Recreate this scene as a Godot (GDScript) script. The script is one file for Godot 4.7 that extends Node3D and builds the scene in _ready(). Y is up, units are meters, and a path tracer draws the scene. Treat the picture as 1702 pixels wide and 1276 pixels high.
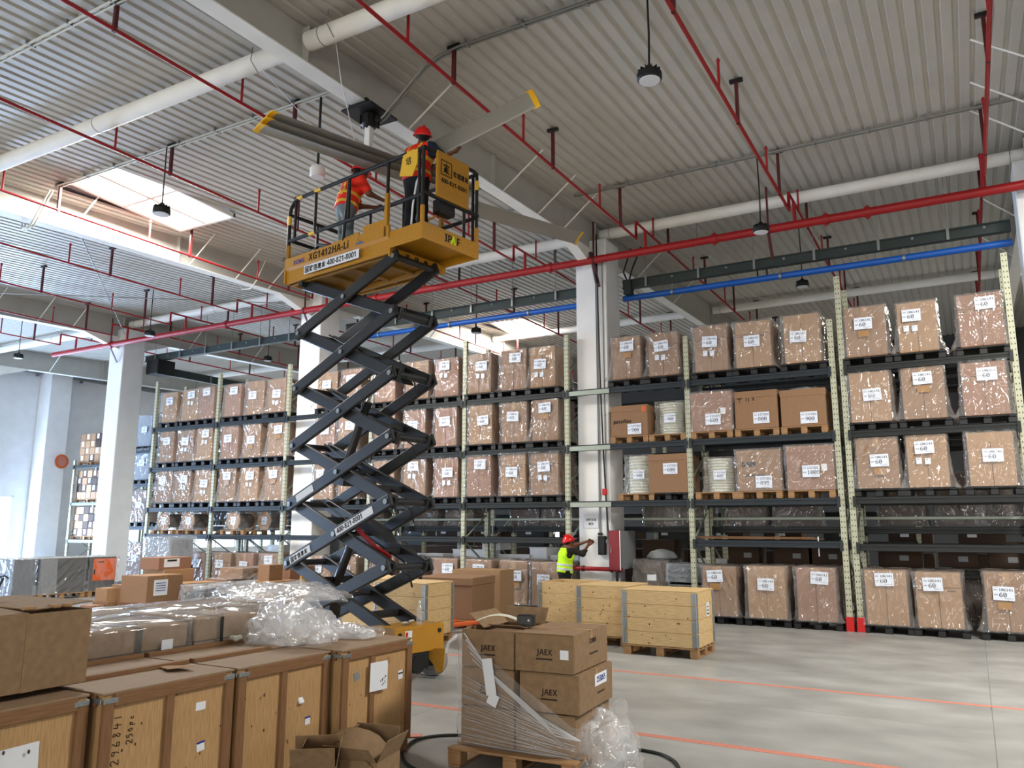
extends Node3D
# A warehouse: pallet racks behind, a scissor lift under a ceiling fan in assembly, crates in front. Units metres; the racks run along x.
var M := {}
var rng := RandomNumberGenerator.new()
var used := {}
var box_cache := {}

func _ready() -> void:
	rng.seed = 7
	var cam := Camera3D.new()
	cam.name = "camera"
	cam.fov = 51.35
	cam.near = 0.05
	cam.far = 300.0
	cam.transform = Transform3D(Basis(Vector3.UP, deg_to_rad(29.656)) * Basis(Vector3.RIGHT, deg_to_rad(10.142)) * Basis(Vector3.BACK, deg_to_rad(0.109)), Vector3(0, 1.85, 0))
	add_child(cam)
	cam.current = true
	var we := WorldEnvironment.new()
	we.name = "world_environment"
	var e := Environment.new()
	e.background_mode = Environment.BG_SKY
	var sm := ProceduralSkyMaterial.new()
	sm.sky_top_color = Color(0.45, 0.62, 0.9)
	sm.sky_horizon_color = Color(0.85, 0.9, 0.97)
	sm.ground_bottom_color = Color(0.45, 0.45, 0.44)
	sm.ground_horizon_color = Color(0.7, 0.72, 0.74)
	sm.sky_energy_multiplier = 1.5
	e.sky = Sky.new()
	e.sky.sky_material = sm
	e.tonemap_mode = Environment.TONE_MAPPER_LINEAR
	e.tonemap_exposure = 0.72
	e.sdfgi_enabled = true
	e.ssao_enabled = true
	e.ssil_enabled = true
	we.environment = e
	add_child(we)
	# daylight: skylights in a grid over the hall, tall windows in the four walls (glowing panes, each with an area light of its size in front of it)
	for z in SKY_Z:
		for x in SKY_X:
			daylight(Vector3(x, cy(z) - 0.12, z), Vector2(1.7, 2.8), Vector3.DOWN, 190.0, Color(1.0, 0.985, 0.95))
	for x in DOOR_X:
		daylight(Vector3(x, 2.7, FRONT - 0.35), Vector2(4.2, 4.8), Vector3.FORWARD, 130.0, Color(1.0, 0.975, 0.93))
	for i in LEFT_WIN.size():
		var w = LEFT_WIN[i]
		daylight(Vector3(LEFT + 0.12, (w[2] + w[3]) / 2, (w[0] + w[1]) / 2), Vector2(w[1] - w[0], w[3] - w[2]), Vector3.RIGHT, 300.0 if w[0] > -20.0 else 80.0, Color(0.72, 0.84, 1.0) if w[0] > -20.0 else Color(0.95, 0.97, 1.0))
	for x in BACK_X:
		daylight(Vector3(x, 1.55, BACK + 0.15), Vector2(2.6, 0.5), Vector3.BACK, 8.0, Color(0.9, 0.95, 1.0))
	materials()
	shell()
	overhead()
	racks()
	loads()
	lift()
	fan()
	foreground()
	clutter()
	people()

const LEFT := -35.0
const RIGHT := 20.0
const FRONT := 20.0
const BACK := -38.0
const SKY_X := [-14.33, 3.05]
const SKY_Z := [-26.0, -9.92]
const DOOR_X := [-24.0, -12.0, 0.0, 12.0]
const BACK_X := [-31.5, -28.5, -25.5, -22.5, -19.5, -16.5]
const LEFT_WIN := [[-19.1, -16.6, 0.35, 3.1], [-12.0, -8.0, 0.35, 3.1], [-4.0, 0.0, 0.35, 3.1], [-35.0, -24.5, 0.7, 2.2]]

func cy(z: float) -> float:
	return 8.04 - 0.05 * z

func daylight(at: Vector3, size: Vector2, towards: Vector3, energy: float, c: Color) -> void:
	var l := AreaLight3D.new()
	l.name = numbered("daylight")
	l.area_size = size
	l.light_color = c
	l.light_energy = energy
	l.area_range = 80.0
	l.area_attenuation = 2.0
	l.shadow_enabled = true
	l.area_normalize_energy = true
	add_child(l)
	var up := Vector3.UP if absf(towards.y) < 0.9 else Vector3.FORWARD
	l.transform = Transform3D(Basis.looking_at(towards, up), at)

# ---------------------------------------------------------------- naming
func numbered(n: String) -> String:
	var k: int = used.get(n, 0)
	used[n] = k + 1
	return n if k == 0 else "%s_%03d" % [n, k]

func meta(o: Node, label: String, category := "", group := "", kind := "") -> Node:
	if label: o.set_meta("label", label)
	if category: o.set_meta("category", category)
	if group: o.set_meta("group", group)
	if kind: o.set_meta("kind", kind)
	return o

func thing(called: String, label: String, category: String, at := Vector3.ZERO, turn := 0.0, group := "") -> Node3D:
	var o := Node3D.new()
	o.name = numbered(called)
	add_child(o)
	o.position = at
	o.rotation.y = turn
	meta(o, label, category, group)
	return o

func part(called: String, mesh: Mesh, m: Material, parent: Node, xf := Transform3D()) -> MeshInstance3D:
	var o := MeshInstance3D.new()
	o.name = numbered(called) if parent == self else called
	o.mesh = mesh
	o.material_override = m
	o.transform = xf
	parent.add_child(o, true)
	return o

func structure(called: String, s: SurfaceTool, m: Material) -> MeshInstance3D:
	var o := part(called, s.commit(), m, self)
	o.set_meta("kind", "structure")
	return o

func dup(o: Node3D, at: Vector3, turn: float, label: String) -> Node3D:
	var c: Node3D = o.duplicate()
	var base := String(o.name)
	var rx := RegEx.create_from_string("_\\d{3}$")
	c.name = numbered(rx.sub(base, ""))
	add_child(c)
	c.position = at
	c.rotation.y = turn
	c.set_meta("label", label)
	return c

# ---------------------------------------------------------------- mesh helpers
func S() -> SurfaceTool:
	var s := SurfaceTool.new()
	s.begin(Mesh.PRIMITIVE_TRIANGLES)
	return s

func tri(s: SurfaceTool, a: Vector3, b: Vector3, c: Vector3, n: Vector3) -> void:
	# flat triangle turned to n, front faces clockwise
	if (b - a).cross(c - a).dot(n) > 0.0:
		var t := b
		b = c
		c = t
	var nn := -((b - a).cross(c - a)).normalized()
	for v in [a, b, c]:
		s.set_normal(nn)
		s.set_uv(Vector2(v.x, v.y))
		s.add_vertex(v)

func quad(s: SurfaceTool, a: Vector3, b: Vector3, c: Vector3, d: Vector3, n: Vector3) -> void:
	tri(s, a, b, c, n)
	tri(s, a, c, d, n)

func uquad(s: SurfaceTool, o: Vector3, u: Vector3, v: Vector3, r := Rect2(0, 0, 1, 1)) -> void:
	# a print: o lower left, u to the right, v up, seen from u x v
	var n := u.cross(v).normalized()
	var P := [o, o + v, o + u + v, o, o + u + v, o + u]
	var T := [Vector2(0, 1), Vector2(0, 0), Vector2(1, 0), Vector2(0, 1), Vector2(1, 0), Vector2(1, 1)]
	for i in 6:
		s.set_normal(n)
		s.set_uv(r.position + T[i] * r.size)
		s.add_vertex(P[i])

func box(s: SurfaceTool, c: Vector3, size: Vector3, ch := 0.0, B := Basis()) -> void:
	var h := size / 2.0
	ch = minf(ch, minf(h.x, minf(h.y, h.z)) * 0.6)
	if ch <= 0.0:
		for a in 3:
			for sg in [-1.0, 1.0]:
				var n := Vector3.ZERO
				n[a] = sg
				var p := []
				for k in [[-1, -1], [1, -1], [1, 1], [-1, 1]]:
					var v := Vector3.ZERO
					v[a] = sg * h[a]
					v[(a + 1) % 3] = k[0] * h[(a + 1) % 3]
					v[(a + 2) % 3] = k[1] * h[(a + 2) % 3]
					p.append(c + B * v)
				quad(s, p[0], p[1], p[2], p[3], B * n)
		return
	var cv := func(g: Vector3, axis: int) -> Vector3:
		var v := Vector3(g.x * (h.x - ch), g.y * (h.y - ch), g.z * (h.z - ch))
		v[axis] = g[axis] * h[axis]
		return c + B * v
	for a in 3:
		var b := (a + 1) % 3
		var d := (a + 2) % 3
		for sg in [-1.0, 1.0]:
			var p := []
			for k in [[-1, -1], [1, -1], [1, 1], [-1, 1]]:
				var g := Vector3.ZERO
				g[a] = sg; g[b] = k[0]; g[d] = k[1]
				p.append(cv.call(g, a))
			var n := Vector3.ZERO
			n[a] = sg
			quad(s, p[0], p[1], p[2], p[3], B * n)
			for sb in [-1.0, 1.0]:   # the edge between faces a and b
				var g1 := Vector3.ZERO
				g1[a] = sg; g1[b] = sb; g1[d] = -1
				var g2 := g1
				g2[d] = 1
				var n2 := Vector3.ZERO
				n2[a] = sg; n2[b] = sb
				quad(s, cv.call(g1, a), cv.call(g2, a), cv.call(g2, b), cv.call(g1, b), B * n2)
	for x in [-1, 1]:
		for y in [-1, 1]:
			for z in [-1, 1]:
				var g := Vector3(x, y, z)
				tri(s, cv.call(g, 0), cv.call(g, 1), cv.call(g, 2), B * g)

func boxm(size: Vector3, ch := 0.004) -> Mesh:
	var key := "%s %s" % [size, ch]
	if not box_cache.has(key):
		var s := S()
		box(s, Vector3.ZERO, size, ch)
		box_cache[key] = s.commit()
	return box_cache[key]

func bpart(called: String, c: Vector3, size: Vector3, m: Material, parent: Node, ch := 0.004, B := Basis()) -> MeshInstance3D:
	return part(called, boxm(size, ch), m, parent, Transform3D(B, c))

func bar(s: SurfaceTool, a: Vector3, b: Vector3, w: float, t: float, up := Vector3.UP, ch := 0.0) -> void:
	# rectangular bar from a to b; w across (in the plane of «up»), t thick
	var x := (b - a).normalized()
	var z := x.cross(up).normalized()
	var y := z.cross(x).normalized()
	box(s, (a + b) / 2, Vector3((b - a).length(), w, t), ch, Basis(x, y, z))

func grid(s: SurfaceTool, rows: Array, closed := false, flip := false) -> void:
	# smooth skin over rows of points (each a PackedVector3Array)
	var nv := rows.size()
	var nu: int = rows[0].size()
	var N := []
	for j in nv:
		var r := PackedVector3Array()
		for i in nu:
			var a: Vector3 = rows[j][(i + 1) % nu if closed else mini(i + 1, nu - 1)]
			var b: Vector3 = rows[j][(i - 1 + nu) % nu if closed else maxi(i - 1, 0)]
			var c: Vector3 = rows[mini(j + 1, nv - 1)][i]
			var d: Vector3 = rows[maxi(j - 1, 0)][i]
			var n := (a - b).cross(c - d).normalized()
			r.append(-n if flip else n)
		N.append(r)
	for j in nv - 1:
		for i in (nu if closed else nu - 1):
			var k := (i + 1) % nu
			var q := [[j, i], [j, k], [j + 1, k], [j + 1, i]]
			for t in ([[0, 1, 2], [0, 2, 3]] if flip else [[0, 2, 1], [0, 3, 2]]):
				for o in t:
					var jj: int = q[o][0]
					var ii: int = q[o][1]
					s.set_normal(N[jj][ii])
					s.set_uv(Vector2(float(ii) / nu, float(jj) / nv))
					s.add_vertex(rows[jj][ii])

func tube(s: SurfaceTool, P: Array, r: float, n := 8, caps := true, r2 := -1.0) -> void:
	var t: Vector3 = (P[1] - P[0]).normalized()
	var x := t.cross(Vector3.UP if absf(t.y) < 0.95 else Vector3.RIGHT).normalized()
	var rows := []
	for i in P.size():
		var d: Vector3 = ((P[mini(i + 1, P.size() - 1)] - P[i]).normalized() + (P[i] - P[maxi(i - 1, 0)]).normalized()).normalized()
		x = (x - d * x.dot(d)).normalized()
		var y := d.cross(x)
		var rr := r if r2 < 0 else lerpf(r, r2, float(i) / (P.size() - 1))
		var row := PackedVector3Array()
		for k in n:
			var a := TAU * k / n
			row.append(P[i] + (x * cos(a) + y * sin(a)) * rr)
		rows.append(row)
	grid(s, rows, true)
	if caps:
		for e in [0, P.size() - 1]:
			var nn: Vector3 = (P[0] - P[1]) if e == 0 else (P[e] - P[e - 1])
			for k in range(1, n - 1):
				tri(s, rows[e][0], rows[e][k], rows[e][k + 1], nn)

func lathe(s: SurfaceTool, prof: Array, n := 16, T := Transform3D()) -> void:
	# prof: Vector2(radius, height), each segment flat in profile and smooth around
	for j in prof.size() - 1:
		var rows := []
		for q in [prof[j], prof[j + 1]]:
			var row := PackedVector3Array()
			for k in n:
				var a := TAU * k / n
				row.append(T * Vector3(cos(a) * maxf(q.x, 0.0001), q.y, -sin(a) * maxf(q.x, 0.0001)))
			rows.append(row)
		grid(s, rows, true)

func extrude(s: SurfaceTool, poly: Array, d: float, T := Transform3D()) -> void:
	# polygon in x,y given a depth d along z, centred
	var pv := PackedVector2Array(poly)
	var idx := Geometry2D.triangulate_polygon(pv)
	for sg in [-1.0, 1.0]:
		var n: Vector3 = T.basis * Vector3(0, 0, sg)
		for k in range(0, idx.size(), 3):
			var p := []
			for o in 3:
				var v := pv[idx[k + o]]
				p.append(T * Vector3(v.x, v.y, sg * d / 2))
			tri(s, p[0], p[1], p[2], n)
	var area := 0.0
	for i in pv.size():
		area += pv[i].cross(pv[(i + 1) % pv.size()])
	for i in pv.size():
		var a := pv[i]
		var b := pv[(i + 1) % pv.size()]
		var n2 := Vector3(b.y - a.y, a.x - b.x, 0) * signf(area)
		quad(s, T * Vector3(a.x, a.y, -d / 2), T * Vector3(b.x, b.y, -d / 2), T * Vector3(b.x, b.y, d / 2), T * Vector3(a.x, a.y, d / 2), T.basis * n2)

func tm(s: SurfaceTool) -> Mesh:
	return s.commit()

# ---------------------------------------------------------------- materials
func noise(freq: float, seed_: int, c0: Color, c1: Color, oct := 4, size := 512, type := FastNoiseLite.TYPE_SIMPLEX_SMOOTH) -> NoiseTexture2D:
	var n := FastNoiseLite.new()
	n.seed = seed_
	n.frequency = freq
	n.fractal_octaves = oct
	n.noise_type = type
	var t := NoiseTexture2D.new()
	t.width = size
	t.height = size
	t.seamless = true
	t.noise = n
	var g := Gradient.new()
	g.set_color(0, c0)
	g.set_color(1, c1)
	t.color_ramp = g
	return t

func mat(key: String, c: Color, rough := 0.7, metal := 0.0, tex: Texture2D = null, scale := Vector3.ONE, world := false) -> StandardMaterial3D:
	var m := StandardMaterial3D.new()
	m.resource_name = key
	m.albedo_color = c
	m.roughness = rough
	m.metallic = metal
	if tex:
		m.albedo_texture = tex
		m.uv1_triplanar = true
		m.uv1_world_triplanar = world
		m.uv1_scale = scale
	M[key] = m
	return m

func glass(key: String, c: Color, a: float, rough: float) -> void:
	var m := mat(key, Color(c.r, c.g, c.b, a), rough)
	m.transparency = BaseMaterial3D.TRANSPARENCY_ALPHA
	m.cull_mode = BaseMaterial3D.CULL_DISABLED

func glow(key: String, c: Color, k: float) -> void:
	var m := mat(key, c, 0.6)
	m.emission_enabled = true
	m.emission = c
	m.emission_energy_multiplier = k

func materials() -> void:
	var mott := noise(0.012, 3, Color(0.95, 0.95, 0.95), Color(1, 1, 1), 5)
	var fine := noise(0.05, 5, Color(0.88, 0.88, 0.88), Color(1, 1, 1), 4)
	var conc := noise(0.006, 11, Color(0.8, 0.8, 0.8), Color(1.0, 1.0, 1.0), 8, 1024)
	var f := mat("concrete", Color(0.66, 0.66, 0.65), 0.5, 0.0, conc, Vector3(0.13, 0.2, 0.19), true)
	f.roughness_texture = noise(0.01, 12, Color(0.6, 0.6, 0.6), Color(1, 1, 1), 5)
	f.metallic_specular = 0.5
	mat("ceiling_sheet", Color(0.76, 0.745, 0.71), 0.5, 0.0, mott, Vector3.ONE * 0.2, true)
	mat("white_steel", Color(0.95, 0.94, 0.91), 0.55, 0.0, mott, Vector3.ONE * 0.3)
	mat("grey_steel", Color(0.72, 0.71, 0.68), 0.55, 0.0, mott, Vector3.ONE * 0.3)
	mat("white_wall", Color(0.94, 0.94, 0.94), 0.75, 0.0, mott, Vector3.ONE * 0.2)
	mat("dark_wall", Color(0.24, 0.245, 0.25), 0.8, 0.0, mott, Vector3.ONE * 0.2)
	mat("grey_wall", Color(0.55, 0.56, 0.57), 0.8, 0.0, mott, Vector3.ONE * 0.2)
	mat("red_pipe", Color(0.6, 0.03, 0.05), 0.5)
	mat("dark_red", Color(0.3, 0.03, 0.04), 0.5)
	mat("blue_pipe", Color(0.08, 0.36, 0.72), 0.4)
	mat("galvanized", Color(0.62, 0.64, 0.64), 0.4, 0.7, fine, Vector3.ONE * 2)
	mat("conduit", Color(0.55, 0.55, 0.53), 0.45, 0.5)
	mat("white_conduit", Color(0.82, 0.82, 0.78), 0.5)
	mat("black", Color(0.03, 0.03, 0.032), 0.5)
	mat("black_rubber", Color(0.035, 0.035, 0.035), 0.85)
	mat("busway", Color(0.2, 0.24, 0.23), 0.55, 0.2)
	mat("beam_green", Color(0.1, 0.12, 0.12), 0.5, 0.2, fine, Vector3.ONE * 1.5)
	mat("beam_blue", Color(0.13, 0.165, 0.19), 0.5, 0.2, fine, Vector3.ONE * 1.5)
	mat("beam_pale", Color(0.62, 0.65, 0.6), 0.5, 0.2)
	mat("foot_red", Color(0.75, 0.03, 0.04), 0.5)
	mat("plastic_black", Color(0.05, 0.055, 0.06), 0.5)
	mat("kraft", Color(0.58, 0.44, 0.32), 0.85, 0.0, fine, Vector3.ONE)
	mat("kraft_pink", Color(0.58, 0.42, 0.325), 0.85, 0.0, fine, Vector3.ONE)
	mat("kraft_light", Color(0.65, 0.505, 0.365), 0.85, 0.0, fine, Vector3.ONE)
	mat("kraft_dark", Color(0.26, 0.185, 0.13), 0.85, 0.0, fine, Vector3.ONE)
	mat("kraft_front", Color(0.55, 0.44, 0.32), 0.85, 0.0, noise(0.02, 21, Color(0.88, 0.88, 0.88), Color(1, 1, 1), 4), Vector3(1.2, 1.2, 1.2))
	mat("kraft_edge", Color(0.42, 0.31, 0.21), 0.9)
	mat("kraft_tape", Color(0.62, 0.47, 0.3), 0.35)
	var grain := noise(0.02, 31, Color(0.86, 0.81, 0.74), Color(1, 1, 1), 5)
	for k in [["x", Vector3(0.5, 7, 7)], ["y", Vector3(7, 0.5, 7)], ["z", Vector3(7, 7, 0.5)]]:
		mat("ply_" + k[0], Color(0.74, 0.6, 0.42), 0.7, 0.0, grain, k[1])
		mat("batten_" + k[0], Color(0.52, 0.38, 0.25), 0.75, 0.0, grain, k[1])
		mat("pine_" + k[0], Color(0.86, 0.75, 0.56), 0.7, 0.0, grain, k[1])
		mat("pallet_" + k[0], Color(0.65, 0.51, 0.36), 0.8, 0.0, grain, k[1])
	mat("ply_top", Color(0.58, 0.49, 0.4), 0.75, 0.0, grain, Vector3(7, 7, 0.5))
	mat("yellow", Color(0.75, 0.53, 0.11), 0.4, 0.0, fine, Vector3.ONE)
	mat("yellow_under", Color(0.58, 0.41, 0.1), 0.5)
	mat("lift_grey", Color(0.13, 0.135, 0.14), 0.42, 0.1, fine, Vector3.ONE * 2)
	mat("lift_rail", Color(0.045, 0.045, 0.05), 0.6)
	mat("chrome", Color(0.8, 0.8, 0.8), 0.2, 1.0)
	mat("aluminium", Color(0.6, 0.59, 0.56), 0.42, 0.3)
	mat("white_paint", Color(0.9, 0.9, 0.9), 0.6)
	mat("paper", Color(0.87, 0.88, 0.9), 0.8)
	mat("grey_plastic", Color(0.5, 0.51, 0.52), 0.6)
	mat("cabinet_grey", Color(0.11, 0.115, 0.125), 0.5)
	mat("orange", Color(0.8, 0.36, 0.16), 0.5)
	mat("ink", Color(0.04, 0.04, 0.05), 0.8)
	mat("ink_brown", Color(0.16, 0.09, 0.04), 0.8)
	mat("ink_blue", Color(0.12, 0.18, 0.55), 0.7)
	mat("line_orange", Color(0.88, 0.52, 0.42), 0.6, 0.0, noise(0.03, 41, Color(0.72, 0.85, 0.95), Color(1, 1, 1), 5), Vector3.ONE * 2)
	mat("spool_white", Color(0.78, 0.78, 0.72), 0.6)
	mat("hose_green", Color(0.05, 0.09, 0.05), 0.5)
	mat("knot", Color(0.28, 0.15, 0.07), 0.8)
	mat("joint", Color(0.6, 0.6, 0.59), 0.9)
	mat("skin", Color(0.42, 0.25, 0.17), 0.6)
	mat("hair", Color(0.03, 0.025, 0.02), 0.8)
	mat("helmet", Color(0.85, 0.07, 0.05), 0.3)
	mat("vest_orange", Color(0.9, 0.16, 0.06), 0.8)
	mat("vest_yellow", Color(0.75, 0.95, 0.05), 0.8)
	mat("band_yellow", Color(0.88, 0.7, 0.2), 0.5)
	mat("band_silver", Color(0.75, 0.78, 0.76), 0.35)
	mat("shirt_blue", Color(0.06, 0.12, 0.2), 0.85)
	mat("trousers_navy", Color(0.03, 0.035, 0.06), 0.85)
	mat("jeans", Color(0.44, 0.49, 0.51), 0.9, 0.0, fine, Vector3.ONE * 4)
	mat("shirt_dark", Color(0.12, 0.1, 0.1), 0.85)
	glass("film", Color(1, 1, 1), 0.09, 0.1)
	glass("film_cloudy", Color(0.97, 0.98, 1.0), 0.27, 0.18)
	glass("film_grey", Color(0.9, 0.93, 0.97), 0.17, 0.12)
	glass("bottle", Color(0.95, 0.98, 1.0), 0.12, 0.08)
	glow("skylight_pane", Color(1.0, 1.0, 1.0), 2.2)
	glow("window_pane", Color(0.88, 0.94, 1.0), 2.0)
	var holes := Image.create(64, 64, false, Image.FORMAT_RGB8)
	holes.fill(Color(1, 1, 1))
	for hx in [[16, 16], [48, 16]]:
		for dy in range(-9, 10):
			for dx in range(-5, 6):
				if absf(dx) / 5.5 + absf(dy) / 16.0 < 1.0:
					holes.set_pixel(hx[0] + dx, hx[1] + 14 + dy, Color(0.08, 0.08, 0.08))
	var u := mat("upright", Color(0.69, 0.69, 0.6), 0.5, 0.2)
	u.albedo_texture = ImageTexture.create_from_image(holes)
	mat("upright_plain", Color(0.5, 0.54, 0.48), 0.5, 0.2)

# ---------------------------------------------------------------- lettering
const FONT := {"0": "0e11131519110e", "1": "040c040404040e", "2": "0e11010204081f", "3": "1f02040201110e", "4": "02060a121f0202", "5": "1f101e0101110e", "6": "0608101e11110e", "7": "1f010204080808", "8": "0e11110e11110e", "9": "0e11110f01020c", "K": "11121418141211", "U": "1111111111110e", "A": "0e11111f111111", " ": "00000000000000"}

func pixel_text(im: Image, t: String, x: int, y: int, k: int, c: Color, bold := 0) -> void:
	for ch in t:
		if FONT.has(ch):
			var hexs: String = FONT[ch]
			for r in 7:
				var bits := hexs.substr(r * 2, 2).hex_to_int()
				for b in 5:
					if bits & (16 >> b):
						im.fill_rect(Rect2i(x + b * k, y + r * k, k + bold, k), c)
		x += 6 * k

var label_mats := {}
func label_mat(a: String, b: String) -> StandardMaterial3D:
	var key := a + "/" + b
	if not label_mats.has(key):
		var im := Image.create(160, 112, false, Image.FORMAT_RGB8)
		im.fill(Color(0.87, 0.89, 0.93))
		var ink := Color(0.1, 0.11, 0.16)
		pixel_text(im, a, 46, 16, 3, ink, 1)
		pixel_text(im, b, 46, 50, 5, ink, 1)
		for yy in [24, 64]:
			for xx in [8, 18, 28]:
				im.fill_rect(Rect2i(xx, yy, 7, 2), ink); im.fill_rect(Rect2i(xx, yy + 5, 7, 2), ink); im.fill_rect(Rect2i(xx + 3, yy - 3, 2, 12), ink)
		for xx in range(84, 148, 8):
			im.fill_rect(Rect2i(xx, 94, 5, 4), Color(0.4, 0.42, 0.5))
		im.fill_rect(Rect2i(8, 6, 40, 2), Color(0.5, 0.52, 0.6))
		var m := mat("label " + key, Color(1, 1, 1), 0.6)
		m.albedo_texture = ImageTexture.create_from_image(im)
		label_mats[key] = m
	return label_mats[key]

const GLYPH := {
	"hong": [[.5, 1, .5, .88], [.1, .85, .9, .85], [.1, .85, .1, .7], [.9, .85, .9, .7], [.2, .6, .8, .6], [.55, .75, .15, .2], [.5, .42, .3, .1], [.3, .1, .75, .1], [.65, .27, .8, .05]],
	"xin": [[.3, 1, .05, .6], [.2, .75, .2, 0], [.6, 1, .66, .9], [.4, .85, .95, .85], [.45, .68, .9, .68], [.45, .52, .9, .52], [.45, .35, .9, .35], [.9, .35, .9, 0], [.9, 0, .45, 0], [.45, 0, .45, .35]],
	"jian": [[.1, .9, .3, .9], [.3, .9, .15, .6], [.15, .6, .3, .6], [.3, .6, .1, .12], [.1, .35, .3, .1], [.3, .1, .95, .02], [.4, .85, .85, .85], [.85, .85, .85, .6], [.35, .72, .95, .72], [.4, .6, .85, .6], [.4, .47, .85, .47], [.35, .33, .92, .33], [.62, 1, .62, .15]],
	"fa": [[.25, .9, .2, .65], [.15, .65, .9, .65], [.5, 1, .1, .05], [.7, .95, .8, .8], [.35, .45, .75, .45], [.75, .45, .3, 0], [.4, .35, .9, .02]],
	"logo": [[0, 0, 1, 0], [1, 0, 1, 1], [1, 1, 0, 1], [0, 1, 0, 0], [.5, .9, .5, .1], [.2, .7, .8, .7], [.25, .45, .75, .45], [.5, .45, .2, .15], [.5, .45, .8, .15]],
	"xiao": [[.15, .9, .25, .8], [.1, .6, .2, .5], [.1, .05, .25, .35], [.6, 1, .6, .65], [.4, .9, .48, .75], [.8, .9, .72, .75], [.42, .62, .82, .62], [.42, .62, .42, 0], [.82, .62, .82, 0], [.42, .42, .82, .42], [.42, .24, .82, .24]],
	"fang": [[.1, 1, .1, 0], [.1, .95, .35, .95], [.35, .95, .2, .55], [.2, .55, .35, .4], [.65, 1, .7, .88], [.4, .78, .95, .78], [.62, .78, .4, 0], [.55, .5, .85, .5], [.85, .5, .78, .02]],
	"kong": [[.1, .8, .4, .8], [.25, 1, .25, .05], [.1, .4, .4, .5], [.7, 1, .7, .88], [.45, .85, .95, .85], [.55, .75, .5, .6], [.8, .75, .88, .6], [.5, .45, .92, .45], [.7, .45, .7, .05], [.45, .05, .95, .05]],
	"2": [[0, .8, .15, 1], [.15, 1, .5, .95], [.5, .95, .55, .7], [.55, .7, 0, 0], [0, 0, .6, .05]],
	"9": [[.5, .9, .15, .95], [.15, .95, .05, .65], [.05, .65, .45, .6], [.5, .9, .45, .3], [.45, .3, .3, 0]],
	"6": [[.4, 1, .05, .4], [.05, .4, .1, .05], [.1, .05, .5, .05], [.5, .05, .5, .4], [.5, .4, .08, .4]],
	"8": [[.5, .85, .25, 1], [.25, 1, .1, .8], [.1, .8, .5, .3], [.5, .3, .3, 0], [.3, 0, .05, .2], [.05, .2, .5, .85]],
	"4": [[.1, 1, 0, .45], [0, .45, .6, .5], [.4, .85, .35, 0]],
	"1": [[.2, 1, .15, 0]],
	"5": [[.5, 1, .1, .95], [.1, .95, .05, .6], [.05, .6, .4, .6], [.4, .6, .45, .2], [.45, .2, .05, 0]],
	"0": [[.3, .8, .05, .5], [.05, .5, .2, .1], [.2, .1, .45, .3], [.45, .3, .3, .8]],
	"p": [[.1, .6, .05, -.3], [.05, .55, .4, .6], [.4, .6, .4, .25], [.4, .25, .08, .2]],
	"c": [[.4, .5, .1, .45], [.1, .45, .1, .1], [.1, .1, .4, .1]],
}

func strokes(s: SurfaceTool, words: Array, h: float, gap: float, pen: float, T: Transform3D, depth := 0.002) -> void:
	# writing of single strokes in the x,y plane of T, from the left
	var x := 0.0
	for w in words:
		if w != " ":
			for q in GLYPH[w]:
				bar(s, T * Vector3(x + q[0] * h, q[1] * h, 0), T * Vector3(x + q[2] * h, q[3] * h, 0), pen, depth, T.basis.z.cross((T.basis * Vector3(q[2] - q[0], q[3] - q[1], 0)).normalized()))
		x += h * gap

func text(parent: Node, t: String, h: float, at: Vector3, B: Basis, m: Material, stretch := 1.0) -> MeshInstance3D:
	var k := "text %s %s" % [t, h]
	if not box_cache.has(k):
		var tmesh := TextMesh.new()
		var f := SystemFont.new()
		f.font_names = PackedStringArray(["Droid Sans"])
		f.font_weight = 700
		tmesh.font = f
		tmesh.text = t
		tmesh.font_size = 32
		tmesh.pixel_size = h / 23.0
		tmesh.depth = 0.003
		tmesh.horizontal_alignment = HORIZONTAL_ALIGNMENT_LEFT
		tmesh.curve_step = 2.0
		box_cache[k] = tmesh
	return part("lettering", box_cache[k], m, parent, Transform3D(B.scaled_local(Vector3(stretch, 1, 1)), at + B.y * h * 0.5))

# ---------------------------------------------------------------- the hall
func wall(called: String, a: Vector2, b: Vector2, top: float, holes: Array, m: Material) -> Node3D:
	# a wall 0.3 thick over the line a-b (x, z), with rectangular openings [from, to, low, high] measured along it
	var s := S()
	var L := (b - a).length()
	var d := (b - a) / L
	var T := Transform3D(Basis(Vector3(d.x, 0, d.y), Vector3.UP, Vector3(-d.y, 0, d.x)), Vector3(a.x, 0, a.y))
	var xs := [0.0, L]
	for h in holes:
		xs.append(h[0]); xs.append(h[1])
	xs.sort()
	for i in xs.size() - 1:
		if xs[i + 1] - xs[i] < 0.001: continue
		var mid: float = (xs[i] + xs[i + 1]) / 2
		var y0 := -0.1
		var hole = null
		for h in holes:
			if mid > h[0] and mid < h[1]: hole = h
		var spans := [[y0, top]] if hole == null else [[y0, hole[2]], [hole[3], top]]
		for sp in spans:
			box(s, T * Vector3(mid, (sp[0] + sp[1]) / 2, 0), Vector3(xs[i + 1] - xs[i], sp[1] - sp[0], 0.3), 0.0, T.basis)
	return structure(called, s, m)

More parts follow.
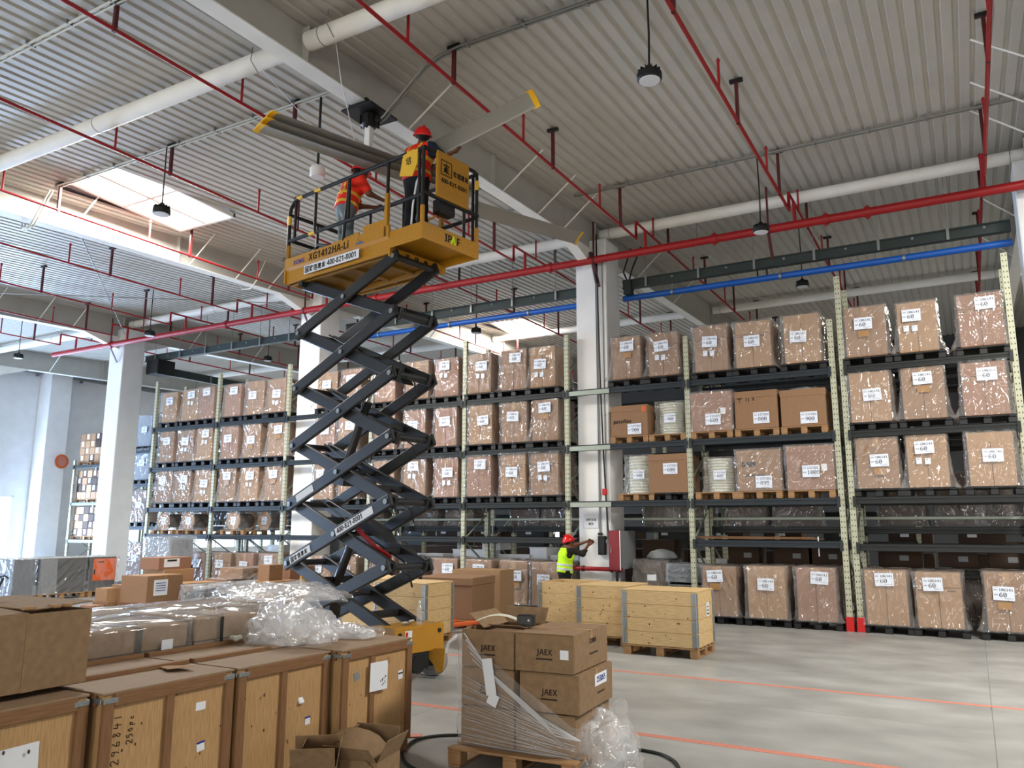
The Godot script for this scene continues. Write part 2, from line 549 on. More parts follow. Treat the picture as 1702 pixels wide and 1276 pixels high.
func window(i: int, T: Transform3D, w: float, h: float, pane_m: Material, nx: int, ny: int) -> void:
	# glazed opening in the plane z = 0 of T, looking along +z, centred
	var o := Node3D.new()
	o.name = "window_%d" % i
	add_child(o)
	o.set_meta("kind", "structure")
	o.transform = T
	var fr := S()
	for sg in [-1.0, 1.0]:
		box(fr, Vector3(sg * (w / 2 - 0.03), 0, 0), Vector3(0.06, h, 0.1), 0.005)
		box(fr, Vector3(0, sg * (h / 2 - 0.03), 0), Vector3(w, 0.06, 0.1), 0.005)
	for k in range(1, nx):
		box(fr, Vector3(-w / 2 + w * k / nx, 0, 0), Vector3(0.04, h, 0.07), 0.004)
	for k in range(1, ny):
		box(fr, Vector3(0, -h / 2 + h * k / ny, 0), Vector3(w, 0.04, 0.07), 0.004)
	part("window_frame", fr.commit(), M.white_steel, o)
	for a in nx:
		for b in ny:
			bpart("pane", Vector3(-w / 2 + w * (a + 0.5) / nx, -h / 2 + h * (b + 0.5) / ny, -0.02), Vector3(w / nx - 0.03, h / ny - 0.03, 0.012), pane_m, o, 0.0)

func shell() -> void:
	# floor: slabs with sawn joints
	var s := S()
	box(s, Vector3((LEFT + RIGHT) / 2, -0.16, (FRONT + BACK) / 2), Vector3(RIGHT - LEFT + 0.6, 0.3, FRONT - BACK + 0.6))
	var fl := structure("floor", s, M.joint)
	var nx := 11
	var nz := 12
	for i in nx:
		for k in nz:
			var w := (RIGHT - LEFT) / nx
			var d := (FRONT - BACK) / nz
			bpart("slab", Vector3(LEFT + w * (i + 0.5), -0.01, BACK + d * (k + 0.5)), Vector3(w - 0.007, 0.02, d - 0.007), M.concrete, fl, 0.004)
	for ln in [[-22.0, 2.0, -7.27, 0.1], [-22.0, 2.0, -10.2, 0.09]]:
		var piece := 0.0
		for k in 4:
			var x0: float = lerpf(ln[0], ln[1], k / 4.0)
			var x1: float = lerpf(ln[0], ln[1], (k + 1) / 4.0) - 0.004
			bpart("painted_line", Vector3((x0 + x1) / 2, 0.0008, ln[2]), Vector3(x1 - x0, 0.0016, ln[3]), M.line_orange, fl, 0.0)
	# ceiling: trapezoid sheet whose troughs run with the slope, holes for the skylights
	s = S()
	var pitch := 0.2095
	var x := LEFT - 0.2
	var prof := [[0.0, 0.0], [0.125, 0.0], [0.147, 0.03], [0.188, 0.03], [0.2095, 0.0]]
	while x < RIGHT + 0.2:
		var spans := [[FRONT + 0.2, BACK - 0.2]]
		for sx in SKY_X:
			if absf(x + 0.1 - sx) < 0.9 + 0.02:
				spans = [[FRONT + 0.2, -9.92 + 1.45], [-9.92 - 1.45, -26.0 + 1.45], [-26.0 - 1.45, BACK - 0.2]]
		for sp in spans:
			for i in 4:
				var a = prof[i]
				var b = prof[i + 1]
				quad(s, Vector3(x + a[0], cy(sp[0]) + a[1], sp[0]), Vector3(x + b[0], cy(sp[0]) + b[1], sp[0]), Vector3(x + b[0], cy(sp[1]) + b[1], sp[1]), Vector3(x + a[0], cy(sp[1]) + a[1], sp[1]), Vector3(0, -1, 0))
		x += pitch
	var ce := structure("ceiling", s, M.ceiling_sheet)
	# roof build-up above the sheet, open over the skylights
	s = S()
	var zs := [FRONT + 0.3, -9.92 + 1.45, -9.92 - 1.45, -26.0 + 1.45, -26.0 - 1.45, BACK - 0.3]
	for k in zs.size() - 1:
		var xs := [LEFT - 0.3, RIGHT + 0.3]
		if k % 2 == 1:
			xs = [LEFT - 0.3]
			for sx in SKY_X: xs.append_array([sx - 0.9, sx + 0.9])
			xs.append(RIGHT + 0.3)
		for j in range(0, xs.size(), 2):
			var mz: float = (zs[k] + zs[k + 1]) / 2
			box(s, Vector3((xs[j] + xs[j + 1]) / 2, cy(mz) + 0.19, mz), Vector3(xs[j + 1] - xs[j], 0.2, (zs[k] - zs[k + 1]) * 1.002), 0.0, Basis(Vector3.RIGHT, atan(0.05)))
	part("roof_deck", s.commit(), M.grey_wall, ce)
	var n := 1
	for z in SKY_Z:
		for sx in SKY_X:
			window(n, Transform3D(Basis(Vector3.RIGHT, PI / 2) * Basis(Vector3.RIGHT, -atan(0.05)), Vector3(sx, cy(z) + 0.06, z)), 1.8, 2.9, M.skylight_pane, 2, 2)
			n += 1
	# walls
	var top := 10.2
	wall("wall_back", Vector2(LEFT, BACK - 0.15), Vector2(RIGHT, BACK - 0.15), top, BACK_X.map(func(q): return [q - 1.35 - LEFT, q + 1.35 - LEFT, 1.25, 1.85]), M.dark_wall)
	for q in BACK_X:
		window(n, Transform3D(Basis(), Vector3(q, 1.55, BACK - 0.05)), 2.7, 0.6, M.window_pane, 6, 1); n += 1
	wall("wall_front", Vector2(RIGHT, FRONT + 0.15), Vector2(LEFT, FRONT + 0.15), top, DOOR_X.map(func(q): return [RIGHT - q - 2.15, RIGHT - q + 2.15, 0.2, 5.2]), M.white_wall)
	for q in DOOR_X:
		window(n, Transform3D(Basis(Vector3.UP, PI), Vector3(q, 2.7, FRONT + 0.05)), 4.3, 5.0, M.window_pane, 4, 4); n += 1
	wall("wall_left", Vector2(LEFT - 0.15, FRONT), Vector2(LEFT - 0.15, BACK), top, LEFT_WIN.map(func(w): return [FRONT - w[1], FRONT - w[0], w[2], w[3]]), M.white_wall)
	for w in LEFT_WIN:
		window(n, Transform3D(Basis(Vector3.UP, PI / 2), Vector3(LEFT - 0.05, (w[2] + w[3]) / 2, (w[0] + w[1]) / 2)), w[1] - w[0], w[3] - w[2], M.window_pane, 2 if w[0] > -20 else 8, 2 if w[0] > -20 else 1); n += 1
	wall("wall_right", Vector2(RIGHT + 0.15, BACK), Vector2(RIGHT + 0.15, FRONT), top, [], M.white_wall)
	# wall post and cable tray on the left wall
	var post := thing("wall_post", "broad white wall post on the far left wall beside the bright window", "column", Vector3(LEFT + 0.45, 0, -20.15))
	bpart("shaft", Vector3(0, 4.4, 0), Vector3(0.85, 8.8, 0.95), M.white_wall, post, 0.02)
	var ring := thing("life_ring", "small orange round sign hung on the left wall post", "sign", Vector3(LEFT + 0.93, 4.6, -20.45), PI / 2)
	var ls := S()
	lathe(ls, [Vector2(0.22, -0.02), Vector2(0.3, -0.02), Vector2(0.3, 0.02), Vector2(0.22, 0.02)], 20, Transform3D(Basis(Vector3.RIGHT, PI / 2), Vector3.ZERO))
	part("ring", ls.commit(), M.orange, ring)
	ls = S()
	lathe(ls, [Vector2(0.0, -0.015), Vector2(0.22, -0.015), Vector2(0.22, 0.012), Vector2(0.0, 0.012)], 20, Transform3D(Basis(Vector3.RIGHT, PI / 2), Vector3.ZERO))
	part("face", ls.commit(), M.line_orange, ring)
	var tray := thing("cable_tray", "long grey cable tray fixed along the far left wall", "cable tray", Vector3(LEFT, 8.45, 0))
	bpart("tray", Vector3(0.14, 0.02, -21.0), Vector3(0.26, 0.16, 24.0), M.grey_plastic, tray, 0.01)
	for k in 12:
		bpart("bracket", Vector3(0.1, -0.12, -9.5 - k * 2.0), Vector3(0.2, 0.1, 0.05), M.grey_plastic, tray)

const COL_X := [-33.65, -24.95, -16.2, -7.55, 1.17, 9.9]

func overhead() -> void:
	# columns of the rack line; x is the left face
	var names := ["leftmost white concrete column, far left behind the dark cabinets", "second white column from the left, left of the racks", "white column standing in the racks behind the scissor lift", "white column with red hydrant cabinet beside the lime-vested worker", "white column cut by the right edge of the photo", "white column right of the photo"]
	for i in range(1, 5):
		var c := thing("column", names[i], "column", Vector3(COL_X[i] + 0.38, 0, -16.64))
		bpart("shaft", Vector3(0, 4.2, 0), Vector3(0.76, 8.4, 0.78), M.white_wall, c, 0.02)
		bpart("base_plinth", Vector3(0, 0.05, 0), Vector3(0.84, 0.1, 0.86), M.grey_wall, c, 0.01)
	# girders along z
	for i in range(0, 5):
		var gx: float = -7.2 + (i - 3) * 8.7
		var g := thing("roof_girder", ["pale steel roof girder over the far left columns", "pale steel roof girder left of the bright skylight girder", "pale steel roof girder lit by the bright skylight", "grey steel roof girder above the ceiling fan and scissor lift", "pale steel roof girder over the right edge column"][i], "girder")
		var s := S()
		var fy := func(z): return 7.63 - 0.03 * z
		var z0 := FRONT
		var z1 := BACK
		# web
		for k in 2:
			pass
		var P := [Vector3(gx, fy.call(z0), z0), Vector3(gx, fy.call(z1), z1), Vector3(gx, cy(z1) + 0.02, z1), Vector3(gx, cy(z0) + 0.02, z0)]
		for sg in [-1.0, 1.0]:
			var o := Vector3(sg * 0.008, 0, 0)
			quad(s, P[0] + o, P[1] + o, P[2] + o, P[3] + o, Vector3(sg, 0, 0))
		quad(s, P[0] - Vector3(.008, 0, 0), P[1] - Vector3(.008, 0, 0), P[1] + Vector3(.008, 0, 0), P[0] + Vector3(.008, 0, 0), Vector3.DOWN)
		part("web", s.commit(), M.grey_steel, g)
		s = S()
		bar(s, Vector3(gx, fy.call(z0), z0), Vector3(gx, fy.call(z1), z1), 0.02, 0.26, Vector3.UP)
		part("bottom_flange", s.commit(), M.white_steel, g)
		for z in [6.5, 2.65, -2.0, -7.0, -11.8, -16.4, -21.4, -26.3]:
			for sg in [-1.0, 1.0]:
				var y0: float = fy.call(z)
				var y1 := cy(z)
				bpart("stiffener", Vector3(gx + sg * 0.065, (y0 + y1) / 2, z), Vector3(0.11, y1 - y0 - 0.01, 0.012), M.grey_steel, g, 0.0)
		# haunch down to the column
		s = S()
		extrude(s, [Vector2(-15.0, 8.07), Vector2(-16.2, 7.72), Vector2(-16.95, 7.72), Vector2(-18.2, 8.16)], 0.24, Transform3D(Basis(Vector3.BACK, Vector3.UP, Vector3.LEFT), Vector3(gx, 0, 0)))
		part("haunch", s.commit(), M.white_steel, g)
		# flange braces up to the purlins, right side and left side
		for z in [-9.2, -12.1, -13.5, -14.6, -19.0, -22.0]:
			for sg in [-1.0, 1.0]:
				s = S()
				tube(s, [Vector3(gx + sg * 0.11, fy.call(z) + 0.02, z), Vector3(gx + sg * 0.95, cy(z) - 0.01, z)], 0.016, 6)
				part("flange_brace", s.commit(), M.white_steel, g)
	# round strut tubes along x, one per bay
	var k := 0
	for z in [2.65, -7.0, -16.65, -26.3]:
		for i in 5:
			var xa: float = -7.2 + (i - 3) * 8.7 + 0.02
			var y: float = cy(z) - 0.24
			var t := thing("strut_tube", ["round white strut tube behind the camera, bay %d", "round white strut tube crossing the near ceiling, bay %d", "round white strut tube over the rack columns, bay %d", "round white strut tube at the far ceiling, bay %d"][k] % (i + 1), "strut")
			t.set_meta("label", ["round white strut tube above and behind the camera, girder bay %s", "round white strut tube crossing the near ceiling, girder bay %s", "round white strut tube along the column heads, girder bay %s", "round white strut tube at the far ceiling, girder bay %s"][k] % ["far left", "left", "centre left over the lift", "right of the fan girder", "far right"][i])
			var s := S()
			tube(s, [Vector3(xa + 0.1, y, z), Vector3(xa + 8.6, y, z)], 0.125, 16)
			part("tube", s.commit(), M.white_steel, t)
			for q in [xa + 0.35, xa + 8.35, xa + 4.3]:
				s = S()
				tube(s, [Vector3(q - 0.006, y, z), Vector3(q + 0.006, y, z)], 0.129, 16)
				part("clamp_band", s.commit(), M.conduit, t)
			for q in [xa + 0.05, xa + 8.65]:
				bpart("gusset", Vector3(q, y, z), Vector3(0.09, 0.32, 0.014), M.grey_steel, t, 0.003)
		k += 1
	sprinklers()
	rods()
	lamps()

func sprinklers() -> void:
	# the red main along the columns
	var main := thing("sprinkler_main", "thick red sprinkler main pipe running in front of the column heads", "pipe")
	var ym := 7.79
	var zm := -15.93
	var s := S()
	tube(s, [Vector3(-27.7, ym, zm), Vector3(12.0, ym, zm)], 0.085, 14)
	part("pipe", s.commit(), M.red_pipe, main)
	for x in [-24.4, -18.9, -13.2, -8.05, -4.2, -2.0, -1.25, 3.0]:
		s = S()
		tube(s, [Vector3(x - 0.05, ym, zm), Vector3(x + 0.05, ym, zm)], 0.105, 14)
		for sg in [-1, 1]:
			box(s, Vector3(x, ym + sg * 0.115, zm), Vector3(0.05, 0.04, 0.05), 0.005)
		part("coupling", s.commit(), M.red_pipe, main)
	for x in [-24.45, -15.75, -6.95, -3.1]:
		s = S()
		tube(s, [Vector3(x - 0.02, ym, zm), Vector3(x + 0.02, ym, zm)], 0.1, 14)
		bar(s, Vector3(x, ym - 0.09, zm), Vector3(x, ym - 0.55, zm - 0.28), 0.06, 0.02, Vector3.RIGHT)
		bar(s, Vector3(x, ym + 0.09, zm), Vector3(x, 8.7, zm), 0.04, 0.015, Vector3.RIGHT)
		part("hanger", s.commit(), M.dark_red, main)
	var X := [0.69, -2.58, -5.72, -8.72, -11.65, -14.95, -17.85, -20.75, -23.6, -26.4]
	var nm := ["rightmost", "second from the right", "third from the right", "fourth from the right", "fifth from the right", "sixth from the right", "seventh from the right", "eighth from the right", "ninth from the right", "leftmost"]
	var yb := 7.9
	var yt := 8.27
	for i in X.size():
		var x: float = X[i]
		for far in [false, true]:
			var b := thing("sprinkler_branch", "thin red sprinkler branch pipe %s, %s of main" % [nm[i], "far side" if far else "near side"], "pipe", Vector3.ZERO, 0.0)
			s = S()
			var y := yt if far else yb
			if far:
				tube(s, [Vector3(x, yt, zm + 0.55), Vector3(x, yt, BACK + 3.0)], 0.027, 8)
				tube(s, [Vector3(x, ym + 0.05, zm), Vector3(x, yt, zm)], 0.035, 8)
			else:
				tube(s, [Vector3(x, yb, FRONT - 4.0), Vector3(x, yb, zm + 0.55), Vector3(x, yt, zm + 0.55)], 0.03, 8)
			part("pipe", s.commit(), M.red_pipe, b)
			var z := (zm - 1.6) if far else (zm + 1.43)
			var n := 0
			while z < 4.0 and z > BACK + 4.0 and n < 7:
				# hanger bar with its plate on the sheet
				s = S()
				bar(s, Vector3(x, y - 0.03, z), Vector3(x, cy(z) - 0.03, z), 0.05, 0.045, Vector3.RIGHT)
				part("hanger", s.commit(), M.dark_red, b)
				bpart("hanger_plate", Vector3(x, cy(z) - 0.03, z), Vector3(0.2, 0.05, 0.07), M.black, b)
				# upright sprinkler head
				var zh := z + 1.05
				s = S()
				tube(s, [Vector3(x, y, zh), Vector3(x, y + 0.42, zh)], 0.02, 6)
				lathe(s, [Vector2(0.02, y + 0.42), Vector2(0.034, y + 0.44), Vector2(0.02, y + 0.47), Vector2(0.0, y + 0.5)], 6, Transform3D(Basis(), Vector3(x, 0, zh)))
				part("sprinkler_head", s.commit(), M.red_pipe, b)
				z += -3.05 if far else 3.05
				n += 1

func rods() -> void:
	# blue pipe and dark busway hung over the racks
	for seg in [[-24.3, -16.3, "left of the middle column"], [-15.3, -7.6, "between the lift and the hydrant column"], [-6.75, 1.1, "right of the hydrant column"]]:
		var s := S()
		if seg[0] > -20:
			var p := thing("blue_pipe", "bright blue pipe hung over the racks, %s" % seg[2], "pipe")
			tube(s, [Vector3(seg[0], 7.17, -17.2), Vector3(seg[1], 7.17, -17.2)], 0.07, 12)
			part("pipe", s.commit(), M.blue_pipe, p)
			s = S()
			var x: float = seg[0] + 1.2
			while x < seg[1]:
				tube(s, [Vector3(x - 0.025, 7.17, -17.2), Vector3(x + 0.025, 7.17, -17.2)], 0.085, 12)
				bar(s, Vector3(x, 7.2, -17.2), Vector3(x, 7.385, -17.2), 0.012, 0.012, Vector3.RIGHT)
				x += 2.4
			part("hanger", s.commit(), M.galvanized, p)
		var b := thing("busway", "dark grey green busbar trunking hung above the racks, %s" % seg[2], "cable tray")
		s = S()
		for sg in [-1.0, 1.0]:
			box(s, Vector3((seg[0] + seg[1]) / 2, 7.5 + sg * 0.095, -17.2), Vector3(seg[1] - seg[0], 0.03, 0.16), 0.004)
		box(s, Vector3((seg[0] + seg[1]) / 2, 7.5, -17.2), Vector3(seg[1] - seg[0], 0.2, 0.1), 0.004)
		part("trunking", s.commit(), M.busway, b)
		var xx: float = seg[0] + 0.6
		var j := 0
		while xx < seg[1]:
			s = S()
			if j % 2 == 0:
				bar(s, Vector3(xx, 7.38, -17.1), Vector3(xx, 7.62, -17.1), 0.05, 0.03, Vector3.RIGHT)
				bar(s, Vector3(xx, 7.6, -17.1), Vector3(xx, 8.88, -17.1), 0.01, 0.01, Vector3.RIGHT)
				part("hanger", s.commit(), M.galvanized, b)
			else:
				box(s, Vector3(xx, 7.53, -17.135), Vector3(0.05, 0.05, 0.03), 0.006)
				part("bolt_plate", s.commit(), M.grey_plastic, b)
			xx += 0.62
			j += 1
	var feed := thing("busway_feed", "busway end feed box with cables beside the hydrant column head", "cable tray", Vector3(-6.6, 7.4, -17.15))
	bpart("box", Vector3(0, 0, 0), Vector3(0.18, 0.34, 0.22), M.busway, feed, 0.01)
	for q in [[-0.1, 0.25, 0.1], [0.1, 0.3, 0.35]]:
		var s := S()
		tube(s, [Vector3(0, 0.1, 0), Vector3(q[0], 0.4, 0.05), Vector3(q[2], 0.95, 0.05)], 0.022, 6)
		part("cable", s.commit(), M.black, feed)
	var turn := thing("busway_branch", "dark busway running away beyond the left rack end", "cable tray", Vector3(-23.75, 7.1, -17.4))
	bpart("trunking", Vector3(0, 0, -5.0), Vector3(0.2, 0.26, 10.0), M.busway, turn, 0.01)
	bpart("junction_box", Vector3(0.1, 0.05, 0.1), Vector3(0.6, 0.5, 0.7), M.black, turn, 0.02)
	for k in 4:
		bpart("bolt_plate", Vector3(0.11, 0, -2.0 - k * 2.2), Vector3(0.02, 0.3, 0.06), M.grey_plastic, turn)
	# the red tag box on the blue pipe
	var tag := thing("alarm_box", "small red alarm box hung above the blue pipe", "alarm", Vector3(-3.55, 7.5, -17.3))
	bpart("box", Vector3.ZERO, Vector3(0.36, 0.16, 0.12), M.foot_red, tag, 0.02)
	bpart("leg", Vector3(-0.1, -0.17, 0), Vector3(0.03, 0.2, 0.03), M.black, tag)
	bpart("leg", Vector3(0.1, -0.17, 0), Vector3(0.03, 0.2, 0.03), M.black, tag)

func lamp(x: float, z: float, y: float, label: String) -> void:
	var o := thing("highbay_lamp", label, "lamp", Vector3(x, y, z), 0.0)
	var s := S()
	var top := cy(z) - 0.1 - y
	tube(s, [Vector3(0, 0.2, 0), Vector3(0.012, top * 0.5, 0.01), Vector3(0, top, 0)], 0.013, 6)
	part("cord", s.commit(), M.black, o)
	s = S()
	lathe(s, [Vector2(0.0, -0.0), Vector2(0.135, 0.0), Vector2(0.15, 0.02), Vector2(0.15, 0.085), Vector2(0.1, 0.1), Vector2(0.075, 0.15), Vector2(0.05, 0.17), Vector2(0.03, 0.2), Vector2(0.0, 0.2)], 20)
	for k in 12:
		var a := TAU * k / 12
		box(s, Vector3(cos(a) * 0.1, 0.12, sin(a) * 0.1), Vector3(0.07, 0.05, 0.008), 0.0, Basis(Vector3.UP, -a))
	part("housing", s.commit(), M.black, o)
	s = S()
	lathe(s, [Vector2(0.0, -0.012), Vector2(0.125, -0.006), Vector2(0.13, 0.004)], 20)
	part("lens", s.commit(), M.paper, o)

func conduit(label: String, P: Array, m: Material, twin: bool, clips: Array) -> void:
	var o := thing("conduit", label, "conduit")
	var s := S()
	for k in (2 if twin else 1):
		tube(s, P.map(func(p): return p + Vector3(0, 0, k * 0.06)), 0.017, 8)
	part("pipe", s.commit(), m, o)
	for c in clips:
		bpart("clip", c + Vector3(0, 0.015, 0.03), Vector3(0.03, 0.06, 0.14), M.conduit, o)

func lamps() -> void:
	lamp(-2.92, -8.45, 7.12, "round black high-bay lamp hung nearest, upper right, dark cord")
	lamp(-2.94, -14.43, 7.2, "round black high-bay lamp hung just above the red main, right")
	lamp(-3.03, -19.2, 7.45, "round black high-bay lamp below the blue pipe, right of column")
	lamp(-11.66, -8.3, 7.12, "round black high-bay lamp hung in front of the bright skylight")
	lamp(-12.2, -19.3, 7.45, "round black high-bay lamp beyond the racks near the far skylight")
	lamp(-20.3, -14.4, 7.28, "round black high-bay lamp over the second column from the left")
	lamp(-20.6, -19.2, 7.45, "round black high-bay lamp beyond the left end of the racks")
	lamp(-27.2, -14.5, 7.35, "round black high-bay lamp at the far left of the photo")
	for row in [[-5.33, "nearest"], [-8.42, "over the lift"], [-14.43, "in front of the main pipe"]]:
		var z: float = row[0]
		var y := cy(z) - 0.07
		var clips := []
		for k in 9: clips.append(Vector3(-15.0 + k * 0.9, y, z))
		conduit("twin ceiling conduit crossing %s, left of the fan girder" % row[1], [Vector3(-15.1, y, z), Vector3(-7.45, y, z)], M.white_conduit if z > -14 else M.conduit, true, clips)
		clips = []
		for k in 9: clips.append(Vector3(-5.5 + k * 0.9, y, z))
		if z == -8.42:
			conduit("twin grey conduit bending down to the fan hub from the right", [Vector3(1.3, y, z), Vector3(-5.6, y, z), Vector3(-5.95, y - 0.04, z), Vector3(-6.2, y - 0.12, z), Vector3(-6.95, 7.72, z - 0.05), Vector3(-7.05, 7.68, z - 0.05)], M.conduit, true, clips)
		else:
			conduit("twin ceiling conduit crossing %s, right of the fan girder" % row[1], [Vector3(1.3, y, z), Vector3(-6.7, y, z)], M.conduit, true, clips)
	# loose conduits wrapping under the girders
	conduit("white conduit looping under the fan girder, top of the photo", [Vector3(-7.0, 8.3, -5.0), Vector3(-6.95, 7.9, -5.0), Vector3(-7.05, 7.68, -5.02), Vector3(-7.4, 7.7, -5.05), Vector3(-7.5, 7.85, -5.1)], M.white_conduit, true, [])
	conduit("white conduit looping under the skylight girder, left", [Vector3(-15.2, 8.35, -8.4), Vector3(-15.55, 7.95, -8.4), Vector3(-15.75, 7.72, -8.4), Vector3(-16.15, 7.72, -8.45), Vector3(-16.25, 7.9, -8.5)], M.white_conduit, true, [])
	conduit("white conduit looping under the skylight girder, beside the platform", [Vector3(-15.3, 8.6, -14.0), Vector3(-15.6, 8.1, -14.0), Vector3(-15.8, 7.92, -14.0), Vector3(-16.1, 7.95, -14.0), Vector3(-16.2, 8.1, -14.0)], M.white_conduit, false, [])
	# grey roof bracing rods
	var s := S()
	var br := thing("roof_bracing", "thin grey bracing rods crossing the ceiling bay at far left", "bracing")
	tube(s, [Vector3(-24.4, 8.0, -9.5), Vector3(-16.1, 8.15, -16.4)], 0.014, 6)
	tube(s, [Vector3(-16.1, 8.1, -9.5), Vector3(-24.4, 8.2, -16.4)], 0.014, 6)
	part("rod", s.commit(), M.conduit, br)
	for q in [Vector3(-24.4, 8.0, -9.5), Vector3(-16.1, 8.15, -16.4), Vector3(-16.1, 8.1, -9.5), Vector3(-24.4, 8.2, -16.4)]:
		bpart("end_plate", q, Vector3(0.1, 0.12, 0.12), M.grey_steel, br, 0.01)
	# slack cords hanging at the fan
	for q in [["thin white cord hanging from the strut tube right of the fan", [Vector3(-6.6, 8.15, -6.95), Vector3(-6.95, 7.8, -7.5), Vector3(-7.15, 7.2, -8.05)]], ["thin white cord hanging from the strut tube left of the fan", [Vector3(-7.95, 8.05, -6.95), Vector3(-8.0, 7.85, -7.6), Vector3(-8.1, 7.7, -8.35)]]]:
		var c := thing("cord", q[0], "cord")
		s = S()
		tube(s, q[1], 0.006, 5)
		part("strand", s.commit(), M.paper, c)
		s = S()
		var top: Vector3 = q[1][0]
		tube(s, [top + Vector3(0, 0.2, 0.12), top + Vector3(0, 0.0, 0.14), top + Vector3(0, -0.12, 0.0)], 0.008, 5)
		part("sling", s.commit(), M.conduit, c)

# ---------------------------------------------------------------- racks
const ZF := -15.99
const LEV := [2.40, 3.62, 4.85]
const UP_A := [-21.97, -19.12, -16.29, -13.3, -10.43, -7.70]
const UP_B := [-7.70, -4.93, -2.08]
const UP_C := [-1.9, 0.87]

func upright_mesh(h: float) -> Mesh:
	# post 0.1 wide, 0.09 deep, its faces printed with the punched slots (0.1 m pitch)
	var s := S()
	var w := 0.05
	var P := [Vector3(-w, 0, 0.045), Vector3(w, 0, 0.045), Vector3(w, 0, -0.045), Vector3(-w, 0, -0.045)]
	for i in 4:
		var a: Vector3 = P[i]
		var b: Vector3 = P[(i + 1) % 4]
		uquad(s, a, b - a, Vector3(0, h, 0), Rect2(0, 0, 1, h / 0.1))
	quad(s, P[0] + Vector3(0, h, 0), P[1] + Vector3(0, h, 0), P[2] + Vector3(0, h, 0), P[3] + Vector3(0, h, 0), Vector3.UP)
	return s.commit()

func frame(rack: Node3D, x: float, h: float, z0: float, z1: float) -> void:
	# two posts with lacing
	part("upright", upright_mesh(h), M.upright, rack, Transform3D(Basis(), Vector3(x, 0, z0)))
	part("upright", upright_mesh(h), M.upright, rack, Transform3D(Basis(), Vector3(x, 0, z1)))
	var s := S()
	var y := 0.3
	var k := 0
	while y + 0.62 < h:
		var a := z0 if k % 2 == 0 else z1
		var b := z1 if k % 2 == 0 else z0
		bar(s, Vector3(x, y, a), Vector3(x, y + 0.62, b), 0.03, 0.03, Vector3.RIGHT)
		y += 0.62
		k += 1
	bar(s, Vector3(x, 0.3, z0), Vector3(x, 0.3, z1), 0.03, 0.03, Vector3.RIGHT)
	part("lacing", s.commit(), M.upright_plain, rack)
	for z in [z0, z1]:
		bpart("foot_plate", Vector3(x, 0.005, z), Vector3(0.14, 0.01, 0.14), M.galvanized, rack)

func beam(rack: Node3D, x0: float, x1: float, y: float, z: float, m: Material) -> void:
	# stepped box beam with end connectors
	var L := x1 - x0 - 0.1
	var key := "beam %.3f" % L
	if not box_cache.has(key):
		var s := S()
		extrude(s, [Vector2(-0.06, 0.0), Vector2(-0.06, 0.02), Vector2(0.02, 0.02), Vector2(0.028, 0.012), Vector2(0.028, -0.022), Vector2(0.02, -0.03), Vector2(0.02, -0.05), Vector2(0.028, -0.058), Vector2(0.028, -0.1), Vector2(0.02, -0.11), Vector2(-0.02, -0.11), Vector2(-0.02, 0.0)].map(func(v): return Vector2(-v.x, v.y)), L, Transform3D(Basis(Vector3.BACK * -1.0, Vector3.UP, Vector3.RIGHT), Vector3.ZERO))
		for sg in [-1.0, 1.0]:
			box(s, Vector3(sg * (L / 2 + 0.0), -0.06, 0.045), Vector3(0.06, 0.2, 0.012), 0.002)
		box_cache[key] = s.commit()
	part("beam", box_cache[key], m, rack, Transform3D(Basis(), Vector3((x0 + x1) / 2, y - 0.02, z)))

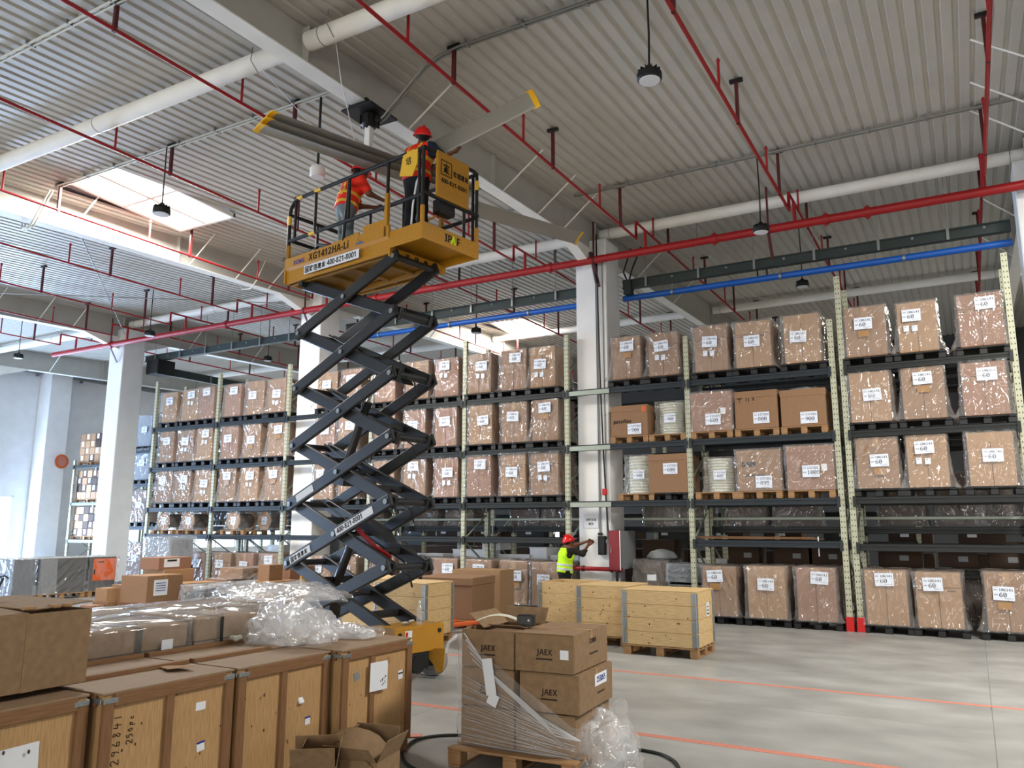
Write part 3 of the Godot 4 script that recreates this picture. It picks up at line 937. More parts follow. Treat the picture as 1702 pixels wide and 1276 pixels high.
func racks() -> void:
	var zb := ZF - 1.1
	var A := thing("pallet_rack", "long grey pallet rack left of the hydrant column, full of cartons", "pallet rack")
	for i in UP_A.size():
		frame(A, UP_A[i], 6.33 if i < 5 else 6.15, ZF - 0.045, zb)
	for i in UP_A.size() - 1:
		for y in LEV + [1.62]:
			beam(A, UP_A[i], UP_A[i + 1], y, ZF, M.beam_green)
			beam(A, UP_A[i], UP_A[i + 1], y, zb, M.beam_green)
	var B := thing("pallet_rack", "pallet rack with blue grey beams spanning the hydrant column", "pallet rack")
	for i in range(1, UP_B.size()):
		frame(B, UP_B[i], 5.8, ZF - 0.045, zb)
	for i in UP_B.size() - 1:
		for y in LEV + [1.6]:
			if i == 0 and y < 2.0: continue
			beam(B, UP_B[i] + 0.0, UP_B[i + 1], y, ZF, M.beam_blue)
			if i > 0: beam(B, UP_B[i], UP_B[i + 1], y, zb, M.beam_blue)
	for y in LEV:   # pale rails across the column face
		bpart("rail", Vector3(-7.15, y - 0.075, ZF + 0.035), Vector3(1.0, 0.1, 0.012), M.beam_pale, B, 0.003)
	var C := thing("pallet_rack", "tall pallet rack at the right with red foot guards", "pallet rack")
	for x in UP_C:
		frame(C, x, 6.63, ZF - 0.045, zb)
	for y in LEV + [1.56]:
		beam(C, UP_C[0], UP_C[1], y, ZF, M.beam_green)
		beam(C, UP_C[0], UP_C[1], y, zb, M.beam_green)
	for o in [[B, UP_B[2]], [C, UP_C[0]], [C, UP_C[1]]]:
		var s := S()
		for q in [[0.0, 0.06, 0.13, 0.012], [-0.06, 0.02, 0.012, 0.08], [0.06, 0.02, 0.012, 0.08]]:
			box(s, Vector3(o[1] + q[0], 0.13, ZF - 0.045 + q[1]), Vector3(q[2], 0.26, q[3]), 0.003)
		part("foot_guard", s.commit(), M.foot_red, o[0])
	# second row back to back, and a low row behind the aisle
	var E := thing("pallet_rack", "dark rear pallet rack seen through the gaps of the front racks", "pallet rack")
	var ez := ZF - 1.4
	for x in UP_A + [-4.93, -2.0, 0.87]:
		if absf(x + 7.7) < 0.1: continue
		frame(E, x, 5.6, ez, ez - 1.05)
	var xs := UP_A.slice(0, 5) + [-7.9, -4.93, -2.0, 0.87]
	for i in xs.size() - 1:
		for y in [1.86, 1.05, 3.5, 4.7]:
			beam(E, xs[i], xs[i + 1], y, ez, M.beam_green)
			beam(E, xs[i], xs[i + 1], y, ez - 1.05, M.beam_green)
	for i in xs.size() - 1:
		bpart("stop_rail", Vector3((xs[i] + xs[i + 1]) / 2, 2.03, ez + 0.07), Vector3(xs[i + 1] - xs[i] - 0.1, 0.06, 0.05), M.beam_pale, E, 0.01)
	var F := thing("pallet_rack", "far pallet rack across the aisle, seen low through the gaps", "pallet rack")
	var fz := -22.5
	for i in 8:
		frame(F, -25.0 + i * 3.4, 4.6, fz, fz - 1.0)
		if i < 7:
			for y in [1.5, 2.25, 3.4]:
				beam(F, -25.0 + i * 3.4, -21.6 + i * 3.4, y, fz, M.beam_green)
	# rack at the left wall
	var G := thing("pallet_rack", "pale pallet rack between the left wall post and second column", "pallet rack")
	for x in [-33.0, -29.6]:
		frame(G, x, 4.6, -20.4, -21.4)
	for y in [1.3, 2.82, 4.38]:
		beam(G, -33.0, -29.6, y, -20.36, M.beam_green)
	for i in 3:
		var y: float = [1.3, 2.82, 4.38][i]
		var nm: String = ["lowest", "middle", "topmost"][i]
		var p := wood_pallet("wooden pallet under the %s small-carton stack on the far left rack" % nm, Vector3(-32.1, y, -20.95), 0.0, 1.7, 0.9)
		var q := thing("carton_stack", "%s stack of small cartons on the far left rack" % nm, "carton stack", Vector3(-32.1, y + 0.145, -20.95), 0.0)
		for a in 5:
			for b in 4:
				for d in 2:
					bpart("carton", Vector3(-0.68 + a * 0.34 + rng.randf_range(-.01, .01), 0.15 + b * 0.3, -0.2 + d * 0.42), Vector3(0.33, 0.29, 0.4), [M.kraft, M.kraft_light, M.kraft_dark][rng.randi() % 3], q, 0.006)
					if d == 1 and (a + b) % 2 == 0:
						bpart("label", Vector3(-0.68 + a * 0.34, 0.17 + b * 0.3, 0.425), Vector3(0.14, 0.2, 0.003), M.paper, q, 0.0)
	# wrapped stacks standing beyond the rack end, between the second column and the rack
	for i in 4:
		var y: float = [0.0, 1.85, 3.35, 4.55][i]
		var t := thing("wrapped_stack", "grey film-wrapped stack just right of the second column, %s" % ["on the floor", "second tier", "third tier", "top tier"][i], "carton stack", Vector3(-25.9, y + 0.15, -18.9))
		bpart("carton", Vector3(0, 0.55, 0), Vector3(0.8, 1.1, 0.8), M.kraft if i < 2 else M.grey_plastic, t, 0.01)
		part("film", film_mesh(i % 4, 0.86, 1.14, 0.86), M.film_grey, t)
		part("label", label_quad(), label_mat("106141", "60"), t, Transform3D(Basis.from_scale(Vector3(0.3, 0.22, 1)), Vector3(0.05, 0.6, 0.46)))
		black_pallet("black plastic pallet right of the second column, %s" % ["on the floor", "second tier", "third tier", "top tier"][i], Vector3(-25.9, y, -18.9))
	var K := thing("pallet_rack", "narrow rack end right of the second column holding wrapped stacks", "pallet rack")
	for x in [-27.0, -24.6]:
		frame(K, x, 5.6, -18.45, -19.4)
	for y in [1.85, 3.35, 4.55]:
		beam(K, -27.0, -24.6, y, -18.4, M.beam_blue)

# ---------------------------------------------------------------- pallets and their loads
var black_proto: Node3D
func black_pallet(label: String, at: Vector3) -> Node3D:
	if black_proto:
		return dup(black_proto, at, 0.0, label)
	var o := thing("plastic_pallet", label, "pallet", at, 0.0, "black plastic pallets under cartons")
	var s := S()
	for k in 7:
		box(s, Vector3(0, 0.133, -0.39 + k * 0.13), Vector3(0.86, 0.024, 0.11), 0.004)
	for k in 3:
		box(s, Vector3(-0.37 + k * 0.37, 0.118, 0), Vector3(0.1, 0.02, 0.9), 0.003)
	part("deck", s.commit(), M.plastic_black, o)
	for i in 3:
		for k in 3:
			bpart("foot", Vector3(-0.365 + i * 0.365, 0.054, -0.37 + k * 0.37), Vector3(0.13, 0.108, 0.14), M.plastic_black, o, 0.012)
	black_proto = o
	return o

func wood_pallet(label: String, at: Vector3, turn: float, w := 0.9, d := 0.9, group := "") -> Node3D:
	var o := thing("wooden_pallet", label, "pallet", at, turn, group)
	var n := maxi(5, int(d / 0.16))
	for k in n:
		bpart("deck_board", Vector3(0, 0.133, -d / 2 + 0.05 + (d - 0.1) * k / (n - 1)), Vector3(w, 0.02, 0.1), M.pallet_x, o, 0.003)
	for i in 3:
		var x := (i - 1) * (w / 2 - 0.06)
		bpart("stringer_board", Vector3(x, 0.113, 0), Vector3(0.11, 0.018, d), M.pallet_z, o, 0.003)
		for k in 3:
			bpart("block", Vector3(x, 0.062, (k - 1) * (d / 2 - 0.06)), Vector3(0.115, 0.082, 0.12), M.pallet_x, o, 0.005)
		bpart("skid_board", Vector3(x, 0.0105, 0), Vector3(0.1, 0.02, d), M.pallet_z, o, 0.003)
	return o

var films := {}
func film_mesh(v: int, w: float, h: float, d: float, flare := 0.03, amp := 0.03) -> Mesh:
	# crumpled wrap: a loft round a rounded rectangle, with a gathered skirt and a puckered top
	var key := "%d %s %s %s" % [v, w, h, d]
	if films.has(key): return films[key]
	var fz := FastNoiseLite.new()
	fz.seed = 100 + v
	fz.frequency = 1.0
	fz.fractal_type = FastNoiseLite.FRACTAL_RIDGED
	fz.fractal_octaves = 2
	var nu := 120
	var nv := 28
	var rows := []
	var lean := 0.6 * sin(v * 2.3)
	for j in nv + 5:
		var row := PackedVector3Array()
		var v01 := minf(1.0, float(j) / nv)
		var inset := 0.0 if j <= nv else float(j - nv) / 5.0
		for i in nu:
			var t := 4.0 * i / nu
			var side := int(t)
			var f := t - side
			var p := [Vector2(-1 + 2 * f, 1), Vector2(1, 1 - 2 * f), Vector2(1 - 2 * f, -1), Vector2(-1, -1 + 2 * f)][side] as Vector2
			var q := Vector3(p.x * w / 2, 0, p.y * d / 2)
			var out := Vector3(p.x if absf(p.x) > 0.97 else 0.0, 0, p.y if absf(p.y) > 0.97 else 0.0).normalized()
			var along := t * 0.75 + lean * v01
			var nse := fz.get_noise_3d(along * 4.5, v01 * h * 1.7 + along * 1.5, v * 7.0) * amp + fz.get_noise_3d(along * 9.0 + 31.0, v01 * 2.5 - along * 3.0, v * 3.0) * amp * 0.75
			var belly := 0.018 * sin(v01 * PI + v) + flare * pow(1.0 - v01, 6.0) * (1.0 + 0.6 * sin(i * 0.9 + v))
			q += out * (nse + belly)
			q.y = v01 * h + (fz.get_noise_2d(q.x * 6, q.z * 6 + v) * 0.015 if inset > 0 else 0.0)
			q.x *= 1.0 - inset * 0.98
			q.z *= 1.0 - inset * 0.98
			row.append(q)
		rows.append(row)
	var s := S()
	grid(s, rows, true)
	films[key] = s.commit()
	return films[key]

func label_quad() -> Mesh:
	if not box_cache.has("labelquad"):
		var s := S()
		box(s, Vector3(0, 0, -0.002), Vector3(1, 1, 0.002))
		var s2 := S()
		uquad(s2, Vector3(-0.5, -0.5, 0), Vector3(1, 0, 0), Vector3(0, 1, 0))
		box_cache["labelquad"] = s2.commit()
	return box_cache["labelquad"]

var tape_m: StandardMaterial3D
func tape_mat() -> StandardMaterial3D:
	if tape_m == null:
		var im := Image.create(256, 24, false, Image.FORMAT_RGB8)
		im.fill(Color(0.62, 0.46, 0.34))
		for k in 3:
			pixel_text(im, "KUKA", 8 + k * 86, 3, 2, Color(0.05, 0.04, 0.04), 2)
		tape_m = mat("print_tape", Color(1, 1, 1), 0.4)
		tape_m.albedo_texture = ImageTexture.create_from_image(im)
	return tape_m

var stack_protos := {}
func stack(kind: int, at: Vector3, w: float, h: float, label: String, group: String, num := ["106141", "60"], lx := 0.0, ly := 0.6, tilt := 0.0) -> void:
	# a wrapped pallet load of tall cartons: kind picks the carton split, the film and the tones
	var o := thing("wrapped_stack", label, "carton stack", at, 0.0, group)
	var d := 0.86
	var tone: Material = [M.kraft, M.kraft_pink, M.kraft_light, M.kraft][kind % 4]
	var up := h * 0.72 if kind % 3 == 1 else h
	for sg in [-1.0, 1.0]:
		bpart("carton", Vector3(sg * w / 4, up / 2, 0), Vector3(w / 2 - 0.006, up - 0.006, d), tone, o, 0.008)
	if up < h:
		bpart("carton", Vector3(0, (up + h) / 2, 0), Vector3(w - 0.01, h - up - 0.006, d - 0.02), tone, o, 0.008)
		part("print_tape", label_quad(), tape_mat(), o, Transform3D(Basis.from_scale(Vector3(w * 0.96, 0.045, 1)), Vector3(0, up - 0.05, d / 2 + 0.004)))
	else:
		bpart("tape", Vector3(0, h - 0.09, d / 2 + 0.001), Vector3(0.1, 0.18, 0.002), M.kraft_tape, o, 0.0)
	part("film", film_mesh(kind % 6, w + 0.035, h + 0.02, d + 0.04, 0.045 + 0.014 * (kind % 3)), M.film, o)
	part("label", label_quad(), label_mat(num[0], num[1]), o, Transform3D(Basis(Vector3.BACK, tilt) * Basis.from_scale(Vector3(0.31, 0.225, 1)), Vector3(lx, h * ly, d / 2 + 0.045)))
	if kind % 5 == 2 or kind % 5 == 4:
		part("small_label", label_quad(), label_mat("60", ""), o, Transform3D(Basis.from_scale(Vector3(0.09, 0.11, 1)), Vector3(lx - 0.1, h * ly - 0.24, d / 2 + 0.042)))
		part("small_label", label_quad(), label_mat("60", ""), o, Transform3D(Basis.from_scale(Vector3(0.09, 0.11, 1)), Vector3(lx + 0.04, h * ly - 0.25, d / 2 + 0.042)))
	elif kind % 5 == 3:
		bpart("packing_slip", Vector3(lx, h * ly - 0.2, d / 2 + 0.043), Vector3(0.2, 0.12, 0.002), M.kraft_tape, o, 0.0)

func spool_stack(at: Vector3, h: float, label: String, num: Array) -> void:
	# reels of white hose stacked flat, wrapped
	var o := thing("hose_coil_stack", label, "coil stack", at)
	var n := 4
	for k in n:
		var s := S()
		for r in 3:
			var P := []
			for a in 25:
				var t := TAU * a / 24
				P.append(Vector3(cos(t) * (0.26 + 0.008 * sin(k * 3.0)), h * (k + (r + 0.5) / 3.0) / n, sin(t) * 0.26))
			tube(s, P, h / n / 5.4, 8, false)
		lathe(s, [Vector2(0.14, h * k / n + 0.01), Vector2(0.25, h * k / n + 0.01), Vector2(0.25, h * (k + 1) / n - 0.01), Vector2(0.14, h * (k + 1) / n - 0.01)], 20)
		part("coil", s.commit(), M.spool_white, o)
	part("film", film_mesh(3, 0.6, h + 0.03, 0.6), M.film, o)
	part("label", label_quad(), label_mat(num[0], num[1]), o, Transform3D(Basis.from_scale(Vector3(0.25, 0.18, 1)), Vector3(0.03, h * 0.5, 0.34)))

func big_carton(at: Vector3, w: float, h: float, m: Material, label: String, num: Array, extra := "", lx := 0.1, ly := 0.25, wrap := false) -> void:
	var o := thing("carton", label, "carton", at)
	var d := 0.86
	bpart("body", Vector3(0, (h - 0.12) / 2, 0), Vector3(w, h - 0.12, d), m, o, 0.008)
	bpart("lid", Vector3(0, h - 0.07, 0), Vector3(w + 0.014, 0.14, d + 0.014), m, o, 0.008)
	part("label", label_quad(), label_mat(num[0], num[1]), o, Transform3D(Basis.from_scale(Vector3(0.31, 0.225, 1)), Vector3(lx, h * ly, d / 2 + (0.045 if wrap else 0.012))))
	if wrap:
		part("film", film_mesh(5, w + 0.03, h + 0.03, d + 0.03), M.film, o)
	if extra == "warning":
		bpart("orange_label", Vector3(w / 2 - 0.08, h - 0.1, d / 2 + 0.009), Vector3(0.1, 0.12, 0.002), M.orange, o, 0.0)
		text(o, "paraflex", 0.075, Vector3(-w / 2 + 0.05, h * 0.42, d / 2 + 0.004), Basis(), M.ink)
	elif extra == "arrows":
		var s := S()
		for k in 2:
			bar(s, Vector3(-0.18 + k * 0.05, h * 0.72, d / 2 + 0.003), Vector3(-0.18 + k * 0.05, h * 0.86, d / 2 + 0.003), 0.012, 0.002, Vector3.RIGHT)
			box(s, Vector3(-0.18 + k * 0.05, h * 0.87, d / 2 + 0.003), Vector3(0.035, 0.02, 0.002))
		lathe(s, [Vector2(0.0, 0.0), Vector2(0.055, 0.0), Vector2(0.03, 0.05), Vector2(0, 0.055)], 10, Transform3D(Basis.from_scale(Vector3(1, 1, 0.04)), Vector3(-0.31, h * 0.8, d / 2 + 0.003)))
		bar(s, Vector3(-0.31, h * 0.8, d / 2 + 0.003), Vector3(-0.31, h * 0.71, d / 2 + 0.003), 0.01, 0.002, Vector3.RIGHT)
		extrude(s, [Vector2(-0.03, 0.1), Vector2(0.03, 0.1), Vector2(0.01, 0.04), Vector2(0.01, 0.0), Vector2(0.03, -0.01), Vector2(-0.03, -0.01), Vector2(-0.01, 0.0), Vector2(-0.01, 0.04)], 0.003, Transform3D(Basis(), Vector3(-0.04, h * 0.76, d / 2 + 0.003)))
		part("handling_marks", s.commit(), M.ink, o)
	elif extra == "seams":
		for x in [-w * 0.2, w * 0.2]:
			bpart("seam", Vector3(x, h / 2, d / 2 + 0.001), Vector3(0.006, h - 0.02, 0.003), M.kraft_edge, o, 0.0)
		bpart("seam", Vector3(0, h * 0.42, d / 2 + 0.001), Vector3(w, 0.006, 0.003), M.kraft_edge, o, 0.0)
		bpart("slip", Vector3(w * 0.3, h * 0.5, d / 2 + 0.01), Vector3(0.1, 0.13, 0.002), M.paper, o, 0.0)
	elif extra == "print":
		bpart("printed_block", Vector3(-w * 0.22, h * 0.65, d / 2 + 0.008), Vector3(w * 0.32, 0.09, 0.002), M.ink_brown, o, 0.0)
		bpart("printed_line", Vector3(-w * 0.1, h * 0.38, d / 2 + 0.008), Vector3(w * 0.45, 0.03, 0.002), M.ink_brown, o, 0.0)
	elif extra == "bag":
		var s := S()
		var rows := []
		for j in 7:
			var row := PackedVector3Array()
			for i in 24:
				var a := TAU * i / 24
				var r := 1.0 - pow(j / 6.0, 2.0)
				row.append(Vector3(cos(a) * w * 0.48 * r, h + 0.005 + 0.09 * (j / 6.0) * (1 + 0.3 * sin(i * 2.7)), sin(a) * d * 0.46 * r))
			rows.append(row)
		grid(s, rows, true)
		part("film_bag", s.commit(), M.film_cloudy, o)

func loads() -> void:
	var shelf := ["floor level", "third shelf down", "second shelf down", "top shelf"]
	# [bay name, [x of the three], which levels carry the common wrapped stack]
	var bays := [
		["first rack bay from the left", [-21.28, -20.4, -19.58]],
		["second rack bay from the left", [-18.5, -17.6, -16.68]],
		["rack bay just behind the scissor arms", [-14.84, -14.02]],
		["rack bay right behind the scissor lift", [-12.83, -11.86, -10.95]],
		["rack bay left of the hydrant column", [-10.0, -9.09, -8.27]],
		["rack bay right of the hydrant column", [-6.25, -5.42]],
		["rack bay left of the red foot guards", [-4.43, -3.52, -2.62]],
		["rightmost rack bay", [-1.45, -0.6, 0.4]]]
	var posn := ["left", "middle", "right"]
	var k := 0
	for b in bays.size():
		for lv in 4:
			for i in bays[b][1].size():
				k += 1
				var custom := (b == 5 or b == 6) and (lv == 1 or lv == 2)
				if custom or (b == 5 and lv == 0) or (b == 0 and lv == 0 and i < 2): continue
				var pn: String = posn[i] if bays[b][1].size() == 3 else ["left", "right"][i]
				var x: float = bays[b][1][i] + rng.randf_range(-0.03, 0.03)
				var y: float = 0.0 if lv == 0 else LEV[lv - 1]
				var z := ZF - 0.44 + rng.randf_range(-0.02, 0.02)
				var kind := rng.randi() % 12
				if b == 7: kind = [[6, 10, 8], [8, 2, 6], [6, 8, 1], [8, 2, 1]][lv][i]
				black_pallet("black pallet, %s on %s, %s" % [pn, shelf[lv], bays[b][0]], Vector3(x, y, z))
				stack(kind, Vector3(x, y + 0.147, z), 0.67 + rng.randf_range(-0.03, 0.04), 0.95 + rng.randf_range(-0.015, 0.02), "wrapped carton stack, %s on %s, %s" % [pn, shelf[lv], bays[b][0]], "film-wrapped carton stacks on the racks", ["106141", "60"], rng.randf_range(-0.08, 0.1), rng.randf_range(0.52, 0.84) if lv else rng.randf_range(0.6, 0.85), rng.randf_range(-0.06, 0.06))
	var zc := ZF - 0.44
	var W := func(label: String, x: float, lv: int, w := 0.86): wood_pallet(label, Vector3(x, LEV[lv], zc), 0.0, w, 0.9, "wooden pallets on the racks")
	W.call("wooden pallet under the paraflex carton", -6.22, 1)
	big_carton(Vector3(-6.22, LEV[1] + 0.147, zc), 0.83, 0.66, M.kraft, "brown carton with orange warning label right of hydrant column", ["137282", "900"], "warning", 0.12, 0.22)
	W.call("wooden pallet under the grey-white coil stack, second shelf", -5.38, 1, 0.8)
	spool_stack(Vector3(-5.38, LEV[1] + 0.147, zc), 0.68, "stack of pale hose coils on second shelf right of column", ["137284", "900"])
	W.call("orange-brown wooden pallet under the coil stack, third shelf, beside column", -6.1, 0, 0.8)
	spool_stack(Vector3(-6.1, LEV[0] + 0.147, zc), 0.8, "tall pale hose coil stack on third shelf right of column", ["137282", "600"])
	black_pallet("black pallet under the tan carton with white print, third shelf", Vector3(-5.4, LEV[0], zc))
	big_carton(Vector3(-5.4, LEV[0] + 0.147, zc), 0.83, 0.8, M.kraft, "tan carton with label, third shelf, right of the coil stack", ["137282", "600"], "", 0.06, 0.62)
	W.call("wooden pallet under the seamed wrapped carton, second shelf", -4.45, 1)
	big_carton(Vector3(-4.45, LEV[1] + 0.147, zc), 0.83, 0.8, M.kraft_pink, "wrapped cartons with dark seams on second shelf, left of bay", ["137285", "680"], "seams", 0.05, 0.3, true)
	W.call("wooden pallet under the carton with handling marks", -3.55, 1)
	big_carton(Vector3(-3.55, LEV[1] + 0.147, zc), 0.83, 0.76, M.kraft, "brown carton with umbrella and arrow marks, second shelf", ["137282", "800"], "arrows", 0.1, 0.28)
	W.call("wooden pallet under the carton topped with film", -2.66, 1)
	big_carton(Vector3(-2.66, LEV[1] + 0.147, zc), 0.83, 0.72, M.kraft, "brown carton topped with crumpled film, second shelf", ["137282", "900"], "bag", 0.1, 0.22)
	W.call("wooden pallet under the coil stack left of the red guards bay", -4.4, 0)
	spool_stack(Vector3(-4.38, LEV[0] + 0.147, zc), 0.68, "short pale hose coil stack, third shelf, left of printed carton", ["137282", "607"])
	W.call("wooden pallet under the taped printed carton, third shelf", -3.56, 0)
	big_carton(Vector3(-3.56, LEV[0] + 0.147, zc), 0.83, 0.8, M.kraft, "film-taped carton with dark printed blocks, third shelf", ["137282", "895"], "print", 0.1, 0.22, true)
	W.call("wooden pallet under the wrapped seamed cartons, third shelf", -2.6, 0)
	big_carton(Vector3(-2.6, LEV[0] + 0.147, zc), 0.85, 0.84, M.kraft_pink, "wrapped cartons with seams and paper labels, third shelf", ["137282", "1000"], "seams", 0.02, 0.42, true)
	# cable drums on the low shelf at the left
	for i in 5:
		var x: float = [-21.2, -20.1, -18.2, -20.65, -17.4][i]
		var z: float = ZF - (0.35 if i < 3 else 0.75)
		if i < 3:
			wood_pallet("thin wooden pallet under cable drum, %s on the low left shelf" % ["leftmost", "second", "third"][i], Vector3(x, 1.6, ZF - 0.45), 0.0, 0.95, 0.9, "pallets under cable drums")
		var o := thing("cable_drum", "tan cable drum lying on the low left shelf, %s" % ["leftmost", "second from the left", "third from the left", "behind the first two", "farthest right"][i], "cable drum", Vector3(x, 1.75 + 0.26, z), 0.0, "cable drums on the low left shelf")
		var s := S()
		var T := Transform3D(Basis(Vector3.RIGHT, PI / 2), Vector3.ZERO)
		lathe(s, [Vector2(0.2, -0.3), Vector2(0.2, 0.3)], 20, T)
		part("winding", s.commit(), M.kraft_dark, o)
		for e in [-0.3, 0.3]:
			s = S()
			lathe(s, [Vector2(0.0, e - 0.015), Vector2(0.26, e - 0.015), Vector2(0.26, e + 0.015), Vector2(0.0, e + 0.015)], 20, T)
			part("flange", s.commit(), M.kraft_light, o)
		part("label", label_quad(), label_mat("2841", "50"), o, Transform3D(Basis.from_scale(Vector3(0.2, 0.22, 1)), Vector3(0.0, 0.0, 0.32)))
		part("film", film_mesh(2, 0.56, 0.54, 0.64), M.film, o, Transform3D(Basis(), Vector3(0, -0.26, 0)))
	# rear row: dark cartons seen through the gaps
	var n := 0
	for x in [-20.9, -20.0, -18.6, -17.6, -15.4, -14.4, -12.6, -11.5, -9.6, -8.7, -6.1, -5.5, -4.2, -3.2, -1.2, -0.2, 0.5]:
		n += 1
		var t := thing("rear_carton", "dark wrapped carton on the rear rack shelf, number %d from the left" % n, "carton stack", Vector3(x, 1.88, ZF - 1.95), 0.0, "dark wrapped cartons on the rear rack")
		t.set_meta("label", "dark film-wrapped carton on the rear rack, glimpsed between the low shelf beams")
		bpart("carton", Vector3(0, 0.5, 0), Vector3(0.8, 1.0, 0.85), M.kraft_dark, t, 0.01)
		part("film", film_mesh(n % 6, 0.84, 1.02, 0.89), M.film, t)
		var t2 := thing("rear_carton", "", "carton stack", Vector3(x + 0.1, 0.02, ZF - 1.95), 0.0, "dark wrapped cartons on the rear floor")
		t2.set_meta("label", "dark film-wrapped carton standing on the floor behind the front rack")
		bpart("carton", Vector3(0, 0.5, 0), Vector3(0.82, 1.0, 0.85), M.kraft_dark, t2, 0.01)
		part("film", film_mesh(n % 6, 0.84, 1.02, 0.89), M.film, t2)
	for x in [-6.2, -4.3, -3.3, -2.6, -1.3, -0.3, 0.5]:
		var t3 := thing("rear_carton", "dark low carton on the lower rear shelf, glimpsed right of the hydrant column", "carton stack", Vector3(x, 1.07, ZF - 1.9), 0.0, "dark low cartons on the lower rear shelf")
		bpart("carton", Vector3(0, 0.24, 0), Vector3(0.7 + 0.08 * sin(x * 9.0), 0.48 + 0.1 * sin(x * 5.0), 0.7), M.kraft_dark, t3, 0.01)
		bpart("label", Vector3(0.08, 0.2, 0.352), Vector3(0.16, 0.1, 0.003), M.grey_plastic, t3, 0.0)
	for i in 12:
		var x := -17.0 + i * 1.55
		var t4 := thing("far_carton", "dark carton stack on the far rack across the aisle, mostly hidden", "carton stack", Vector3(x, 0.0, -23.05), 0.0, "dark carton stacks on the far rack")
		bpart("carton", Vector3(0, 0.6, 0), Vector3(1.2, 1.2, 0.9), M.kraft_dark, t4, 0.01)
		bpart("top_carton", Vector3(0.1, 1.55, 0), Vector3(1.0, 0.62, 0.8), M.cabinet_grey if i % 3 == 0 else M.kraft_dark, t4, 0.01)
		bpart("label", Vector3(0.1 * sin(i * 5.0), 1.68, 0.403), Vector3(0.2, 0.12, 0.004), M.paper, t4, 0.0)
	# white goods lying on the low rear loads
	var wi := 0
	for q in [[-12.4, 1.05, 0.9, 0.1], [-11.2, 1.05, 1.1, 0.22], [-10.6, 1.28, 0.5, 0.3], [-9.9, 1.05, 0.9, 0.12], [-9.2, 1.05, 0.5, 0.3], [-8.5, 1.05, 0.8, 0.12], [-5.0, 1.05, 0.6, 0.12], [-18.0, 1.05, 0.8, 0.25]]:
		wi += 1
		var o := thing("white_tray", "white plastic tray lying on the rear loads, %s from the left" % ["first", "second", "third", "fourth", "fifth", "sixth", "seventh", "eighth"][wi - 1], "tray", Vector3(q[0], q[1], ZF - 1.85), rng.randf_range(-0.2, 0.2))
		var s := S()
		box(s, Vector3(0, 0.01, 0), Vector3(q[2], 0.02, 0.6), 0.004)
		for sg in [-1.0, 1.0]:
			box(s, Vector3(0, q[3] / 2, sg * 0.3), Vector3(q[2], q[3], 0.02), 0.004)
			box(s, Vector3(sg * q[2] / 2, q[3] / 2, 0), Vector3(0.02, q[3], 0.6), 0.004)
		part("tray", s.commit(), M.white_paint, o)
		bpart("rim", Vector3(0, q[3], 0.3), Vector3(q[2] + 0.04, 0.03, 0.04), M.white_paint, o)
	# long planks on the low beam right of the column, dark machine parts below
	var pl := thing("plank_bundle", "long thin wooden planks lying on the low beam right of column", "planks", Vector3(-3.6, 1.62, ZF - 0.1), 0.05)
	for i in 3:
		bpart("plank", Vector3(-0.1 * i, 0.015 + i * 0.014, -0.12 * i), Vector3(2.3, 0.013, 0.1), M.batten_x, pl, 0.003)
	bpart("strap_end", Vector3(1.05, -0.12, 0.06), Vector3(0.02, 0.36, 0.006), M.paper, pl, 0.0)
	var dk := thing("wrapped_stack", "dark brown carton with label on floor right of hydrant cabinet", "carton stack", Vector3(-5.95, 0.15, ZF - 0.8))
	bpart("carton", Vector3(0, 0.5, 0), Vector3(0.75, 1.0, 0.8), M.kraft_dark, dk, 0.01)
	bpart("label", Vector3(0.0, 0.66, 0.405), Vector3(0.2, 0.12, 0.003), M.paper, dk, 0.0)
	part("film", film_mesh(1, 0.79, 1.03, 0.84), M.film, dk)
	black_pallet("black pallet under the dark carton right of hydrant cabinet", Vector3(-5.95, 0.0, ZF - 0.8))
	var hump := thing("covered_drum", "dark rounded drum on top of the floor cartons right of column", "drum", Vector3(-5.85, 1.17, ZF - 0.8))
	var hs := S()
	lathe(hs, [Vector2(0.32, 0.0), Vector2(0.33, 0.06), Vector2(0.25, 0.16), Vector2(0.1, 0.21), Vector2(0.0, 0.22)], 18)
	part("cover", hs.commit(), M.grey_plastic, hump)
	hs = S()
	lathe(hs, [Vector2(0.335, 0.0), Vector2(0.335, 0.03)], 18)
	part("rim", hs.commit(), M.black, hump)
	var fr := thing("trolley_frame", "silver tube trolley frame with black wrapped load, right of column", "trolley", Vector3(-5.15, 0.0, ZF - 0.5))
	for i in 3:
		bpart("shelf_tube", Vector3(0, 0.25 + i * 0.22, 0.3), Vector3(0.72, 0.03, 0.03), M.galvanized, fr, 0.006)
		bpart("shelf", Vector3(0, 0.25 + i * 0.22, 0.0), Vector3(0.7, 0.02, 0.6), M.cabinet_grey, fr, 0.004)
	for sx in [-0.36, 0.36]:
		bpart("post", Vector3(sx, 0.38, 0.3), Vector3(0.03, 0.76, 0.03), M.galvanized, fr, 0.006)
		bpart("post", Vector3(sx, 0.38, -0.3), Vector3(0.03, 0.76, 0.03), M.galvanized, fr, 0.006)
	bpart("load", Vector3(0, 0.92, 0), Vector3(0.7, 0.3, 0.62), M.cabinet_grey, fr, 0.02)
	part("film", film_mesh(0, 0.74, 0.36, 0.66), M.film_grey, fr, Transform3D(Basis(), Vector3(0, 0.76, 0)))

# ---------------------------------------------------------------- scissor lift (x to its right end, z towards the viewer)
const LIFT_AT := Vector3(-6.08, 0, -7.88)
const LIFT_TURN := -0.15708
const HL := [5.37, 4.62, 3.80, 2.98, 2.16, 1.35, 0.57]

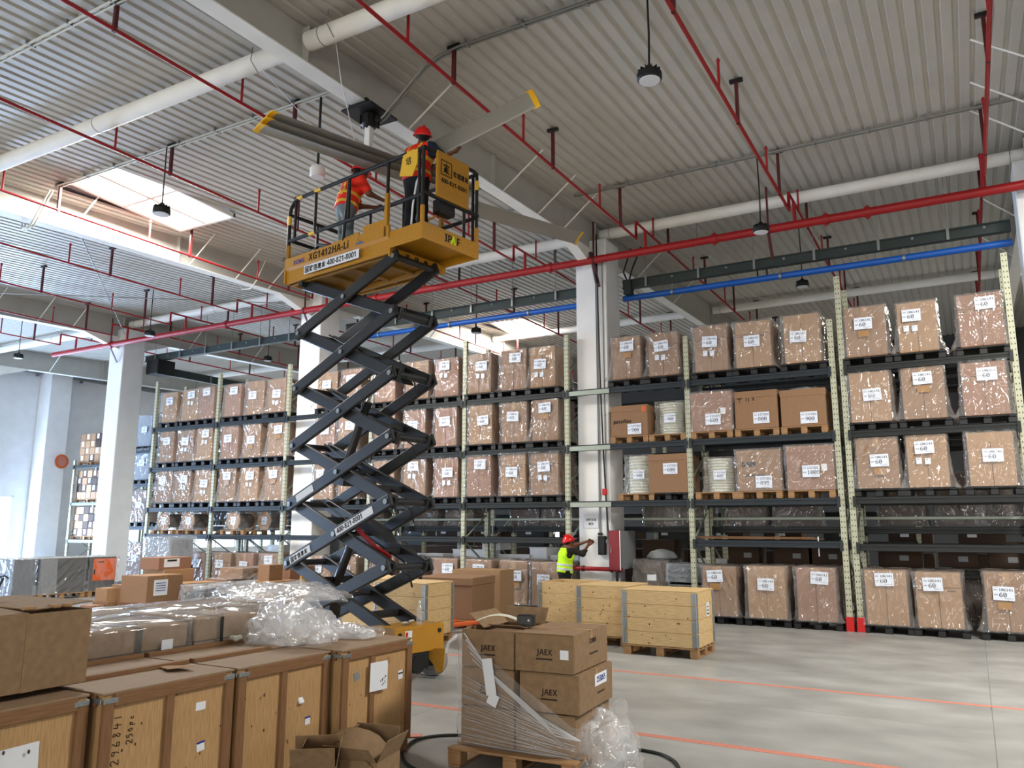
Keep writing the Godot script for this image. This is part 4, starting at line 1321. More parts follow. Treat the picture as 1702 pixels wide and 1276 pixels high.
func lift() -> void:
	var o := thing("scissor_lift", "yellow and dark grey scissor lift raised high beneath the ceiling fan", "scissor lift", LIFT_AT, LIFT_TURN)
	var s := S()
	# chassis
	extrude(s, [Vector2(-2.5, 0.3), Vector2(-2.42, 0.22), Vector2(-0.62, 0.22), Vector2(-0.52, 0.3), Vector2(-0.1, 0.34), Vector2(0.0, 0.34), Vector2(0.0, 0.64), Vector2(-0.02, 0.655), Vector2(-0.42, 0.655), Vector2(-0.5, 0.5), Vector2(-2.2, 0.5), Vector2(-2.3, 0.62), Vector2(-2.5, 0.62)], 0.84, Transform3D(Basis(), Vector3(0, 0, -0.42)))
	part("chassis", s.commit(), M.yellow, o)
	s = S()
	for z in [-0.08, -0.76]:
		lathe(s, [Vector2(0, -0.012), Vector2(0.028, -0.012), Vector2(0.028, 0.006), Vector2(0, 0.006)], 12, Transform3D(Basis(Vector3.BACK, -PI / 2), Vector3(0.004, 0.57, z)))
	part("lashing_hole", s.commit(), M.black, o)
	bpart("warning_plate", Vector3(0.004, 0.55, -0.22), Vector3(0.004, 0.12, 0.12), M.paper, o, 0.0)
	bpart("warning_mark", Vector3(0.007, 0.57, -0.19), Vector3(0.003, 0.05, 0.04), M.foot_red, o, 0.0)
	s = S()
	box(s, Vector3(-0.1, 0.24, -0.35), Vector3(0.2, 0.2, 0.5), 0.02)
	tube(s, [Vector3(0.01, 0.2, -0.4), Vector3(-0.2, 0.2, -0.4)], 0.11, 14)
	part("drive_unit", s.commit(), M.black, o)
	extrudep("fender", [Vector2(-0.14, 0.36), Vector2(0.14, 0.36), Vector2(0.12, 0.1), Vector2(0.03, 0.06), Vector2(0.0, 0.16), Vector2(-0.1, 0.28)], 0.05, M.yellow, o, Transform3D(Basis(Vector3.UP, 0.5), Vector3(0.0, 0, -0.68)))
	for x in [-0.16, -2.2]:
		for z in [-0.02, -0.82]:
			s = S()
			var T := Transform3D(Basis(Vector3.UP, 0.25 if x > -1 and z < -0.5 else 0.0) * Basis(Vector3.RIGHT, PI / 2), Vector3(x, 0.19, z))
			lathe(s, [Vector2(0.0, -0.06), Vector2(0.11, -0.06), Vector2(0.12, -0.075), Vector2(0.175, -0.07), Vector2(0.19, -0.05), Vector2(0.19, 0.05), Vector2(0.175, 0.07), Vector2(0.12, 0.075), Vector2(0.11, 0.06), Vector2(0.0, 0.06)], 28, T)
			var wl := part("wheel", s.commit(), M.grey_plastic if x > -1 else M.black_rubber, o)
			s = S()
			lathe(s, [Vector2(0.0, -0.085), Vector2(0.06, -0.08), Vector2(0.07, -0.06), Vector2(0.07, 0.06), Vector2(0.06, 0.08), Vector2(0.0, 0.085)], 14, T)
			part("hub", s.commit(), M.black, wl)
	s = S()
	tube(s, [Vector3(-0.35, 0.6, 0.02), Vector3(-2.2, 0.55, 0.02)], 0.022, 10)
	part("slide_rod", s.commit(), M.chrome, o)
	# scissor stack
	var uL := -2.27
	var uR := -0.29
	for k in 6:
		for far in [0, 1]:
			var zo := -0.09 if far == 0 else -0.83     # outer arm
			var zi := -0.18 if far == 0 else -0.74     # inner arm
			for q in [[Vector3(uL, HL[k + 1], zo), Vector3(uR, HL[k], zo)], [Vector3(uL, HL[k], zi), Vector3(uR, HL[k + 1], zi)]]:
				s = S()
				var d: Vector3 = (q[1] - q[0]).normalized()
				bar(s, q[0] - d * 0.07, q[1] + d * 0.07, 0.165, 0.062, Vector3.UP, 0.012)
				var a := part("scissor_arm", s.commit(), M.lift_grey, o)
				s = S()
				var sg := 1.0 if far == 0 else -1.0
				for p in [q[0], q[1], (q[0] + q[1]) / 2]:
					lathe(s, [Vector2(0, 0.0), Vector2(0.022, 0.0), Vector2(0.022, 0.012), Vector2(0.034, 0.012), Vector2(0.034, 0.02), Vector2(0.012, 0.02), Vector2(0.0, 0.014)], 14, Transform3D(Basis(Vector3.RIGHT, sg * PI / 2), p + Vector3(0, 0, sg * 0.03)))
				part("pin_head", s.commit(), M.galvanized, a)
	for k in 7:
		for x in [uL, uR]:
			s = S()
			tube(s, [Vector3(x, HL[k], -0.06), Vector3(x, HL[k], -0.86)], 0.045, 12)
			part("cross_tube", s.commit(), M.lift_grey, o)
	for k in 6:
		var y: float = (HL[k] + HL[k + 1]) / 2
		s = S()
		tube(s, [Vector3((uL + uR) / 2, y, -0.06), Vector3((uL + uR) / 2, y, -0.86)], 0.035, 10)
		part("centre_pin", s.commit(), M.lift_grey, o)
		for f in [0.28, 0.78]:   # square ties between the inner arms
			bpart("arm_tie", Vector3(lerpf(uL, uR, f), lerpf(HL[k], HL[k + 1], f), -0.46), Vector3(0.09, 0.09, 0.5), M.lift_grey, o, 0.008)
	# lift cylinders with gusset plates and red hoses
	for q in [[Vector3(-1.75, 0.95, -0.46), Vector3(-1.2, 1.95, -0.46)], [Vector3(-1.55, 2.7, -0.46), Vector3(-0.95, 4.0, -0.46)]]:
		s = S()
		var a: Vector3 = q[0]
		var b: Vector3 = q[1]
		tube(s, [a, a.lerp(b, 0.62)], 0.06, 14)
		lathe(s, [Vector2(0.0, 0), Vector2(0.07, 0), Vector2(0.07, 0.08), Vector2(0.0, 0.08)], 14, Transform3D(Basis(Quaternion(Vector3.UP, (b - a).normalized())), a.lerp(b, 0.6)))
		var cyl := part("lift_cylinder", s.commit(), M.lift_grey, o)
		s = S()
		tube(s, [a.lerp(b, 0.6), b], 0.035, 12)
		part("piston_rod", s.commit(), M.chrome, cyl)
		extrudep("gusset_plate", [Vector2(a.x - 0.42, a.y - 0.22), Vector2(a.x + 0.05, a.y - 0.3), Vector2(a.x + 0.12, a.y + 0.03), Vector2(a.x - 0.3, a.y + 0.1)], 0.2, M.lift_grey, o, Transform3D(Basis(), Vector3(0, 0, a.z)))
		extrudep("gusset_plate", [Vector2(b.x - 0.1, b.y + 0.1), Vector2(b.x + 0.5, b.y - 0.16), Vector2(b.x + 0.6, b.y - 0.3), Vector2(b.x - 0.05, b.y - 0.08)], 0.2, M.lift_grey, o, Transform3D(Basis(), Vector3(0, 0, b.z)))
	s = S()
	for i in 3:
		tube(s, [Vector3(-1.15, 1.93 - i * 0.05, -0.24 - i * 0.03), Vector3(-0.7, 1.63 - i * 0.04, -0.24 - i * 0.03), Vector3(-0.4, 1.48 - i * 0.03, -0.28)], 0.013, 6)
	part("hydraulic_hose", s.commit(), M.red_pipe, o)
	s = S()
	for k in range(1, 5):
		tube(s, [Vector3(uL + 0.1, HL[k] + 0.05, -0.55), Vector3(-1.3, (HL[k] + HL[k + 1]) / 2 + 0.02, -0.55), Vector3(uR - 0.1, HL[k + 1] + 0.05, -0.5)], 0.014, 6)
		tube(s, [Vector3(uR, HL[k + 1], -0.3), Vector3(uR + 0.16, HL[k + 1] - 0.1, -0.35), Vector3(uR + 0.05, HL[k + 1] - 0.25, -0.5)], 0.012, 6)
	part("cable_run", s.commit(), M.black, o)
	# stickers on the near outer arms
	sticker(o, 4, 0.52, 0.88, "400-821-8001")
	sticker(o, 4, 0.04, 0.26, "")
	sticker(o, 3, 0.08, 0.26, "-")
	# --- platform
	var p := Vector3(0, 0, 0)
	s = S()
	extrude(s, [Vector2(-0.03, 5.41), Vector2(0.0, 5.41), Vector2(0.004, 5.6), Vector2(0.03, 5.64), Vector2(0.03, 5.79), Vector2(0.0, 5.8), Vector2(-0.012, 5.8), Vector2(-0.012, 5.62), Vector2(-0.03, 5.6)].map(func(v): return Vector2(-v.x, v.y)), 2.27, Transform3D(Basis(Vector3.BACK * -1.0, Vector3.UP, Vector3.RIGHT), Vector3(-1.465, 0, -0.03)))
	box(s, Vector3(-0.66, 5.85, -0.035), Vector3(0.44, 0.12, 0.016), 0.004)
	for i in 6:
		box(s, Vector3(-1.0 - i * 0.09, 5.81, -0.03), Vector3(0.09, 0.02 + 0.012 * (5 - i), 0.016), 0.002)
	part("side_panel", s.commit(), M.yellow, o)
	s = S()
	box(s, Vector3(-1.465, 5.6, -1.1), Vector3(2.27, 0.38, 0.03), 0.006)
	box(s, Vector3(-2.59, 5.6, -0.55), Vector3(0.03, 0.38, 1.1), 0.006)
	part("side_panel", s.commit(), M.yellow, o)
	s = S()
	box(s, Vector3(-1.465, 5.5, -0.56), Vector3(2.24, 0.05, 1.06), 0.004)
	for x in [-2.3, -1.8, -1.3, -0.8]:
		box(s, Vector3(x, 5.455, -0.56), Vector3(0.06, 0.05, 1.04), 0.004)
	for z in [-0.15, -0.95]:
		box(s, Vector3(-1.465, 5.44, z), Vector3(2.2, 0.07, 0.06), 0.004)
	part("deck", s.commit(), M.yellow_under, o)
	s = S()
	box(s, Vector3(-0.33, 5.43, -0.55), Vector3(0.03, 0.13, 1.06), 0.005)
	part("end_plate", s.commit(), M.yellow, o)
	# roll-out deck
	s = S()
	box(s, Vector3(-0.2, 5.6, -0.555), Vector3(1.0, 0.03, 1.06), 0.004)
	for z in [-0.03, -1.08]:
		box(s, Vector3(-0.02, 5.59, z), Vector3(0.62, 0.23, 0.025), 0.004)
	box(s, Vector3(0.285, 5.59, -0.555), Vector3(0.025, 0.23, 1.1), 0.004)
	part("extension_deck", s.commit(), M.yellow, o)
	# guard rails
	var rail := func(P: Array, r := 0.028, m: Material = M.lift_rail, n := "guard_rail"):
		var q := S()
		tube(q, P, r, 10)
		part(n, q.commit(), m, o)
	var yt := 6.72
	var ym := 6.08
	rail.call([Vector3(-2.57, 5.7, -0.03), Vector3(-2.57, 6.52, -0.03), Vector3(-2.55, 6.6, -0.03), Vector3(-2.47, 6.68, -0.03), Vector3(-2.36, yt, -0.03), Vector3(-0.3, yt, -0.03), Vector3(0.3, yt, -0.03)])
	rail.call([Vector3(-2.57, ym, -0.03), Vector3(-0.38, ym, -0.03)])
	rail.call([Vector3(-0.3, ym, -0.03), Vector3(0.27, ym, -0.03)])
	rail.call([Vector3(-2.57, 5.7, -1.08), Vector3(-2.57, 6.52, -1.08), Vector3(-2.47, 6.68, -1.08), Vector3(-2.36, yt, -1.08), Vector3(0.27, yt, -1.08)])
	rail.call([Vector3(-2.57, ym, -1.08), Vector3(0.27, ym, -1.08)])
	rail.call([Vector3(-2.57, 6.5, -0.03), Vector3(-2.57, 6.5, -1.08)])
	rail.call([Vector3(-2.57, 6.1, -0.03), Vector3(-2.57, 6.1, -1.08)])
	rail.call([Vector3(0.27, yt, -0.03), Vector3(0.3, yt, -0.12), Vector3(0.3, yt, -0.98), Vector3(0.27, yt, -1.08)])
	rail.call([Vector3(0.29, 6.1, -0.03), Vector3(0.29, 6.1, -1.08)])
	for x in [-2.43, -1.95, -1.2]:
		rail.call([Vector3(x, ym, -0.03), Vector3(x, yt, -0.03)], 0.022)
		rail.call([Vector3(x, 5.7, -1.08), Vector3(x, yt, -1.08)], 0.022)
	rail.call([Vector3(-1.2, yt, -0.03), Vector3(-1.3, 5.75, -0.03)], 0.022)
	rail.call([Vector3(-2.57, 6.5, -0.55), Vector3(-2.57, 5.75, -0.55)], 0.022)
	for z in [-0.03, -1.08]:
		rail.call([Vector3(-0.4, 6.2, z), Vector3(-0.4, yt, z)], 0.024)
		rail.call([Vector3(0.27, 5.7, z), Vector3(0.27, yt, z)], 0.024)
		rail.call([Vector3(0.2, 5.7, z), Vector3(0.2, yt, z)], 0.022)
		bpart("post_foot", Vector3(-0.4, 5.95, z), Vector3(0.06, 0.62, 0.06), M.yellow, o, 0.008)
		bpart("post_foot", Vector3(0.27, 5.8, z), Vector3(0.05, 0.26, 0.05), M.yellow, o, 0.008)
		bpart("post_foot", Vector3(-2.57, 5.85, z), Vector3(0.07, 0.32, 0.05), M.yellow, o, 0.008)
	rail.call([Vector3(0.29, 5.7, -0.8), Vector3(0.29, 6.3, -0.8)], 0.022)
	rail.call([Vector3(-2.2, 5.72, -0.3), Vector3(-2.3, 5.95, -0.3), Vector3(-2.2, 6.02, -0.3), Vector3(-1.8, 5.9, -0.3), Vector3(-1.75, 5.72, -0.3)], 0.03, M.black, "folding_handle")
	rail.call([Vector3(-2.45, 5.7, -0.6), Vector3(-2.4, 5.95, -0.6), Vector3(-2.3, 6.0, -0.6), Vector3(-2.2, 5.75, -0.6)], 0.02, M.black, "folding_handle")
	for q in [Vector3(-2.33, yt, -0.03), Vector3(-1.9, yt, -0.03), Vector3(-2.57, 6.4, -0.03), Vector3(0.05, yt, -0.03), Vector3(0.27, 6.55, -1.08), Vector3(-2.0, ym, -0.03)]:
		var sv := S()
		var along := Vector3.UP if absf(q.x) > 2.5 or q.z < -1 else Vector3.RIGHT
		tube(sv, [q - along * 0.07, q + along * 0.07], 0.0305, 10, false)
		part("yellow_band", sv.commit(), M.band_yellow, o)
	rail.call([Vector3(-0.9, 6.2, -1.0), Vector3(-0.4, 6.26, -1.0)], 0.018, M.yellow)
	# boxes on the rails: document box, controller, plate
	bpart("document_box", Vector3(0.33, 6.42, -0.52), Vector3(0.05, 0.64, 0.62), M.yellow, o, 0.012)
	var B := Basis(Vector3.UP, PI / 2)
	s = S()
	strokes(s, ["logo"], 0.2, 1.2, 0.012, Transform3D(B, Vector3(0.358, 6.42, -0.27)))
	strokes(s, ["hong"], 0.12, 1.2, 0.014, Transform3D(B, Vector3(0.358, 6.46, -0.31)))
	strokes(s, ["hong", "xin", "jian", "fa"], 0.075, 1.02, 0.012, Transform3D(B, Vector3(0.358, 6.46, -0.50)))
	part("lettering", s.commit(), M.ink, o)
	text(o, "400-821-8001", 0.06, Vector3(0.357, 6.31, -0.27), B, M.ink)
	bpart("controller", Vector3(0.2, 6.04, -0.5), Vector3(0.16, 0.2, 0.3), M.black, o, 0.02)
	extrudep("sign_plate", [Vector2(-0.16, 6.32), Vector2(0.08, 6.26), Vector2(0.17, 6.42), Vector2(0.17, 6.62), Vector2(-0.1, 6.6)], 0.012, M.band_yellow, o, Transform3D(Basis(), Vector3(0.02, 0.1, 0.0)))
	s = S()
	strokes(s, ["xin"], 0.1, 1.0, 0.01, Transform3D(Basis(), Vector3(-0.02, 6.54, 0.01)))
	part("lettering", s.commit(), M.ink, o)
	s = S()
	tube(s, [Vector3(0.1, 6.7, -0.05), Vector3(0.24, 6.74, -0.08), Vector3(0.2, 6.5, -0.1), Vector3(0.1, 6.3, -0.08), Vector3(0.06, 6.0, -0.06), Vector3(0.05, 5.72, -0.05)], 0.013, 6)
	part("white_cable", s.commit(), M.paper, o)
	# writing on the side panel
	text(o, "XG1412HA-Li", 0.105, Vector3(-2.02, 5.65, 0.002), Basis(), M.ink)
	text(o, "XCMG", 0.065, Vector3(-2.38, 5.66, 0.002), Basis(), M.ink_blue)
	s = S()
	extrude(s, [Vector2(0, 0), Vector2(0.05, 0.1), Vector2(0.07, 0.02), Vector2(0.12, 0.04)], 0.003, Transform3D(Basis(), Vector3(-0.98, 5.67, 0.003)))
	extrude(s, [Vector2(0.0, 0), Vector2(0.12, 0.02), Vector2(0.2, 0.0), Vector2(0.1, -0.01)], 0.003, Transform3D(Basis(), Vector3(-1.0, 5.665, 0.003)))
	part("printed_emblem", s.commit(), M.blue_pipe, o)
	bpart("phone_plate", Vector3(-1.47, 5.51, 0.032), Vector3(1.2, 0.13, 0.005), M.paper, o, 0.0)
	s = S()
	strokes(s, ["logo", "hong", "xin", "jian", "fa"], 0.085, 1.1, 0.012, Transform3D(Basis(), Vector3(-2.04, 5.467, 0.037)))
	part("lettering", s.commit(), M.ink, o)
	text(o, "400-821-8001", 0.08, Vector3(-1.55, 5.472, 0.035), Basis(), M.ink, 0.92)
	s = S()
	strokes(s, ["hong", "xin", "jian", "fa"], 0.09, 1.9, 0.014, Transform3D(B, Vector3(-0.31, 5.385, -0.3)))
	part("lettering", s.commit(), M.ink_brown, o)
	text(o, "IP", 0.105, Vector3(0.3, 5.545, -0.42), B, M.ink)
	text(o, "F", 0.105, Vector3(0.3, 5.545, -0.645), B, M.ink)
	s = S()
	extrude(s, [Vector2(0, 0), Vector2(0.05, 0.115), Vector2(0.06, 0.115), Vector2(0.1, 0), Vector2(0.07, 0), Vector2(0.055, 0.06), Vector2(0.03, 0.0)], 0.004, Transform3D(B, Vector3(0.3, 5.545, -0.535)))
	part("printed_emblem", s.commit(), M.vest_yellow, o)

func extrudep(called: String, poly: Array, d: float, m: Material, parent: Node, T := Transform3D()) -> MeshInstance3D:
	var s := S()
	extrude(s, poly, d, T)
	return part(called, s.commit(), m, parent)

func sticker(o: Node3D, k: int, f0: float, f1: float, t: String) -> void:
	# white strip along the near outer arm that rises to the right from level k+1 to level k
	var a := Vector3(-2.27, HL[k + 1], -0.056)
	var b := Vector3(-0.29, HL[k], -0.056)
	var d := (b - a).normalized()
	var B := Basis(d, Vector3.BACK.cross(d), Vector3.BACK)
	var c := a.lerp(b, (f0 + f1) / 2)
	var L := (b - a).length() * (f1 - f0)
	var pl := bpart("sticker", c, Vector3(L, 0.1, 0.004), M.paper, o, 0.0, B)
	if t == "400-821-8001":
		var m := text(pl, t, 0.07, Vector3(-L / 2 + 0.03, -0.03, 0.003), Basis(), M.ink, 0.9)
		m.name = "lettering"
	elif t == "":
		var s := S()
		strokes(s, ["logo", "hong", "xin", "jian", "fa"], 0.065, 1.2, 0.01, Transform3D(Basis(), Vector3(-L / 2 + 0.03, -0.033, 0.004)))
		part("lettering", s.commit(), M.ink, pl)

# ---------------------------------------------------------------- ceiling fan in assembly
func LW(u: float, y: float, w: float) -> Vector3:
	return LIFT_AT + Basis(Vector3.UP, LIFT_TURN) * Vector3(-u, y, -w)

func blade(label: String, root: Vector3, tip: Vector3, roll: float, cap := true) -> void:
	var d := (tip - root)
	var L := d.length()
	d /= L
	var z := d.cross(Vector3.UP).normalized()
	var y := z.cross(d)
	var o := thing("fan_blade", label, "fan blade", root, 0.0, "")
	o.transform.basis = Basis(d, y, z) * Basis(Vector3.RIGHT, roll)
	var prof := []
	for i in 13:
		var a := PI * i / 12.0
		prof.append(Vector2(-cos(a) * 0.115, 0.018 * sin(a) + 0.02 * sin(a)))
	for i in range(1, 12):
		var a := PI * (12 - i) / 12.0
		prof.append(Vector2(-cos(a) * 0.115, 0.022 * sin(a) - 0.006))
	var s := S()
	extrude(s, prof, L, Transform3D(Basis(Vector3.BACK * -1.0, Vector3.UP, Vector3.RIGHT), Vector3(L / 2, 0, 0)))
	part("blade", s.commit(), M.aluminium, o)
	if cap:
		s = S()
		extrude(s, prof.map(func(v): return v * 1.12), 0.1, Transform3D(Basis(Vector3.BACK * -1.0, Vector3.UP, Vector3.RIGHT), Vector3(L + 0.02, 0, 0)))
		part("tip_cap", s.commit(), M.band_cap, o)
	s = S()
	box(s, Vector3(-0.03, 0.012, 0), Vector3(0.12, 0.016, 0.12), 0.003)
	part("root_plate", s.commit(), M.galvanized, o)

func fan() -> void:
	mat("band_cap", Color(0.95, 0.72, 0.05), 0.45)
	var o := thing("ceiling_fan_hub", "large ceiling fan mount: black clamp plate and white down tube", "fan", Vector3(-7.2, 7.2, -8.4))
	var s := S()
	box(s, Vector3(0, 0.6, 0), Vector3(0.56, 0.03, 0.62), 0.006)
	box(s, Vector3(0, 0.66, 0.24), Vector3(0.34, 0.1, 0.07), 0.006)
	box(s, Vector3(0, 0.66, -0.24), Vector3(0.34, 0.1, 0.07), 0.006)
	part("clamp_plate", s.commit(), M.black, o)
	s = S()
	lathe(s, [Vector2(0, 0.4), Vector2(0.09, 0.4), Vector2(0.13, 0.44), Vector2(0.13, 0.58), Vector2(0, 0.58)], 14)
	for k in 6:
		box(s, Vector3(cos(k * TAU / 6) * 0.13, 0.5, sin(k * TAU / 6) * 0.13), Vector3(0.05, 0.14, 0.02), 0.003, Basis(Vector3.UP, -k * TAU / 6))
	part("gimbal", s.commit(), M.black, o)
	s = S()
	box(s, Vector3(0, 0.22, 0), Vector3(0.1, 0.46, 0.1), 0.008)
	box(s, Vector3(0, -0.01, 0), Vector3(0.14, 0.08, 0.12), 0.008)
	part("down_tube", s.commit(), M.white_paint, o)
	s = S()
	for y in [0.0, 0.4]:
		tube(s, [Vector3(0, y, 0.04), Vector3(0, y, 0.07)], 0.02, 10)
	part("bolt", s.commit(), M.black, o)
	bpart("cable_gland", Vector3(0.17, 0.48, 0.02), Vector3(0.08, 0.06, 0.06), M.black, o, 0.01)
	for i in 3:
		blade("grey fan blade with yellow tip laid across the rails, %s of three" % ["lowest", "middle", "uppermost"][i], LW(0.62 - i * 0.13, 6.84 + 0.035 * i, 1.75), LW(1.22 - i * 0.12, 6.87 + 0.045 * i, -1.4), 0.0)
	blade("grey fan blade lifted by the red-helmeted worker, yellow tip up right", LW(0.25, 6.93, 0.5), LW(-1.36, 7.4, 0.92), -0.65)
	blade("grey fan blade sticking out behind the platform, yellow tip at right", LW(-0.15, 6.28, 1.2), LW(0.05, 6.74, 4.1), -0.8)
	var wl := thing("white_sensor", "small white round box hung from the ceiling left of the fan", "sensor", Vector3(-8.2, 7.06, -8.42))
	s = S()
	lathe(s, [Vector2(0, 0), Vector2(0.1, 0.0), Vector2(0.115, 0.02), Vector2(0.115, 0.13), Vector2(0.1, 0.17), Vector2(0, 0.17)], 20)
	part("shade", s.commit(), M.white_paint, wl)
	s = S()
	tube(s, [Vector3(0, 0.16, 0), Vector3(0, 1.32, 0)], 0.02, 8)
	part("stem", s.commit(), M.black, wl)

# ---------------------------------------------------------------- foreground
func ply_crate(label: String, x1: float, z0: float, z1: float, h: float, x0: float, mid: Array, loose := false) -> Node3D:
	# plywood case with battens; its long face looks along +x at x1, z0 is its near end
	var o := thing("plywood_crate", label, "crate", Vector3((x0 + x1) / 2, 0, (z0 + z1) / 2))
	var w := x1 - x0
	var d := z0 - z1
	var hb := 0.1
	bpart("panel", Vector3(w / 2 - 0.022, (h + hb) / 2, 0), Vector3(0.014, h - hb, d - 0.01), M.ply_y, o, 0.002)
	bpart("panel", Vector3(-w / 2 + 0.022, (h + hb) / 2, 0), Vector3(0.014, h - hb, d - 0.01), M.ply_y, o, 0.002)
	bpart("panel", Vector3(0, (h + hb) / 2, d / 2 - 0.022), Vector3(w - 0.06, h - hb, 0.014), M.ply_y, o, 0.002)
	bpart("panel", Vector3(0, (h + hb) / 2, -d / 2 + 0.022), Vector3(w - 0.06, h - hb, 0.014), M.ply_y, o, 0.002)
	for sx in [-1.0, 1.0]:
		for sz in [-1.0, 1.0]:
			bpart("corner_batten", Vector3(sx * (w / 2 - 0.007), (h + hb) / 2 - 0.02, sz * (d / 2 - 0.035)), Vector3(0.022, h - hb - 0.05, 0.07), M.batten_y, o, 0.003)
			bpart("metal_corner", Vector3(sx * (w / 2 + 0.002), h - 0.035, sz * (d / 2 - 0.045)), Vector3(0.012, 0.03, 0.09), M.galvanized, o, 0.003)
			bpart("metal_corner", Vector3(sx * (w / 2 - 0.06), h - 0.035, sz * (d / 2 + 0.002)), Vector3(0.09, 0.03, 0.012), M.galvanized, o, 0.003)
	for q in mid:
		bpart("batten", Vector3(w / 2 - 0.007, (h + hb) / 2 - 0.02, d / 2 - q), Vector3(0.022, h - hb - 0.08, 0.055), M.batten_y, o, 0.003)
	for sx in [-1.0, 1.0]:
		bpart("edge_batten", Vector3(sx * (w / 2 - 0.006), h - 0.035, 0), Vector3(0.026, 0.07, d - 0.14), M.batten_z, o, 0.003)
		bpart("edge_batten", Vector3(sx * (w / 2 - 0.006), hb + 0.03, 0), Vector3(0.026, 0.06, d - 0.14), M.batten_z, o, 0.003)
	for sz in [-1.0, 1.0]:
		bpart("edge_batten", Vector3(0, h - 0.035, sz * (d / 2 - 0.006)), Vector3(w - 0.14, 0.07, 0.026), M.batten_x, o, 0.003)
	for k in 2:   # lid in two sheets, battens along the seam
		bpart("lid_sheet", Vector3(-w / 4 + k * w / 2, h + 0.003, 0), Vector3(w / 2 - 0.008, 0.014, d + 0.01), M.ply_top, o, 0.003)
	bpart("lid_batten", Vector3(0.02, h + 0.022, 0), Vector3(0.06, 0.028, d), M.batten_z, o, 0.004)
	bpart("lid_batten", Vector3(-w / 2 + 0.03, h + 0.022, 0), Vector3(0.06, 0.028, d), M.batten_z, o, 0.004)
	for k in 3:
		bpart("skid", Vector3(0, 0.05, (k - 1) * (d / 2 - 0.08)), Vector3(w, 0.1, 0.1), M.batten_x, o, 0.006)
	var s := S()
	for k in 14:
		var kz := rng.randf_range(-d / 2 + 0.05, d / 2 - 0.05)
		var ky := rng.randf_range(0.15, h - 0.06)
		lathe(s, [Vector2(0.0, 0.0), Vector2(rng.randf_range(0.003, 0.009), 0.0), Vector2(0.0, 0.001)], 7, Transform3D(Basis(Vector3.BACK, -PI / 2) * Basis.from_scale(Vector3(1.5, 1, 1)), Vector3(w / 2 + (0.005 if k % 3 == 0 else -0.0148), ky, kz)))
	part("knot", s.commit(), M.knot, o)
	return o

func on_face(o: Node3D, called: String, z: float, y: float, w: float, h: float, m: Material, off: float, tilt := 0.0) -> MeshInstance3D:
	return part(called, boxm(Vector3(w, h, 0.002), 0.0), m, o, Transform3D(Basis(Vector3.UP, PI / 2) * Basis(Vector3.BACK, tilt), Vector3(off, y, z)))

func carton(label: String, at: Vector3, size: Vector3, turn: float, m: Material, group := "", tape := true, called := "carton") -> Node3D:
	# closed carton standing on «at», flaps meeting under a strip of tape
	var o := thing(called, label, "carton", at, turn, group)
	bpart("body", Vector3(0, (size.y - 0.006) / 2, 0), Vector3(size.x, size.y - 0.006, size.z), m, o, 0.006)
	for sg in [-1.0, 1.0]:
		bpart("flap", Vector3(0, size.y - 0.003, sg * (size.z / 4)), Vector3(size.x - 0.004, 0.006, size.z / 2 - 0.004), m, o, 0.002)
	if tape:
		var s := S()
		box(s, Vector3(0, size.y + 0.0008, 0), Vector3(size.x + 0.002, 0.0012, 0.055))
		for sg in [-1.0, 1.0]:
			box(s, Vector3(sg * (size.x / 2 + 0.0008), size.y - 0.035, 0), Vector3(0.0012, 0.07, 0.055))
		part("tape", s.commit(), M.kraft_tape, o)
	return o

